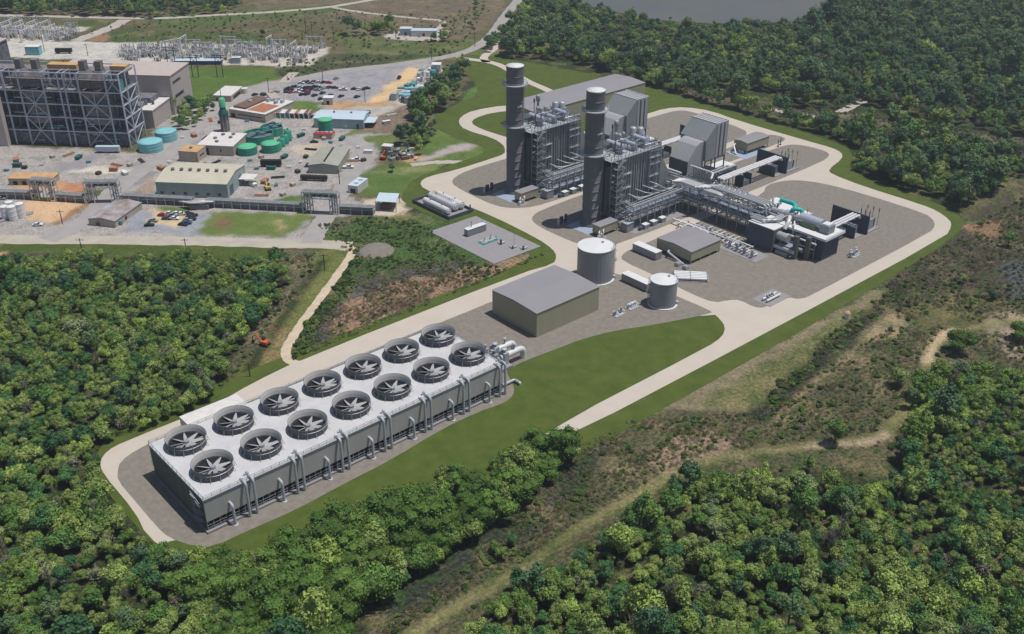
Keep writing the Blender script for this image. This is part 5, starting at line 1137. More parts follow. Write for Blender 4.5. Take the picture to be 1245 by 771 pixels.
t_,F=shed('white_block','tiny tan block with a black door at the end of the tree strip', [(463.5,178),(475.4,179),(477.2,175.6),(465.4,174.8)], 3.9,'beige_wall','white_roof',doors=[('n',.15,.5,.1,2.6,'door','wood')])
# canopy
t_=thing('open_canopy','open sided canopy with a pale blue roof at the end of the pipe bridge','canopy',G(470,256)+(0.06,))
q=quadpts([(456.5,245.2),(481,246.6),(485.6,235.8),(461,234.6)],4.9)
MB().prism(q,4.9,5.15).build('roof','blue_roof',t_); 
for p in q: MB().beam((p[0],p[1],.06),(p[0],p[1],4.9),.3).build('post','galv',t_)
cc=(sum(p[0] for p in q)/4,sum(p[1] for p in q)/4)
MB().obox(cc,7,5,.06,2.6,.5).build('machine','brown_roof',t_)
t_,F=shed('red_roof_hut','small hut with a bright red roof under the round green tank', [(380.8,163.2),(403,164.2),(405,159.4),(383,158.6)], 2.6,'beige_wall','red',doors=[('n',.35,.6,.9,1.8,'window','glass')])
for k in range(4): c=F(.15+k*.24,.5,0); MB().obox(c[:2],1.6,2.0,2.9,3.3,.2).build('roof_hatch','pale_steel',t_)
def tankp(name,label,px,rp,h,m,mt,group=None,dome=.6,n=24):
    x,y=G(*px); r=rp; t_=thing(name,label,'tank',(x,y,.06),group)
    MB().lathe(x,y,[(r,.06),(r,h)],n).build('shell',m,t_); MB().lathe(x,y,[(r+.08,h-.05),(r+.08,h+.12),(r*.6,h+dome*.7),(0,h+dome)],n).build('roof',mt,t_)
    rg=MB()
    for z in (h*.35,h*.7): rg.lathe(x,y,[(r+.01,z),(r+.12,z+.06),(r+.01,z+.12)],n,False)
    a=random.random()*6; rg.beam((x+r+.2,y,.06),(x+r+.2,y,h+1),.1).beam((x+r+.7,y,.06),(x+r+.7,y,h+1),.1); rg.build('ladder',m,t_)
    return t_
def pxof(x,y): a=Pj(x,y,0.0); return (float(a[0]),float(a[1]))
tankp('round_tank','front one of the two cyan tanks in front of the boiler house',pxof(118.2,308),6.7,5.1,'cyan','cyan')
tankp('round_tank','rear one of the two cyan tanks beside the long grey wall',pxof(132.1,318.2),6.1,5.4,'cyan','cyan')
tankp('round_tank','squat green tank left of its twin beside the white roofed block',pxof(155.8,267),5.3,4.2,'green_tank','green_top')
tankp('round_tank','squat green tank right of its twin beside the dark clarifier',pxof(167.6,262),5.1,4.6,'green_tank','green_top')
tankp('round_tank','green tank rising behind the bright red roof of a hut',pxof(*G(396.5,163.5)),4.2,9.1,'green_tank','green_top')
# clarifiers
for lab,px,r_ in (('dark green open clarifier ring left of its neighbour behind the squat tanks',(315,171),8.5),('dark green open clarifier ring behind and right of the first one',(331,163),6.5)):
    x,y=G(*px); t_=thing('clarifier',lab,'clarifier',(x,y,.06))
    MB().lathe(x,y,[(r_,.06),(r_,4.6),(r_-.4,4.6),(r_-.4,2.6),(0,2.5)],30,False).build('basin','green_tank',t_); MB().lathe(x,y,[(r_-.4,3.0),(0,3.05)],24).build('grating','boiler_dark',t_)
    mb=MB().box(x-r_,y-.7,4.6,x+r_,y+.7,4.8).cyl(x,y,3.0,5.6,1.2,12)
    for k in range(6): a=k*PI/3; mb.beam((x,y,3.6),(x+(r_-.5)*math.cos(a),y+(r_-.5)*math.sin(a),3.3),.25)
    mb.rail([(x-r_,y-.7,4.8),(x+r_,y-.7,4.8)],1,.1,2).build('bridge','teal',t_)
    MB().obox((x+2,y+2),3,2.4,4.6,6.2,.5).build('machinery','dark_green',t_)
for k,(px,hh) in enumerate((((338.6,182),4.6),((343,178),5.0),((347.2,174.5),5.4),((351,171),6.4))):
    x,y=G(*px); t_=thing('filter_column',('nearest','second nearest','third','farthest and tallest')[k]+' upright green filter in the row right of the squat tanks','filter',(x,y,.06),'row of upright green filters')
    MB().lathe(x,y,[(2.0,.06),(2.0,hh-.7),(1.2,hh),(0,hh+.15)],14).build('shell','green_tank',t_); MB().cyl(x,y,hh,hh+1.0,.4,8).build('nozzle','dark_green',t_)
x,y=G(274.5,159); t_=thing('green_tower','slim stepped tower with a turquoise tank on top beside the white roofed block','tower',(x,y,.06))
MB().cyl(x,y,.06,9.2,2.6,12,2.2).build('base_tower','hopper',t_); mb=MB()
for k in range(8): a=k*PI/4; mb.beam((x+2.6*math.cos(a),y+2.6*math.sin(a),.06),(x+2.6*math.cos(a),y+2.6*math.sin(a),9.4),.3)
mb.build('leg','beige_wall',t_)
MB().lathe(x,y,[(2.9,9.2),(2.9,11.2),(2.0,12.6),(1.4,14.4)],14).build('middle_drum','dark_green',t_); MB().lathe(x,y,[(1.9,14.4),(1.9,19),(1.2,19.8),(0,20)],14).build('top_tank','green_top',t_); MB().cyl(x,y,19.8,29,.25,8,.08).build('spire','green_tank',t_)
for k,(px,r_,h_,lab) in enumerate((((8,265.5),2.0,6.2,'leftmost'),((16.8,267),2.1,6.8,'front'),((26.5,264),2.1,7.0,'rightmost'),((14,261),1.9,6.6,'rear'))):
    tankp('silo','%s of the four white silos by the roadside'%lab,px,r_,h_,'white','white','white silos',.3,16)
tag(MB().prism([G(0,271),G(4,262),G(41,257.5),(G(40,260.5))],.06,.5).build('silo_slab','slab_gray',None,G(16,266)+(.06,)),'pale slab on which the four white silos stand','slab')
# ---- boiler house
E1=np.array([-.678,.735]); E2=np.array([.735,.678]); BO=np.array([110.9,318.2]); BH=41.6
def Q(a,b,z): return (float(BO[0]+E1[0]*a+E2[0]*b),float(BO[1]+E1[1]*a+E2[1]*b),z)
def ob(mb,a0,a1,b0,b1,z0,z1): return mb.prism([Q(a0,b0,0)[:2],Q(a1,b0,0)[:2],Q(a1,b1,0)[:2],Q(a0,b1,0)[:2]],z0,z1)
bl=thing('boiler_house','huge open steel framed boiler house with dark machinery and pale columns','boiler house',Q(50,12,.06))
cols=[0,8.1,23.8,31.8,35,44.2,58.1,67.2,71.6,84,96,110,130]
fr=MB()
for a in cols:
    fr.beam(Q(a,0,.06),Q(a,0,BH),.75); fr.beam(Q(a,8,.06),Q(a,8,BH),.6); fr.beam(Q(a,21,.06),Q(a,21,BH),.6)
for z in (8.6,16.5,24,31.3,BH):
    fr.beam(Q(0,0,z),Q(130,0,z),.6); fr.beam(Q(0,21,z),Q(130,21,z),.5); fr.beam(Q(0,0,z),Q(0,21,z),.5)
    for a in cols[1:]: fr.beam(Q(a,0,z),Q(a,8,z),.4)
def X(a0,a1,z0,z1,t=.45,b=0): fr.beam(Q(a0,b,z0),Q(a1,b,z1),t); fr.beam(Q(a1,b,z0),Q(a0,b,z1),t)
for a0,a1 in ((8.1,23.8),(44.2,58.1),(96,110)): 
    X(a0,a1,16.5,31.3); m_=(a0+a1)/2
    fr.beam(Q(a0,0,16.5),Q(m_,0,8.6),.45).beam(Q(a1,0,16.5),Q(m_,0,8.6),.45).beam(Q(m_,0,8.6),Q(a0,0,.1),.45).beam(Q(m_,0,8.6),Q(a1,0,.1),.45).beam(Q(m_,0,8.6),Q(m_,0,31),.35)
for a0,a1 in ((0,8.1),(23.8,31.8),(35,44.2),(67.2,71.6),(84,96),(110,130)): X(a0,a1,31.3,BH,.4)
for z0,z1 in ((.1,8.6),(8.6,16.5),(16.5,24),(24,31.3)):
    fr.beam(Q(0,8,z0),Q(0,21,z1),.35).beam(Q(0,0,z1),Q(0,8,z0),.35)
fr.build('frame','boiler_steel',bl)
ob(MB(),1.5,128,9,20,.2,30).build('furnace_block','boiler_dark',bl); ob(MB(),1.5,128,2.5,8.9,.2,7.8).build('lower_plant','boiler_dark',bl)
for a0,a1 in ((9,23),(45,57.3),(97,109)):
    ob(MB(),a0,a1,2.2,8.8,12,30.6).build('casing_panel','boiler_panel',bl); ob(MB(),a0+1,a1-1,1.6,2.19,20,25).build('casing_band','hopper',bl)
ob(MB(),-.2,130,1.0,20.5,30.7,31.2).build('upper_floor','hopper',bl)
for z in (8.6,16.5,24): ob(MB(),.4,128,1.2,8.8,z-.2,z).build('floor','boiler_dark',bl)
for a in (12,21,48.5,58,76,88,102,114):
    c=Q(a+1.2,5.5,0); MB().add([Q(a-2.8,2,33),Q(a+5,2,33),Q(a+5,10,33),Q(a-2.8,10,33),Q(a-3.2,2,38),Q(a+5.4,2,38),Q(a+5.4,10,38),Q(a-3.2,10,38),Q(a-1,4,42.2),Q(a+3.2,4,42.2),Q(a+3.2,9,42.2),Q(a-1,9,42.2)],
      [(0,1,5,4),(1,2,6,5),(2,3,7,6),(3,0,4,7),(4,5,9,8),(5,6,10,9),(6,7,11,10),(7,4,8,11)]).build('dust_hopper','hopper',bl)
    ob(MB(),a-.6,a+2.8,4.6,8.4,42.2,47.2).build('duct_outlet','hopper',bl)
ob(MB(),4,126,11,20.8,31.2,39.5).build('penthouse','boiler_dark',bl); ob(MB(),1,126,11,20.4,39.5,40.2).build('penthouse_roof','hopper',bl)
for a0,a1 in ((1.5,10.5),(30,47)): ob(MB(),a0,a1,13,19,40.2,42.6).build('orange_roof_box','orange_roof',bl)
ob(MB(),1,9,2,7,31.3,37).build('green_unit','teal',bl); MB().cyl(*Q(3.4,3.2,0)[:2],33,37,1.5,12).build('green_drum','green_tank',bl)
for k in range(64):
    a=random.uniform(1,70); z=random.uniform(2,28); MB().tube([Q(a,1.4,z),Q(a+random.uniform(3,9),1.4,z),Q(a+5,5,z-2)],.35,8).build('duct_pipe',random.choice(('teal','boiler_steel','hopper')),bl)
ob(MB(),131,160,-4,24,.1,16).build('side_block','pink_roof',bl)
ob(MB(),84,112,22,40,16,49).build('tall_dark_bunker','boiler_dark',bl); ob(MB(),83.5,112.5,21.5,40.5,49,49.6).build('bunker_roof','pink_roof',bl)
ob(MB(),70,78,-4.5,-1,.1,32).build('ash_silo','pink_roof',bl)
for z in (33.5,35.8,38): fr_=MB(); fr_.rail([Q(0,.2,z),Q(66,.2,z)],1.1,.14,3.2); ob(fr_,.5,66,.6,3.2,z-.25,z-.05); fr_.build('gallery','hopper',bl)
# turbine hall
th=thing('turbine_hall','long pale grey turbine hall with dark window bands behind the boiler house','turbine hall',(150,380,.06))
T0=np.array([168.8,369.3])
def R_(a,b,z): return (float(T0[0]+E1[0]*a-E2[0]*b),float(T0[1]+E1[1]*a-E2[1]*b),z)
def ob2(mb,a0,a1,b0,b1,z0,z1): return mb.prism([R_(a0,b0,0)[:2],R_(a1,b0,0)[:2],R_(a1,b1,0)[:2],R_(a0,b1,0)[:2]],z0,z1)
ob2(MB(),0,75,-13,17,.06,23.9).build('wall','pink_roof',th); ob2(MB(),-.4,75.4,-13.4,17.4,23.9,24.5).build('roof','pink_roof',th)
ob2(MB(),-.08,-.02,2,14,18.2,19.8).build('window_band','glass',th); ob2(MB(),-.08,-.02,0,13,9.4,11.2).build('window_band','glass',th)
ob2(MB(),2,34,17.5,43,.06,10.6).build('low_wing','pink_roof',th); ob2(MB(),1.7,34,17.4,43.4,10.6,11.2).build('wing_roof','white_roof',th)
ob2(MB(),8,20,19,30,11.2,14.2).build('roof_plant','boiler_dark',th); ob2(MB(),10,26,32,41,11.2,13).build('roof_plant','hopper',th)
for k in range(7): c=R_(6+k*3.6,22+random.random()*14,0); MB().cyl(c[0],c[1],11.2,14.2,.8,10).build('roof_drum','boiler_dark',th)
# ---- raised pipe bridge with three arches
def seg(p,q,first,lab,h=3.4,w_=3.4):
    a=np.array(G(*p)); b=np.array(G(*q)); L_=np.linalg.norm(b-a); u=(b-a)/L_; v=np.array([-u[1],u[0]])
    t_=thing('pipe_trestle',lab,'pipe bridge',(float((a[0]+b[0])/2),float((a[1]+b[1])/2),.06),'raised pipe bridge through the old works')
    P=lambda s,t,z:(float(a[0]+u[0]*s+v[0]*t),float(a[1]+u[1]*s+v[1]*t),z)
    n=max(2,int(L_/4.2)); fr=MB()
    for k in range(n+1):
        s=L_*k/n
        for t in (-w_/2,w_/2): fr.beam(P(s,t,.06),P(s,t,h+.4),.32)
        fr.beam(P(s,-w_/2,h-.9),P(s,w_/2,h-.9),.25)
    for t in (-w_/2,w_/2):
        for z in (h-.9,h+.4): fr.beam(P(0,t,z),P(L_,t,z),.26)
    fr.build('frame','white_roof',t_)
    for k,t in enumerate((-1.2,-.5,.2,.9)): MB().tube([P(0,t,h-.4),P(L_,t,h-.4)],(.32,.25,.36,.25)[k],8).build('pipe',('pipe_gray','galv','boiler_dark','teal')[k],t_)
    pl=MB(); pl.prism([P(0,-w_/2-.2,0)[:2],P(L_,-w_/2-.2,0)[:2],P(L_,w_/2+.2,0)[:2],P(0,w_/2+.2,0)[:2]],h+.4,h+.55); pl.build('cover','conveyor',t_)
    MB().prism([P(0,-1,0)[:2],P(L_,-1,0)[:2],P(L_,1,0)[:2],P(0,1,0)[:2]],.2,h-1.6).build('dark_infill','boiler_dark',t_)  # solid dark block filling the space under the pipes
def arch(p,q,lab,h=10.6):
    a=np.array(G(*p)); b=np.array(G(*q)); L_=np.linalg.norm(b-a); u=(b-a)/L_; v=np.array([-u[1],u[0]])
    t_=thing('pipe_arch',lab,'pipe arch',(float((a[0]+b[0])/2),float((a[1]+b[1])/2),.06),'square pipe arches over the roads')
    P=lambda s,t,z:(float(a[0]+u[0]*s+v[0]*t),float(a[1]+u[1]*s+v[1]*t),z)
    for s0,s1 in ((0,4.0),(L_-4.0,L_)):
        fr=MB()
        for s in (s0,s1):
            for t in (-1.9,1.9): fr.beam(P(s,t,.06),P(s,t,h),.4)
        for z0,z1 in ((.2,h*.33),(h*.33,h*.66),(h*.66,h)):
            for t in (-1.9,1.9): fr.beam(P(s0,t,z0),P(s1,t,z1),.25); fr.beam(P(s0,t,z1),P(s1,t,z1),.3)
            for s in (s0,s1): fr.beam(P(s,-1.9,z1),P(s,1.9,z1),.3)
        fr.build('leg_tower','white_roof',t_)
        for k in range(3): MB().tube([P((s0+s1)/2-1+k,-.6+k*.5,.1),P((s0+s1)/2-1+k,-.6+k*.5,h-.6)],.35,8).build('riser','galv',t_)
    fr=MB()
    for t in (-1.9,1.9):
        for z in (h-2.8,h): fr.beam(P(0,t,z),P(L_,t,z),.4)
        n=6
        for k in range(n): fr.beam(P(L_*k/n,t,h-2.8),P(L_*(k+1)/n,t,h),.22)
    fr.build('top_truss','white_roof',t_)
    for k in range(4): MB().tube([P(1,-1.2+k*.8,h-1.9),P(L_-1,-1.2+k*.8,h-1.9)],.36,8).build('pipe',('galv','boiler_dark','pipe_gray','teal')[k],t_)
    MB().prism([P(0,-2.1,0)[:2],P(L_,-2.1,0)[:2],P(L_,2.1,0)[:2],P(0,2.1,0)[:2]],h+.2,h+.4).build('cover','conveyor',t_)
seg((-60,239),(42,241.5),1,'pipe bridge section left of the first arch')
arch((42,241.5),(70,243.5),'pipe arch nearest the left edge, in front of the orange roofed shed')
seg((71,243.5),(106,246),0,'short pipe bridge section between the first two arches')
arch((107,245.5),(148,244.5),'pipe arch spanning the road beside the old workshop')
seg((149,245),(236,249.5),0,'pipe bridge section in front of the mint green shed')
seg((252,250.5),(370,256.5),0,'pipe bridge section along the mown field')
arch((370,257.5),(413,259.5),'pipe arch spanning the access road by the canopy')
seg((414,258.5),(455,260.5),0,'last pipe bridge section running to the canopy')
a=np.array(G(243,252)); tag_=thing('pipe_crossing','low tangled pipe crossing bulging from the pipe bridge','pipe crossing',(float(a[0]),float(a[1]),.06))
for k in range(5): MB().tube([(a[0]-7+k,a[1]+7-k,2.8),(a[0]-5+k,a[1]-1-k*.4,3.6+.2*k),(a[0]+4-k*.3,a[1]-6+k*.5,3.6),(a[0]+9-k,a[1]-5+k*.8,2.8)],.42,8,2).build('bent_pipe',('pipe_gray','white_roof','galv','white_roof','pipe_gray')[k],tag_)
MB().obox((a[0],a[1]-1),9,5,.06,2.4,-.75).build('base_block','hopper',tag_)
# ---- switchyards, poles
def gantry(px,h,w_,lab,grp,rot=0,m='boiler_steel',copyof=None):
    x,y=G(*px)
    if copyof is not None:
        c=copy_tree(copyof); c.location=(x,y,.06); c.rotation_euler.z=rot; c['label']=lab; c.scale=(.8,.8,.85); return c
    t_=thing('line_gantry',lab,'gantry',(x,y,.06),grp)
    for s in (-w_/2,w_/2):
        fr=MB()
        for dx,dy in ((-.7,-.7),(.7,-.7),(.7,.7),(-.7,.7)): fr.beam((x+s+dx,y+dy,.06),(x+s+dx*.2,y+dy*.2,h),.28)
        for k in range(5): z=h*k/5; f_=1-.8*k/5; fr.beam((x+s-.7*f_,y-.7*f_,z),(x+s+.7*f_,y-.7*f_,z+h/5),.18)
        fr.build('post',m,t_)
    MB().beam((x-w_/2-1,y,h-.6),(x+w_/2+1,y,h-.6),.5).beam((x-w_/2,y,h-2),(x+w_/2,y,h-2),.3).build('cross_beam',m,t_)
    for k in range(3): MB().lathe(x-w_/3+k*w_/3,y,[(.15,h-3.6),(.3,h-3),(.15,h-2.4),(.3,h-1.8),(.1,h-1)],8).build('insulator','casing_dark',t_)
    return t_
g0=gantry((210,66),11,14,'white lattice gantry standing in the long pale switchyard','white switchyard gantries',.7,'white')
for k in range(13):
    g_=gantry((222+k*13.2+random.uniform(-4,4),(59,63,66,73)[k%4]),11,14,'white lattice gantry standing in the long pale switchyard','white switchyard gantries',.7+random.choice((0,1.57)),'white',g0)
for k in range(16):
    gantry((4+k*4.2+random.uniform(-3,3),(34,40,45,50)[k%4]),11,14,'white lattice gantry standing in the upper left switchyard','white gantries of the upper left yard',.7+random.choice((0,1.57)),'white',g0)['group']='white gantries of the upper left yard'
def swgear(px,lab,src=None,rot=0,s=1):
    x,y=G(*px)
    if src is not None:
        c=copy_tree(src); c.location=(x,y,.06); c.rotation_euler.z=rot; c.scale=(s,s,s); return c
    t_=thing('switchgear_bay',lab,'switchgear',(x,y,.06),'grey switchgear bays in the switchyards')
    r=random.Random(2)
    mb=MB()
    for k in range(4): mb.beam((x-4+k*2.6,y,.06),(x-4+k*2.6,y,4.2),.35); mb.beam((x-4+k*2.6,y+4,.06),(x-4+k*2.6,y+4,4.6),.35)
    mb.beam((x-4.5,y,4.2),(x+4.5,y,4.2),.35).beam((x-4.5,y+4,4.6),(x+4.5,y+4,4.6),.35); mb.build('support','white_roof',t_)
    for k in range(4): MB().lathe(x-4+k*2.6,y,[(.2,4.2),(.35,4.8),(.2,5.4),(.35,6),(.1,6.6)],8).build('insulator','pipe_gray',t_)
    MB().box(x-3,y+1,.06,x-.6,y+3,2.4).build('cabinet','hopper',t_); MB().box(x+.6,y+1,.06,x+3,y+2.8,3.0).build('cabinet','pale_steel',t_)
    return t_
s0=swgear((206,70),'row of grey switchgear on the pale gravel of the switchyard')
for k in range(118):
    if k<90: px=(150+(k*5.1)%240+random.uniform(-2,2),random.choice((59,62,64,67,69,72,75)))
    else: px=(random.uniform(0,95),random.uniform(32,48))
    if px[1]<58 and px[0]>110: continue
    swgear(px,'',s0,random.uniform(0,3),random.uniform(.7,1.15))
def hframe(px1,px2,h,lab):
    a=G(*px1); b=G(*px2); t_=thing('wooden_h_frame',lab,'pylon',((a[0]+b[0])/2,(a[1]+b[1])/2,.06),'dark wooden line frames')
    for p in (a,b): MB().cyl(p[0],p[1],.06,h,.34,8,.26).build('pole','dark_green',t_)
    u=np.array(b)-np.array(a); u/=np.linalg.norm(u); m_=MB()
    for z in (h-.6,h-2.2): m_.beam((a[0]-u[0]*3,a[1]-u[1]*3,z),(b[0]+u[0]*3,b[1]+u[1]*3,z),.35)
    m_.beam((a[0],a[1],h-2.2),(b[0],b[1],h-6),.22).beam((b[0],b[1],h-2.2),(a[0],a[1],h-6),.22); m_.build('cross_arm','dark_green',t_)
    return t_
hframe((205,83),(214,83.5),15,'leftmost of three dark line frames behind the turbine hall')
hframe((234.5,93.5),(241.8,94),15.5,'middle one of three dark line frames behind the turbine hall')
hframe((264.3,93.5),(271.5,94),15.5,'rightmost of three dark line frames behind the turbine hall')
poles=[((327.5,118),13,'thin pole at the left end of the car park'),((392.5,97),9,'thin pole standing among the parked cars'),((444,124),9,'thin pole at the right end of the parked cars'),((413,224),8,'thin pole beside the small white block'),((372,39),11,''),((380,48),14,''),((406,52),11,''),((410,27),9,''),((230,22),10,''),((233,38),9,''),((294,5),9,''),((481.5,47),8,''),((525,73),9,''),((577.5,57),11,''),((107,68),9,''),((54,62),9,''),((76,272),7,'leaning thin pole on the orange soil by the silos'),((226,302),5,'short post in the grass below the road'),((99,302),5,'short post in the grass left of the road'),((395,329),8,'thin pole beside the dirt road'),((304,458),6,'thin post beside the bottom of the dirt road'),((190,20),9,''),((368,49),8,'')]
for k,(px,h,lab) in enumerate(poles):
    x,y=G(*px)
    m_=MB().cyl(x,y,.05,h,.24,8,.16).beam((x-1.3,y+1.1,h-.9),(x+1.3,y-1.1,h-.9),.2)
    o=m_.build('utility_pole','wood',None,(x,y,.05)); tag(o, lab or 'thin dark utility pole standing in the far scrub fields','utility pole', 'utility poles in the far fields' if not lab else None)
# ---- distant substation with tan pad
for lab,px,w_,d_,h_,m1,m2 in (('small grey cabin at the left of the far pale pad',(494,42),9,7,5,'blue_wall','blue_roof'),('long low white equipment hall on the far pale pad',(516,43),20,8,4.2,'white_roof','blue_roof'),('tan cabin by the corner of the right pad edge near the trees',(531,86.5),6,6,5,'white_roof','white'),('small white cabin below the parked cars',(400,126),6,5,4.2,'white_roof','white')):
    x,y=G(*px); t_=thing('cabin',lab,'cabin',(x,y,.06)); MB().obox((x,y),w_,d_,.06,h_,-.75).build('wall',m1,t_); MB().obox((x,y),w_+.6,d_+.6,h_,h_+.35,-.75).build('roof',m2,t_); MB().obox((x-d_*.36,y-d_*.36),1.6,.3,.1,2.4,-.75).build('door','black',t_)
sheet('concrete_pad',[G(*p) for p in [(472,47.5),(482,39.5),(505,38),(547,39),(530,50.5),(500,49.5)]],.055,'ground_pale')
# blue white shed / tank near switchyard
for lab,px,w_,d_,h_,m1,m2 in (('small white and blue shed in the upper left switchyard',(42,66),10,6,6,'cyan','white'),('long dark blue roof at the front edge of the switchyard',(241,77.5),34,6,2.6,'car_blue','blue_roof'),('small pale blue unit beside the long dark blue roof',(288,76.5),6,4,4,'blue_wall','white')):
    x,y=G(*px); t_=thing('shed',lab,'shed',(x,y,.06)); MB().obox((x,y),w_,d_,.06,h_,-.72).build('wall',m1,t_); MB().obox((x,y),w_+.5,d_+.5,h_,h_+.3,-.72).build('roof',m2,t_)
# pipe yard at tan strip: turquoise plant
py_=thing('teal_process_yard','long low teal process plant beside the sandy strip','process plant',G(490,122)+(.06,))
A=np.array(G(478,126)); B=np.array(G(500,103)); u=B-A; Ln=np.linalg.norm(u); u/=Ln; v=np.array([-u[1],u[0]])
r=random.Random(8)
for k in range(26):
    s=r.uniform(0,Ln); t=r.uniform(-9,3); p=A+u*s+v*t*(-1 if v@np.array(rgt)<0 else 1)*-1
    if r.random()<.5: MB().obox((float(p[0]),float(p[1])),r.uniform(2,6),r.uniform(2,4),.06,r.uniform(1.5,4.5),.6).build('module',r.choice(('teal','pale_steel','galv','boiler_dark')),py_)
    else: MB().tube([(p[0]-4,p[1]+3,2),(p[0]+4,p[1]-3,2)],.8,10).build('vessel',r.choice(('teal','cyan','pipe_white')),py_)
py2=thing('pale_process_yard','small crowded equipment yard near the bend of the far road','process plant',G(523,97)+(.06,))
for k in range(18):
    x,y=G(512+r.uniform(-4,20),94+r.uniform(-8,8)); (MB().obox((x,y),r.uniform(2,6),r.uniform(2,4),.06,r.uniform(1.5,4),.6) if k%2 else MB().cyl(x,y,.06,r.uniform(2,5),r.uniform(.8,1.6),10)).build('module',r.choice(('teal','pale_steel','white','boiler_dark','pipe_gray')),py2)
# scrap heap / machinery near small block
sp=thing('scrap_heap','jumble of scrap metal and machines beside the tiny tan block','scrap heap',G(490,190)+(.06,))
for k in range(26):
    x,y=G(478+r.uniform(-4,28),189+r.uniform(-5,6)); a=r.uniform(0,3); MB().obox((x,y),r.uniform(1.5,5),r.uniform(.8,2),.06,r.uniform(.8,2.6),a).build('scrap_piece',r.choice(('pale_steel','teal','brown_roof','boiler_dark','galv','white_roof','sand')),sp)
def digger(px,lab,s=1.0,m='orange_paint',a=0.6):
    x,y=G(*px); t_=thing('excavator',lab,'excavator',(x,y,.08)); ca,sa=math.cos(a),math.sin(a)
    P=lambda u,v,z:(x+(u*ca-v*sa)*s,y+(u*sa+v*ca)*s,.08+z*s)
    for vv in (-1.1,1.1): MB().beam(P(-1.8,vv,.45),P(1.8,vv,.45),.7*s,.8*s).build('track','black',t_)
    MB().beam(P(-1.6,0,1.5),P(1.4,0,1.5),2.4*s,1.1*s).build('body',m,t_); MB().beam(P(.1,-.6,2.6),P(1.3,-.6,2.6),1.1*s,1.3*s).build('cab','glass',t_)
    MB().tube([P(1.0,.3,1.8),P(3.2,.3,4.2),P(5.2,.3,3.0)],.28*s,6).tube([P(5.2,.3,3.0),P(5.4,.3,1.0)],.22*s,6).build('arm',m,t_); MB().beam(P(4.8,.3,.7),P(5.7,.3,.9),1.1*s,.7*s).build('bucket','black',t_)
digger((466,194),'orange excavator standing by the tiny tan block'); digger((498,190),'dark excavator reaching over the scrap heap',1.1,'teal',2.4)
digger((322,416+4),'small orange excavator parked beside the ditch left of the dirt road',.95,'orange_paint',2.0)
digger((326,231),'yellow and black loader beside the mint green shed',1.0,'yellow_paint',1.2)
mt_=thing('site_marker_tank','small white tank with an orange lid in the rough field right of the edge road','tank',G(1029.5,386.5)+(.05,)); x,y=G(1029.5,386.5)
MB().cyl(x,y,.05,2.2,1.15,14).build('shell','white',mt_); MB().lathe(x,y,[(1.2,2.2),(.9,2.7),(0,2.9)],14).build('lid','orange_roof',mt_)
# trailers, tankers
def trailer(px,L_,a,lab,m,cat='trailer',r_=0):
    x,y=G(*px); t_=thing('trailer',lab,cat,(x,y,.06)); ca,sa=math.cos(a),math.sin(a)
    if r_: MB().tube([(x-ca*L_/2,y-sa*L_/2,1.9),(x+ca*L_/2,y+sa*L_/2,1.9)],r_,14).build('tank',m,t_)
    else: MB().obox((x,y),L_,2.6,1.1,3.8,a).build('box',m,t_)
    MB().obox((x,y),L_*.94,1.0,.75,1.08,a).build('chassis','black',t_)
    for s in (-.42,-.32,.34):
        for w_ in (-1.0,1.0):
            wx_,wy_=x+ca*L_*s-sa*w_,y+sa*L_*s+ca*w_; MB().tube([(wx_+sa*.18,wy_-ca*.18,.55),(wx_-sa*.18,wy_+ca*.18,.55)],.5,12).build('wheel','rubber',t_)
AX=math.atan2(-.66,.75)
trailer((382,219.5),14,AX-.12,'long black tank trailer parked on the open apron','black','trailer',1.25)
trailer((132,185.5),13,AX,'pale blue trailer at the foot of the boiler house','blue_roof'); trailer((330,202.5),11,AX,'black box trailer behind the long mint shed','black')
trailer((78,65),12,AX,'dark trailer parked in the upper left switchyard','black'); trailer((140.5,203),3,AX,'','rust_roof') if False else None
tag(MB().obox(G(21.5,203),4.2,2.6,.06,2.0,AX).obox(G(21.5,203),4.5,2.9,2.0,2.15,AX).build('waste_container','dark_green',None,G(21.5,203)+(.06,)),'dark green waste container alone on the left apron','container')
tag(MB().obox(G(138.5,208),4.0,2.4,.06,1.9,AX).obox(G(138.5,208),4.2,2.6,1.9,2.05,AX).build('waste_container','rust_roof',None,G(138.5,208)+(.06,)),'rusty red container near the end of the sand strip','container')
tag(MB().lathe(*G(457,305),[(8.2,.06),(7.4,.7),(5,1.1),(0,1.2)],18).build('gravel_mound','gravel',None,G(457,305)+(.06,)),'low round gravel mound at the top of the wetland beside the dirt road','mound')
# ---- vehicles
def car_proto(kind):
    t_=thing('parked_car','x','car',(0,0,0.06))
    Lc,Wc=(4.7,1.95) if kind=='car' else (5.8,2.1)
    H1,H2=(.95,1.5) if kind=='car' else (1.1,1.9)
    if kind=='car': prof=[(-2.35,.35),(2.35,.35),(2.35,.8),(1.4,.98),(-1.75,.98),(-2.3,.85)]; cab=[(.95,.98),(.25,1.5),(-1.1,1.5),(-1.7,.98)]
    else: prof=[(-2.9,.45),(2.9,.45),(2.9,1.05),(1.6,1.2),(-2.9,1.2)]; cab=[(1.5,1.2),(.9,1.95),(-.7,1.95),(-.9,1.2)]
    MB().xprism(prof,-Wc/2,Wc/2).build('body','car_white',t_)
    MB().xprism(cab,-Wc/2+.12,Wc/2-.12).build('cabin_glass','glass',t_); MB().xprism([(cab[1][0]+.02,cab[1][1]+.004),(cab[1][0]-.02,cab[1][1]+.06),(cab[2][0]+.02,cab[2][1]+.06),(cab[2][0]-.02,cab[2][1]+.004)],-Wc/2+.15,Wc/2-.15).build('roof','car_white',t_)
    for xx in (-1.45,1.45):
        for yy in (-Wc/2+.05,Wc/2-.05): MB().tube([(xx,yy-.11,.34),(xx,yy+.11,.34)],.34,12).build('wheel','rubber',t_)
    return t_
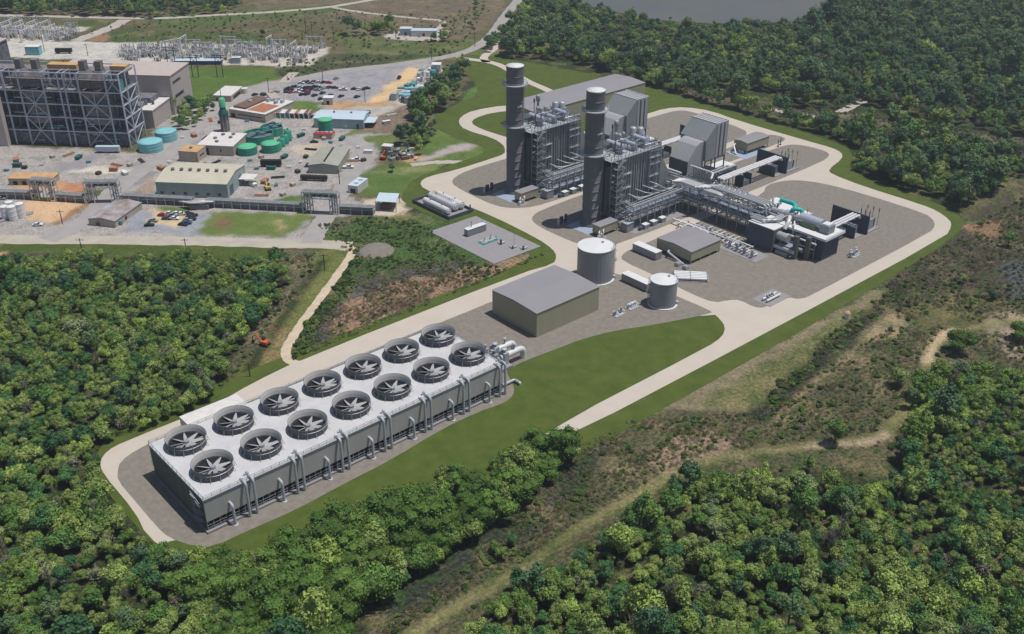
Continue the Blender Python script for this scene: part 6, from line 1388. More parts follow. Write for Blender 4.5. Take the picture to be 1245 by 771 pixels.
protos={'car':car_proto('car'),'truck':car_proto('truck')}; used=set(); variants={}
def car(px,colr,kind,ang,lab,grp):
    key=(kind,colr)
    if kind not in used: c=protos[kind]; used.add(kind)
    else: c=copy_tree(protos[kind])
    c.location=G(*px)+(.07,); c.rotation_euler.z=ang; c['label']=lab; c['category']='pickup truck' if kind=='truck' else 'car'
    if kind=='truck': c.name='pickup_truck'
    if grp: c['group']=grp
    for ch in c.children:
        if ch.name.split('.')[0] in ('body','roof'):
            k2=(kind,ch.name.split('.')[0],colr)
            if k2 not in variants:
                md=ch.data.copy(); md.materials[0]=M['car_'+colr]; variants[k2]=md
            ch.data=variants[k2]
    return c
lot=[(460,137,'silver'),(240,165,'white'),(262,160,'dark'),(285,158,'dark'),(300,165,'silver'),(322,157,'red'),(352,160,'white'),(380,160,'dark'),(415,163,'red'),(190,190,'dark'),(207,188,'dark'),(235,190,'white'),(265,195,'dark'),(285,193,'dark'),(325,188,'dark'),(345,191,'dark'),(358,188,'white'),(375,200,'silver'),(400,190,'white'),(420,192,'blue'),(452,195,'dark'),(575,203,'dark'),(607,205,'white'),(640,202,'dark'),(655,198,'dark'),(150,205,'dark'),(150,222,'blue'),(178,222,'red'),(212,222,'white'),(245,237,'dark'),(280,222,'red'),(277,235,'dark'),(325,243,'dark'),(375,228,'dark'),(425,243,'dark'),(492,248,'dark'),(592,252,'dark'),(365,265,'dark'),(165,198,'dark'),(60,232,'dark'),(85,222,'silver'),(0,235,'dark'),(230,210,'white'),(340,208,'silver'),(175,208,'dark'),(268,213,'dark'),(302,205,'dark')]
nm_={'white':'white','dark':'black','red':'red','silver':'silver','blue':'dark blue'}
for x,y,c_ in lot: car((320+x/5.1875,70+y/5.1875),c_,'car',random.choice((.2,.35,-.8)),'%s car parked in the large asphalt car park'%nm_[c_],'%s cars in the large car park'%nm_[c_])
car((320+505/5.1875,70+206/5.1875),'white','truck',-.75,'long white pickup truck in the last row of the car park',None); car((485.5,95.5),'dark','truck',.7,'dark truck driving on the sandy strip',None)
car((340+515/5.506,150+250/5.506),'white','truck',-.75,'upper white pickup truck beside the grey green shed',None); car((340+460/5.506,150+300/5.506),'white','truck',-.7,'lower white pickup truck beside the grey green shed',None)
car((382,173.5),'dark','car',-.7,'dark car parked near the dusty heap behind the grey green shed',None)
lot2=[(235,515,'red'),(290,503,'white'),(266,540,'blue'),(345,503,'white'),(378,506,'white'),(326,540,'white'),(430,503,'dark'),(447,528,'dark'),(425,552,'silver'),(452,545,'dark'),(165,557,'silver'),(135,590,'dark'),(310,515,'silver'),(465,515,'dark'),(390,585,'dark'),(418,575,'blue')]
for x,y,c_ in lot2: car((160+x/6.225,180+y/6.225),c_,'car',random.uniform(-1,-.5),'%s vehicle parked on the sandy lot below the pipe bridge'%nm_[c_],'%s vehicles on the sandy lot'%nm_[c_])
car((46,274.5),'white','car',-.6,'white car on the road edge beside the silos',None); car((2,242.5),'silver','car',-.7,'silver car at the left edge under the pipe bridge',None)
for px,lab in (((310,116),'dark car behind the tan office block'),((322,116),'second dark car behind the tan office block, nearer the car park')): car(px,'dark','car',.3,lab,None)
for k,(px,m_) in enumerate((((52,242.8),'yellow_paint'),)):
    x,y=G(*px); tag(MB().obox((x,y),8,1.2,.06,.9,AX).obox((x+2,y-2),6,1.0,.06,.7,AX+.2).build('pipe_stack',m_,None,(x,y,.06)),'heap of yellow pipes below the first pipe arch','pipes')

# ---- loose yard goods on the old apron
def goods(kind, m):
    t_=thing({'pallet':'pallet_stack','bin':'waste_bin','drum':'drum_cluster','pipes':'pipe_bundle'}[kind],'x','yard goods',(0,0,.07))
    if kind=='pallet': 
        for k in range(4): MB().box(-1.3,-1.1,.05+k*.42,1.3,1.1,.35+k*.42).build('pallet',m,t_)
    elif kind=='bin':
        MB().add([(-2,-1.1,.1),(2,-1.1,.1),(2,1.1,.1),(-2,1.1,.1),(-2.5,-1.2,1.7),(2.5,-1.2,1.7),(2.5,1.2,1.7),(-2.5,1.2,1.7)],[(0,3,2,1),(0,1,5,4),(1,2,6,5),(2,3,7,6),(3,0,4,7),(4,5,6,7)]).build('bin_body',m,t_)
        MB().box(-2.6,-1.3,1.55,2.6,-1.2,1.72).box(-2.6,1.2,1.55,2.6,1.3,1.72).build('rim','black',t_)
    elif kind=='drum':
        for k in range(6): MB().cyl((k%3)*.9-.9,(k//3)*.9-.4,.05,1.1,.38,10).build('drum',m,t_)
    else:
        for k in range(5): MB().tube([(-3.5,-.9+k*.45,.3+(k%2)*.25),(3.5,-.9+k*.45,.3+(k%2)*.25)],.22,8).build('pipe',m,t_)
    return t_
GK={}
spots=[(30,205),(52,199),(96,193),(108,198),(158,202),(172,196),(196,206),(206,198),(120,212),(142,201),(152,212),(304,196),(318,192),(330,196),(346,192),(352,204),(362,210),(338,216),(322,222),(336,226),(344,238),(318,238),(308,226),(366,198),(372,192),(410,178),(416,170),(402,174),(394,170),(378,182),(420,186),(436,180),(442,196),(428,196),(448,186),(300,148),(344,160),(352,166),(366,166),(370,158),(250,202),(262,198),(20,196),(8,208),(64,192),(84,188),(470,150),(456,146),(448,138),(476,140),(330,206),(312,206),(356,226),(250,168),(236,166),(222,168),(268,150),(256,146)]
rr=random.Random(77); nmk={'pallet':'stack of pallets','bin':'open waste bin','drum':'cluster of drums','pipes':'bundle of pipes'}; cmk={'wood':'brown','beige_wall':'tan','dark_green':'dark green','rust_roof':'rusty','teal':'teal','pale_steel':'grey','white':'white','black':'black'}
for k,px in enumerate(spots):
    kd=('pallet','pipes','bin','drum')[k%4]; m_={'pallet':('wood','beige_wall'),'bin':('dark_green','rust_roof','white'),'drum':('teal','white'),'pipes':('pale_steel','black','rust_roof')}[kd]; m_=m_[(k//4)%len(m_)]
    if (kd,m_) in GK: g_=copy_tree(GK[(kd,m_)])
    else: g_=goods(kd,m_); GK[(kd,m_)]=g_
    g_.location=G(*px)+(.07,); g_.rotation_euler.z=rr.uniform(0,3.1); g_['label']='%s %s lying on the apron of the old works'%(cmk[m_],nmk[kd]); g_['group']='%s %ss on the old apron'%(cmk[m_],nmk[kd].split()[0])
# ============================================================ VEGETATION
def leafmat(name, ramp, patch=0.22, dark=0.5):
    m = D.materials.new(name); m.use_nodes = True; t = m.node_tree; b = t.nodes['Principled BSDF']; N = t.nodes.new; K = t.links.new
    b.inputs['Roughness'].default_value = 0.75; b.inputs['Specular IOR Level'].default_value = 0.18
    oi = N('ShaderNodeObjectInfo'); cr = N('ShaderNodeValToRGB'); e = cr.color_ramp.elements
    while len(e) > 1: e.remove(e[-1])
    for i, (p, c) in enumerate(ramp):
        el = e[0] if i == 0 else e.new(p); el.position = p; el.color = c
    # mix instance random with a slow noise over the land, so that stands of trees share a tone
    n = N('ShaderNodeTexNoise'); n.inputs['Scale'].default_value = 0.012; n.inputs['Detail'].default_value = 3; K(oi.outputs['Location'], n.inputs['Vector'])
    mr = N('ShaderNodeMapRange'); mr.inputs[1].default_value = .35; mr.inputs[2].default_value = .65; K(n.outputs[0], mr.inputs[0])
    mx = N('ShaderNodeMix'); mx.data_type = 'FLOAT'; mx.inputs[0].default_value = patch; K(oi.outputs['Random'], mx.inputs[2]); K(mr.outputs[0], mx.inputs[3])
    K(mx.outputs[0], cr.inputs[0])
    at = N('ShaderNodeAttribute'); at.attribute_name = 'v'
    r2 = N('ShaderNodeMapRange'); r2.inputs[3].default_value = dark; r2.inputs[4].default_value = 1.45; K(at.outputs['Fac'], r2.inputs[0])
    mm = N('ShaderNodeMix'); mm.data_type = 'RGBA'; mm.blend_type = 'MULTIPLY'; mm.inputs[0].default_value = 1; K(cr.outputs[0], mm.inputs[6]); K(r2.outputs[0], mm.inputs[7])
    K(mm.outputs[2], b.inputs['Base Color']); M[name] = m; return m
leafmat('leaf', [(0, L(60,90,60)), (.15, L(76,118,76)), (.3, L(96,130,64)), (.5, L(120,144,72)), (.72, L(140,156,90)), (.86, L(152,176,84)), (.94, L(140,150,110)), (1, L(104,148,92))])
leafmat('leaf_pine', [(0, L(66,96,74)), (.5, L(88,116,78)), (1, L(118,136,92))])
leafmat('leaf_render', [(0, L(70,100,44)), (.5, L(88,118,52)), (1, L(106,134,62))])
leafmat('leaf_dry', [(0, L(84,76,60)), (.4, L(128,112,88)), (.75, L(84,92,56)), (1, L(168,150,122))])
leafmat('leaf_bush', [(0, L(46,66,40)), (.4, L(72,96,44)), (.7, L(98,122,56)), (1, L(128,146,72))])
leafmat('leaf_gray', [(0, L(92,94,78)), (.5, L(116,114,96)), (1, L(140,136,118))])
def crown_mesh(name, seed, H, R, z0, nb, nl, ls, m, flat=.75, spread=1.0, core=True, spiky=0.0):
    r = np.random.default_rng(seed); V, Fc, val = [], [], []
    # lobes spread over an ellipsoid
    lobes = []
    for k in range(nb):
        a = r.uniform(0, 2*PI); rr = R*spread*math.sqrt(r.uniform(0, .75)); h = r.uniform(0.0, 1)
        top = z0+(H-z0)*(0.35+0.5*(1-(rr/R)**2)*h)
        lr = R*r.uniform(.30, .52)*(1-.25*h)
        lobes.append((rr*math.cos(a), rr*math.sin(a), min(top, H-lr*.8), lr, r.uniform(0, 1)))
    lobes.append((0, 0, z0+(H-z0)*.45, R*.62, .4))
    if core:
        for (x, y, z, lr, bv) in lobes:
            bm = bmesh.new(); bmesh.ops.create_icosphere(bm, subdivisions=1, radius=lr*.82)
            o = len(V)
            for v in bm.verts:
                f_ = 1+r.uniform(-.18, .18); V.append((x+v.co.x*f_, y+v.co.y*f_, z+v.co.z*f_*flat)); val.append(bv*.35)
            for f in bm.faces: Fc.append(tuple(o+v.index for v in f.verts))
            bm.free()
    per = max(6, nl//len(lobes))
    for (x, y, z, lr, bv) in lobes:
        cnt = int(per*(lr/(R*.42))**2)
        for k in range(cnt):
            u = r.uniform(-.45, 1); a = r.uniform(0, 2*PI); s = math.sqrt(1-u*u); rad = lr*r.uniform(.80, 1.14+spiky)
            nrm = np.array([s*math.cos(a), s*math.sin(a), u]); p = np.array([x, y, z])+nrm*np.array([rad, rad, rad*flat])
            q = nrm+r.normal(0, .55, 3); q /= np.linalg.norm(q)
            t1 = np.cross(q, [0.3, 0.2, 1.0]); t1 /= np.linalg.norm(t1)+1e-9; t2 = np.cross(q, t1)
            sz = ls*r.uniform(.55, 1.3); o = len(V); ph = r.uniform(0, PI)
            c_, s_ = math.cos(ph)*sz, math.sin(ph)*sz
            for uu, vv in ((1, .15), (.1, .62), (-1, -.1), (-.05, -.6)):
                d = t1*(uu*c_-vv*s_)+t2*(uu*s_+vv*c_); V.append(tuple(p+d))
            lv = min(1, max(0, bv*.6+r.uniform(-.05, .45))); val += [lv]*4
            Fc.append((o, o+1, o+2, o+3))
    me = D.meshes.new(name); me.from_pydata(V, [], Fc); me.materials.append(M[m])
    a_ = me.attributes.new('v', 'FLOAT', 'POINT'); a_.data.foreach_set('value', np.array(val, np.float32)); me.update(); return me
def trunk_mesh(name, seed, H, R, r0):
    r = random.Random(seed); mb = MB(); mb.tube([(0,0,-.1),(r.uniform(-.2,.2),r.uniform(-.2,.2),H*.35),(r.uniform(-.4,.4),r.uniform(-.4,.4),H*.72)], r0, 8)
    # taper by hand: shrink the rings upward
    n = 8
    for i in range(len(mb.v)):
        x, y, z = mb.v[i]; k = 1-.6*max(0, z)/(H*.72); mb.v[i] = (x*k, y*k, z)
    for k in range(5):
        a = k*1.26+r.random(); z = H*r.uniform(.3, .55); mb.tube([(0,0,z),(R*.35*math.cos(a),R*.35*math.sin(a),z+H*.12),(R*.7*math.cos(a),R*.7*math.sin(a),z+H*.22)], r0*.35, 6)
    me = D.meshes.new(name); me.from_pydata(mb.v, [], mb.f); me.materials.append(M['bark']); me.update(); return me
def bare_mesh(name, seed, H, R):
    r = random.Random(seed); mb = MB(); mb.tube([(0,0,0),(.2,.1,H*.5),(.1,-.2,H)], .16, 5)
    for k in range(22):
        a = r.uniform(0, 6.28); z = H*r.uniform(.3, .95); l = R*r.uniform(.5, 1)*(1.2-z/H); e = (l*math.cos(a), l*math.sin(a), z+H*r.uniform(.08,.22))
        mb.beam((0,0,z), e, .11)
        for j in range(3):
            f_ = r.uniform(.4, 1); s = (e[0]*f_, e[1]*f_, z+(e[2]-z)*f_); mb.beam(s, (s[0]+r.uniform(-1,1), s[1]+r.uniform(-1,1), s[2]+r.uniform(.3,1.2)), .07)
    me = D.meshes.new(name); me.from_pydata(mb.v, [], mb.f); me.materials.append(M['leaf_gray']); me.update()
    a_ = me.attributes.new('v', 'FLOAT', 'POINT'); a_.data.foreach_set('value', np.full(len(me.vertices), .6, np.float32)); return me
KINDS = []   # (name, mesh, height, radius, kind)
for s in range(7):
    H = [8.5, 9.5, 7.5, 10, 8, 9, 11][s]; R = [3.3, 3.8, 3.0, 3.6, 4.1, 3.2, 3.9][s]
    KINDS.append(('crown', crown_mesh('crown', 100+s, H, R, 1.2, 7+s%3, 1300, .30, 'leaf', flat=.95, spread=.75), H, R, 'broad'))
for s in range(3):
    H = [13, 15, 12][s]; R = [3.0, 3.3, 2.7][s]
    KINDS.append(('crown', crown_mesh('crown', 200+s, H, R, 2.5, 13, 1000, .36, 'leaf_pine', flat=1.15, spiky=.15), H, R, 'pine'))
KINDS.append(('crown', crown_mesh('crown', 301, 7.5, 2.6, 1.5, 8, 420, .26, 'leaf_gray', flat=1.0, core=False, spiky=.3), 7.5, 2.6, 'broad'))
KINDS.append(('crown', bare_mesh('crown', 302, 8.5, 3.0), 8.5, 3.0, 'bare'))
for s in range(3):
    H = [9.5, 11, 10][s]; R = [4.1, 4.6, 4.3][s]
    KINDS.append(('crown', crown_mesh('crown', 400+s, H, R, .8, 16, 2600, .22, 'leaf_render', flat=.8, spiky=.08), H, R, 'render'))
TRK = {'broad': [trunk_mesh('trunk', 1+k, 8, 3, .28) for k in range(3)], 'pine': [trunk_mesh('trunk', 11+k, 13, 2, .3) for k in range(2)], 'render': [trunk_mesh('trunk', 31, 9, 4, .3)], 'bare': [trunk_mesh('trunk', 41, 7, 1, .2)]}
# ---- stands: ground polygons (survey positions), spacing, kind weights, height factor, name of the stand
BR, PN, GR, BA, RE = [0,1,2,3,4,5,6], [7,8,9], [10], [11], [12,13,14]
STAND = [
 ('left', [(-120,326),(30,318),(120,320),(200,322),(300,324),(338,326),(346,345),(330,385),(300,412),(276,440),(262,476),(264,492),(234,507),(192,524),(165,534),(140,545),(126,557),(122,585),(140,626),(160,650),(190,668),(225,682),(262,694),(320,696),(345,720),(260,800),(-160,1000),(-420,700)], 3.4, [(BR,.88),(PN,.05),(GR,.05),(BA,.02)], 0.64),
 ('left', [(255,400),(275,345),(345,322),(350,345),(330,385),(300,412)], 6, [(BR,.8),(GR,.2)], .6),
 ('front', [(225,694),(262,702),(330,688),(400,662),(480,624),(560,586),(620,563),(668,548),(694,556),(655,600),(580,655),(510,700),(450,760),(380,830),(240,880),(250,760)], 3.9, [(RE,.6),(BR,.4)], .86),
 ('right', [(560,810),(600,760),(640,718),(690,680),(740,650),(790,622),(830,598),(880,586),(960,596),(1040,596),(1092,578),(1104,530),(1112,480),(1130,455),(1180,452),(1215,462),(1260,470),(1450,480),(1700,900),(1300,1100),(500,1000)], 3.4, [(BR,.88),(PN,.04),(GR,.05),(BA,.03)], .68),
 ('right', [(880,575),(960,562),(1060,558),(1090,560),(1085,585),(960,596),(880,590)], 9, [(BR,.7),(GR,.3)], .45),
 ('belt', [(690,74),(745,88),(800,121),(850,130),(905,145),(965,163),(1014,177),(1034,188),(1030,202),(1020,214),(1040,225),(1090,242),(1135,260),(1180,254),(1215,228),(1262,205),(1300,190),(1245,192),(1150,176),(1110,160),(1060,158),(1010,156),(950,146),(900,132),(850,118),(800,100),(760,92),(735,78)], 4.2, [(BR,.66),(PN,.26),(GR,.08)], .98),
 ('far', [(607,76),(612,56),(640,14),(664,2),(700,14),(722,20),(760,30),(800,38),(860,42),(910,43),(980,40),(1020,32),(1032,-10),(1300,-60),(1700,0),(1500,200),(1245,168),(1150,150),(1075,135),(1050,128),(990,140),(930,112),(860,112),(800,96),(740,84),(690,74),(640,72)], 5.3, [(BR,.44),(PN,.42),(GR,.12),(BA,.02)], .92),
 ('north', [(-220,-60),(292,-60),(289,12),(262,19),(170,23),(150,22),(80,20),(0,18),(-200,14)], 6.5, [(BR,.5),(PN,.45),(GR,.05)], .95),
 ('strip', [(652,-30),(660,-26),(632,30),(618,34),(602,52),(586,70),(566,92),(556,108),(552,130),(530,160),(514,190),(490,188),(484,180),(500,152),(502,132),(528,112),(540,96),(548,86),(566,84),(592,72),(612,48),(636,14)], 5.2, [(BR,.7),(PN,.3)], .85),
 ('strip', [(510,50),(540,38),(564,14),(588,-14),(600,-20),(590,10),(572,32),(544,50),(520,56)], 9, [(BR,.85),(GR,.15)], .5),
 ('strip', [(420,40),(436,38),(436,44),(422,44)], 6, [(PN,1)], 1.1), ('strip', [(440,38),(478,32),(480,40),(450,46)], 6, [(BR,1)], .9),
 ('strip', [(206,134),(232,128),(262,122),(264,134),(250,150),(214,164),(208,150)], 5.5, [(BR,1)], .8),
 ('strip', [(102,36),(160,26),(186,44),(200,58),(140,50)], 11, [(BR,1)], .4), ('strip', [(290,44),(336,44),(340,54),(300,54)], 9, [(BR,1)], .45),
]
def sample(poly, s, seed):
    wp = [G(p[0], max(-150, p[1])) for p in poly]; xs = [p[0] for p in wp]; ys = [p[1] for p in wp]; r = np.random.default_rng(seed)
    gx, gy = np.meshgrid(np.arange(min(xs), max(xs), s), np.arange(min(ys), max(ys), s)); gx = gx.copy(); gx[::2] += s/2
    x = (gx+r.uniform(-.42, .42, gx.shape)*s).ravel(); y = (gy+r.uniform(-.42, .42, gx.shape)*s).ravel()
    wx_, wy_ = warp(x, y, 2.0); k = inpoly(wx_, wy_, wp); return x[k], y[k]
LAWN_KEEP = [[(-12,-20),(-20,-15),(-22,0),(-21.4,12),(-21.2,38),(-15,48.6),(22,49.6),(40,56),(170,60),(194,62),(210,40),(206,-24),(200,-48),(104,-48),(96,-40),(60,-34),(20,-30),(-4,-25)],
 [(190,66),(190,112),(176,122),(178,155),(200,178),(258,184),(256,210),(262,247),(300,263),(330,271),(366,350),(390,352),(414,262),(418,230),(421,170),(421,60),(409,40),(384,30),(379,-20),(375,-36),(358,-51),(200,-51)],
 [(-8,60),(30,60),(150,61),(192,64),(194,69),(166,68),(165,62)]]
tr = []   # x, y, kind index, scale, rot, stand
for si, (nm, poly, s, wts, hf) in enumerate(STAND):
    x, y = sample(poly, s, 50+si); r = np.random.default_rng(900+si); tot = sum(w_ for _, w_ in wts)
    clump = vnoise(x, y, 17, 61)+.6*vnoise(x, y, 7, 62)
    for a, b, cn in zip(x, y, clump):
        if any(inpoly(np.array([a]), np.array([b]), q)[0] for q in LAWN_KEEP): continue
        if r.random() < .04+(.25 if cn < -.42 else 0): continue
        u = r.uniform(0, tot); acc = 0
        for grp, w_ in wts:
            acc += w_
            if u <= acc: break
        sc_ = hf*float(np.clip(r.normal(1, .27), .45, 1.7))*(1+.55*cn)
        if r.random() < .12: sc_ *= 1.35
        tr.append((a, b, int(r.choice(grp)), sc_, r.uniform(0, 6.28), nm))
SOLO = [((477,209),.7,2,'lone small bright tree on the green field behind the pipe arch','solo'),
 ((1165,428),1.25,12,'round bright green tree standing alone beside the bend of the grassy track','solo'),((1240,414),1.1,12,'round green tree at the right edge beyond the lone round tree','solo'),
 ((1014,540),1.05,1,'green tree standing alone beside the middle of the grassy track','solo'),((1090,470),1.0,4,'yellow green tree at the upper left corner of the right forest','solo'),((1140,470),1.2,1,'tall leafy tree at the top of the right forest','solo'),
 ((632,722),1.0,3,'dark rounded tree standing alone at the edge of the grassy track','solo'),((378,330),.55,0,'dark bush tree between the ditch and the dirt road','solo'),((370,336),.5,2,'small bush tree just left of the dark bush tree by the ditch','solo'),
 ((1225,300),1.0,5,'green tree in the dark swamp at the right edge','solo'),((1180,375),.7,0,'yellow green tree left of the small dark pond','solo'),((1205,365),.6,4,'pale green bush tree touching the small dark pond','solo'),((1170,345),.7,2,'bushy tree in the middle of the right hand swamp','solo'),
 ((610,680),.6,5,'bright bushy tree in the dark valley beside the grassy track','solo'),((600,672),.55,0,'smaller bushy tree in the dark valley beside the grassy track','solo'),((622,665),.5,1,'rear bushy tree in the dark valley','solo')]
arr_x = np.array([t[0] for t in tr]); arr_y = np.array([t[1] for t in tr])
pxx, pyy = Pj(arr_x, arr_y, np.array([KINDS[t[2]][2]*t[3]*.6 for t in tr]))
dist = np.sqrt((arr_x-CX)**2+(arr_y-CY)**2+CZ**2)
app = np.array([KINDS[t[2]][3]*KINDS[t[2]][2]*t[3]**2 for t in tr])/dist**2
vis = (pxx > -5) & (pxx < W0+5) & (pyy > -5) & (pyy < H0+5)
order = np.argsort(-(app*vis))
NI = 300-len(SOLO); ind = set(int(i) for i in order[:NI])
LBL = {'left':('leafy tree in the forest left of the cooling tower','trees of the left forest'),'front':('leafy tree in the dense belt in front of the cooling tower','trees in front of the cooling tower'),
 'right':('leafy tree in the forest at the lower right','trees of the lower right forest'),'belt':('tree in the belt behind the new plant road','trees behind the plant road'),'far':('tree in the far forest below the pond','trees of the far forest'),'north':('tree of the far upper left wood','upper left wood'),'strip':('tree in the narrow strip left of the new plant lawn','tree strip')}
KN = {'broad':('broadleaf_tree','green '),'pine':('pine_tree','tall dark '),'render':('broadleaf_tree','round bright '),'bare':('bare_tree','bare grey ')}
cc_ = {}
SH = {}
def mktree(x, y, ki, s, rot, label, group):
    nm, me_, H_, R_, kd = KINDS[ki]; t_ = D.objects.new(KN[kd][0], None); COL.objects.link(t_); t_.location = (x, y, .02); t_.rotation_euler.z = rot; t_.scale = (s, s, s)
    t_['label'] = label; t_['category'] = 'tree'
    if group: t_['group'] = group
    c = D.objects.new('crown', me_); COL.objects.link(c); c.parent = t_; SH.setdefault(ki, c)
    k = D.objects.new('trunk', TRK[kd][int(abs(x*7)) % len(TRK[kd])]); COL.objects.link(k); k.parent = t_
    return t_
for i in sorted(ind):
    x, y, ki, s, rot, nm = tr[i]; kd = KINDS[ki][4]; base, grp = LBL[nm]
    adj = {'broad': 'large green ' if s > 1 else 'small green ', 'pine': 'tall dark ', 'render': 'round bright ', 'bare': 'bare grey '}[kd]
    if ki == 10: adj = 'thin grey '
    mktree(x, y, ki, s, rot, adj+base, adj+grp)
for px, s, ki, lab, _ in SOLO:
    x, y = G(*px); mktree(x, y, ki, s, 1.0, lab, None)
def scatter(name, pts, kinds, kindstr='stuff'):
    """one object: a cloud of points that carries the listed meshes"""
    me = D.meshes.new(name); P_ = np.array([(p[0], p[1], 0.0) for p in pts], np.float32); me.vertices.add(len(P_)); me.vertices.foreach_set('co', P_.ravel())
    for an, ty, vals in (('scl', 'FLOAT', [p[3] for p in pts]), ('rot', 'FLOAT', [p[4] for p in pts]), ('pick', 'INT', [p[2] for p in pts])):
        a_ = me.attributes.new(an, ty, 'POINT'); a_.data.foreach_set('value', np.array(vals, np.float32 if ty == 'FLOAT' else np.int32))
    me.update(); o = D.objects.new(name, me); COL.objects.link(o); o['kind'] = kindstr
    ng = D.node_groups.new(name, 'GeometryNodeTree'); ng.interface.new_socket('Geometry', in_out='INPUT', socket_type='NodeSocketGeometry'); ng.interface.new_socket('Geometry', in_out='OUTPUT', socket_type='NodeSocketGeometry')
    gi = ng.nodes.new('NodeGroupInput'); go = ng.nodes.new('NodeGroupOutput'); prev = None; outs = []
    def attr(nm_, ty):
        n = ng.nodes.new('GeometryNodeInputNamedAttribute'); n.data_type = ty; n.inputs[0].default_value = nm_; return n
    s_ = attr('scl', 'FLOAT'); r_ = attr('rot', 'FLOAT'); k_ = attr('pick', 'INT')
    cx = ng.nodes.new('ShaderNodeCombineXYZ'); ng.links.new(r_.outputs[0], cx.inputs[2])
    jn = ng.nodes.new('GeometryNodeJoinGeometry')
    for ki, ob in kinds:
        oi = ng.nodes.new('GeometryNodeObjectInfo'); oi.inputs[0].default_value = ob; oi.transform_space = 'ORIGINAL'
        cp = ng.nodes.new('FunctionNodeCompare'); cp.data_type = 'INT'; cp.operation = 'EQUAL'
        ng.links.new(k_.outputs[0], cp.inputs[2]); cp.inputs[3].default_value = ki
        ip = ng.nodes.new('GeometryNodeInstanceOnPoints'); ng.links.new(gi.outputs[0], ip.inputs['Points']); ng.links.new(cp.outputs[0], ip.inputs['Selection'])
        ng.links.new(oi.outputs['Geometry'], ip.inputs['Instance']); ng.links.new(cx.outputs[0], ip.inputs['Rotation']); ng.links.new(s_.outputs[0], ip.inputs['Scale'])
        ng.links.new(ip.outputs[0], jn.inputs[0])
    ng.links.new(jn.outputs[0], go.inputs[0]); md = o.modifiers.new('stand', 'NODES'); md.node_group = ng; return o
rest = [tr[i] for i in range(len(tr)) if i not in ind]
for ki in range(len(KINDS)):
    if ki not in SH:     # a kind with no single tree yet: one of the rest becomes it
        for i, t in enumerate(rest):
            if t[2] == ki:
                px_, py_ = Pj(t[0], t[1], 4.0)
                if 0 < px_ < W0 and 0 < py_ < H0:
                    base, grp = LBL[t[5]]; mktree(t[0], t[1], ki, t[3], t[4], 'first listed '+base if False else 'slender '+base, 'slender '+grp); rest.pop(i); break
fo = scatter('forest', rest, [(k, SH[k]) for k in sorted(SH)])
fo['label'] = 'dense mixed woodland that surrounds the plant on all sides'
# ---- undergrowth
UK = []
for s in range(3): UK.append(crown_mesh('bush', 500+s, 1.7, 1.5, 0, 6, 130, .26, 'leaf_bush', flat=.7, core=True))
for s in range(2): UK.append(crown_mesh('bush', 520+s, 1.1, 1.5, 0, 5, 110, .25, 'leaf_dry', flat=.6, core=False, spiky=.3))
UK.append(crown_mesh('bush', 530, 1.6, 1.3, 0, 6, 110, .2, 'leaf_gray', flat=.9, core=False, spiky=.3))
solo_b = []
for k, (me_, px, lab) in enumerate(zip(UK, [(1085,545),(364,420),(452,330),(1010,470),(820,545),(930,505)], ['leafy bush beside the bend of the grassy track','leafy bush at the foot of the dirt road','leafy bush in the wetland below the gravel mound','dry brown bush in the rough ground right of the drain','dry tan bush in the rough ground below the edge road','grey twiggy bush at the end of the brown drain'])):
    o = D.objects.new('bush', me_); COL.objects.link(o); o.location = G(*px)+(.03,); tag(o, lab, 'bush'); solo_b.append(o)
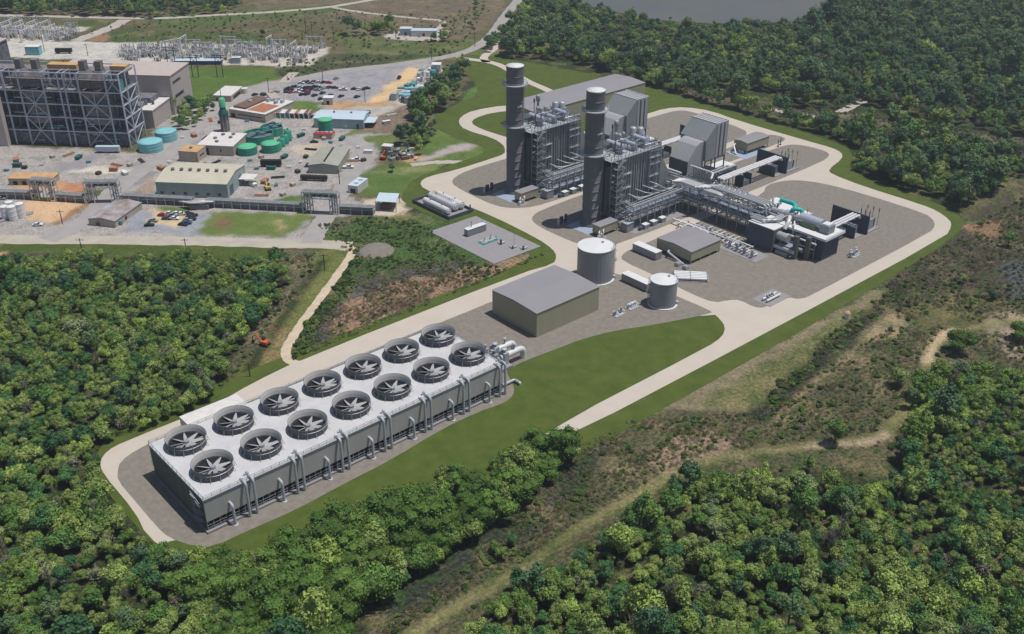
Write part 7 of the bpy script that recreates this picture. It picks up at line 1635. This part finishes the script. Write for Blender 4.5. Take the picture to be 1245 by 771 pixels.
ZONE = [   # polygon, spacing, weights over bush kinds, size
 ([(385,272),(450,266),(505,266),(525,284),(580,320),(600,324),(664,306),(670,316),(600,345),(560,338),(500,330),(440,340),(400,385),(378,425),(366,436),(420,330),(430,312)], 2.0, [.30,.22,.14,.08,.06,.2], .62),
 ([(372,434),(385,395),(430,350),(500,330),(600,330),(650,325),(560,360),(470,400),(385,442)], 1.5, [.03,.03,.04,.34,.24,.32], .6),
 ([(335,302),(388,304),(380,330),(300,440),(270,475),(262,450),(330,370),(350,335)], 1.9, [.10,.12,.12,.26,.16,.24], .62),
 ([(1080,345),(1160,285),(1245,240),(1500,240),(1500,480),(1240,455),(1180,420),(1120,440),(1100,500),(1085,540),(1000,550),(940,545),(930,520),(990,450),(1080,400)], 2.2, [.12,.12,.12,.24,.16,.24], .72),
 ([(700,545),(760,515),(930,500),(925,545),(860,560),(790,595),(730,630),(690,660),(600,720),(520,780),(450,840),(430,800),(560,690),(660,600)], 1.6, [.08,.08,.10,.28,.2,.26], .6),
 ([(985,445),(1092,365),(1085,352),(975,440),(925,500),(940,505)], 1.7, [.22,.2,.2,.1,.1,.18], .8),
 ([(735,84),(800,98),(930,128),(1060,140),(1245,170),(1500,190),(1500,215),(1245,195),(1010,152),(925,140),(860,122),(780,102)], 2.8, [.1,.1,.12,.26,.14,.28], .8),
 ([(340,74),(400,70),(540,60),(560,64),(500,72),(400,84),(345,98)], 5, [.3,.3,.2,.1,.05,.05], .9), ([(170,28),(300,14),(420,12),(540,20),(600,10),(560,60),(430,62),(345,56),(190,52)], 8, [.3,.3,.1,.15,.1,.05], .9),
 ([(60,75),(200,84),(205,90),(60,80)], 3.0, [.5,.3,.2,0,0,0], .8), ([(428,312),(424,322),(366,408),(352,440),(366,442),(378,420),(430,335),(440,318)], 1.8, [.4,.3,.3,0,0,0], .9),
]
up = []
for zi, (poly, s, wt, sz) in enumerate(ZONE):
    x, y = sample(poly, s, 70+zi); r = np.random.default_rng(800+zi); wt = np.array(wt)/sum(wt); nn = vnoise(x, y, 9, 31+zi)
    for a, b, q_ in zip(x, y, nn):
        if q_ < -.26 or (abs(a-CX) > 900): continue
        if any(inpoly(np.array([a]), np.array([b]), q)[0] for q in LAWN_KEEP): continue
        up.append((a, b, int(r.choice(6, p=wt)), sz*float(r.uniform(.4, 1.25)), r.uniform(0, 6.28)))
TRK_PX = [G(*p) for p in TRAIL]
def seg_d(x, y, line):
    d = 1e9
    for (x1, y1), (x2, y2) in zip(line[:-1], line[1:]):
        t = max(0, min(1, ((x-x1)*(x2-x1)+(y-y1)*(y2-y1))/((x2-x1)**2+(y2-y1)**2+1e-9))); d = min(d, math.hypot(x-x1-t*(x2-x1), y-y1-t*(y2-y1)))
    return d
up = [u for u in up if seg_d(u[0], u[1], TRK_PX) > 2.6]
uo = scatter('undergrowth', up, list(enumerate(solo_b)))
uo['label'] = 'low scrub and brush over the rough ground'
print('trees', len(tr), 'individual', len(ind), 'bushes', len(up))

haze(0.00013)
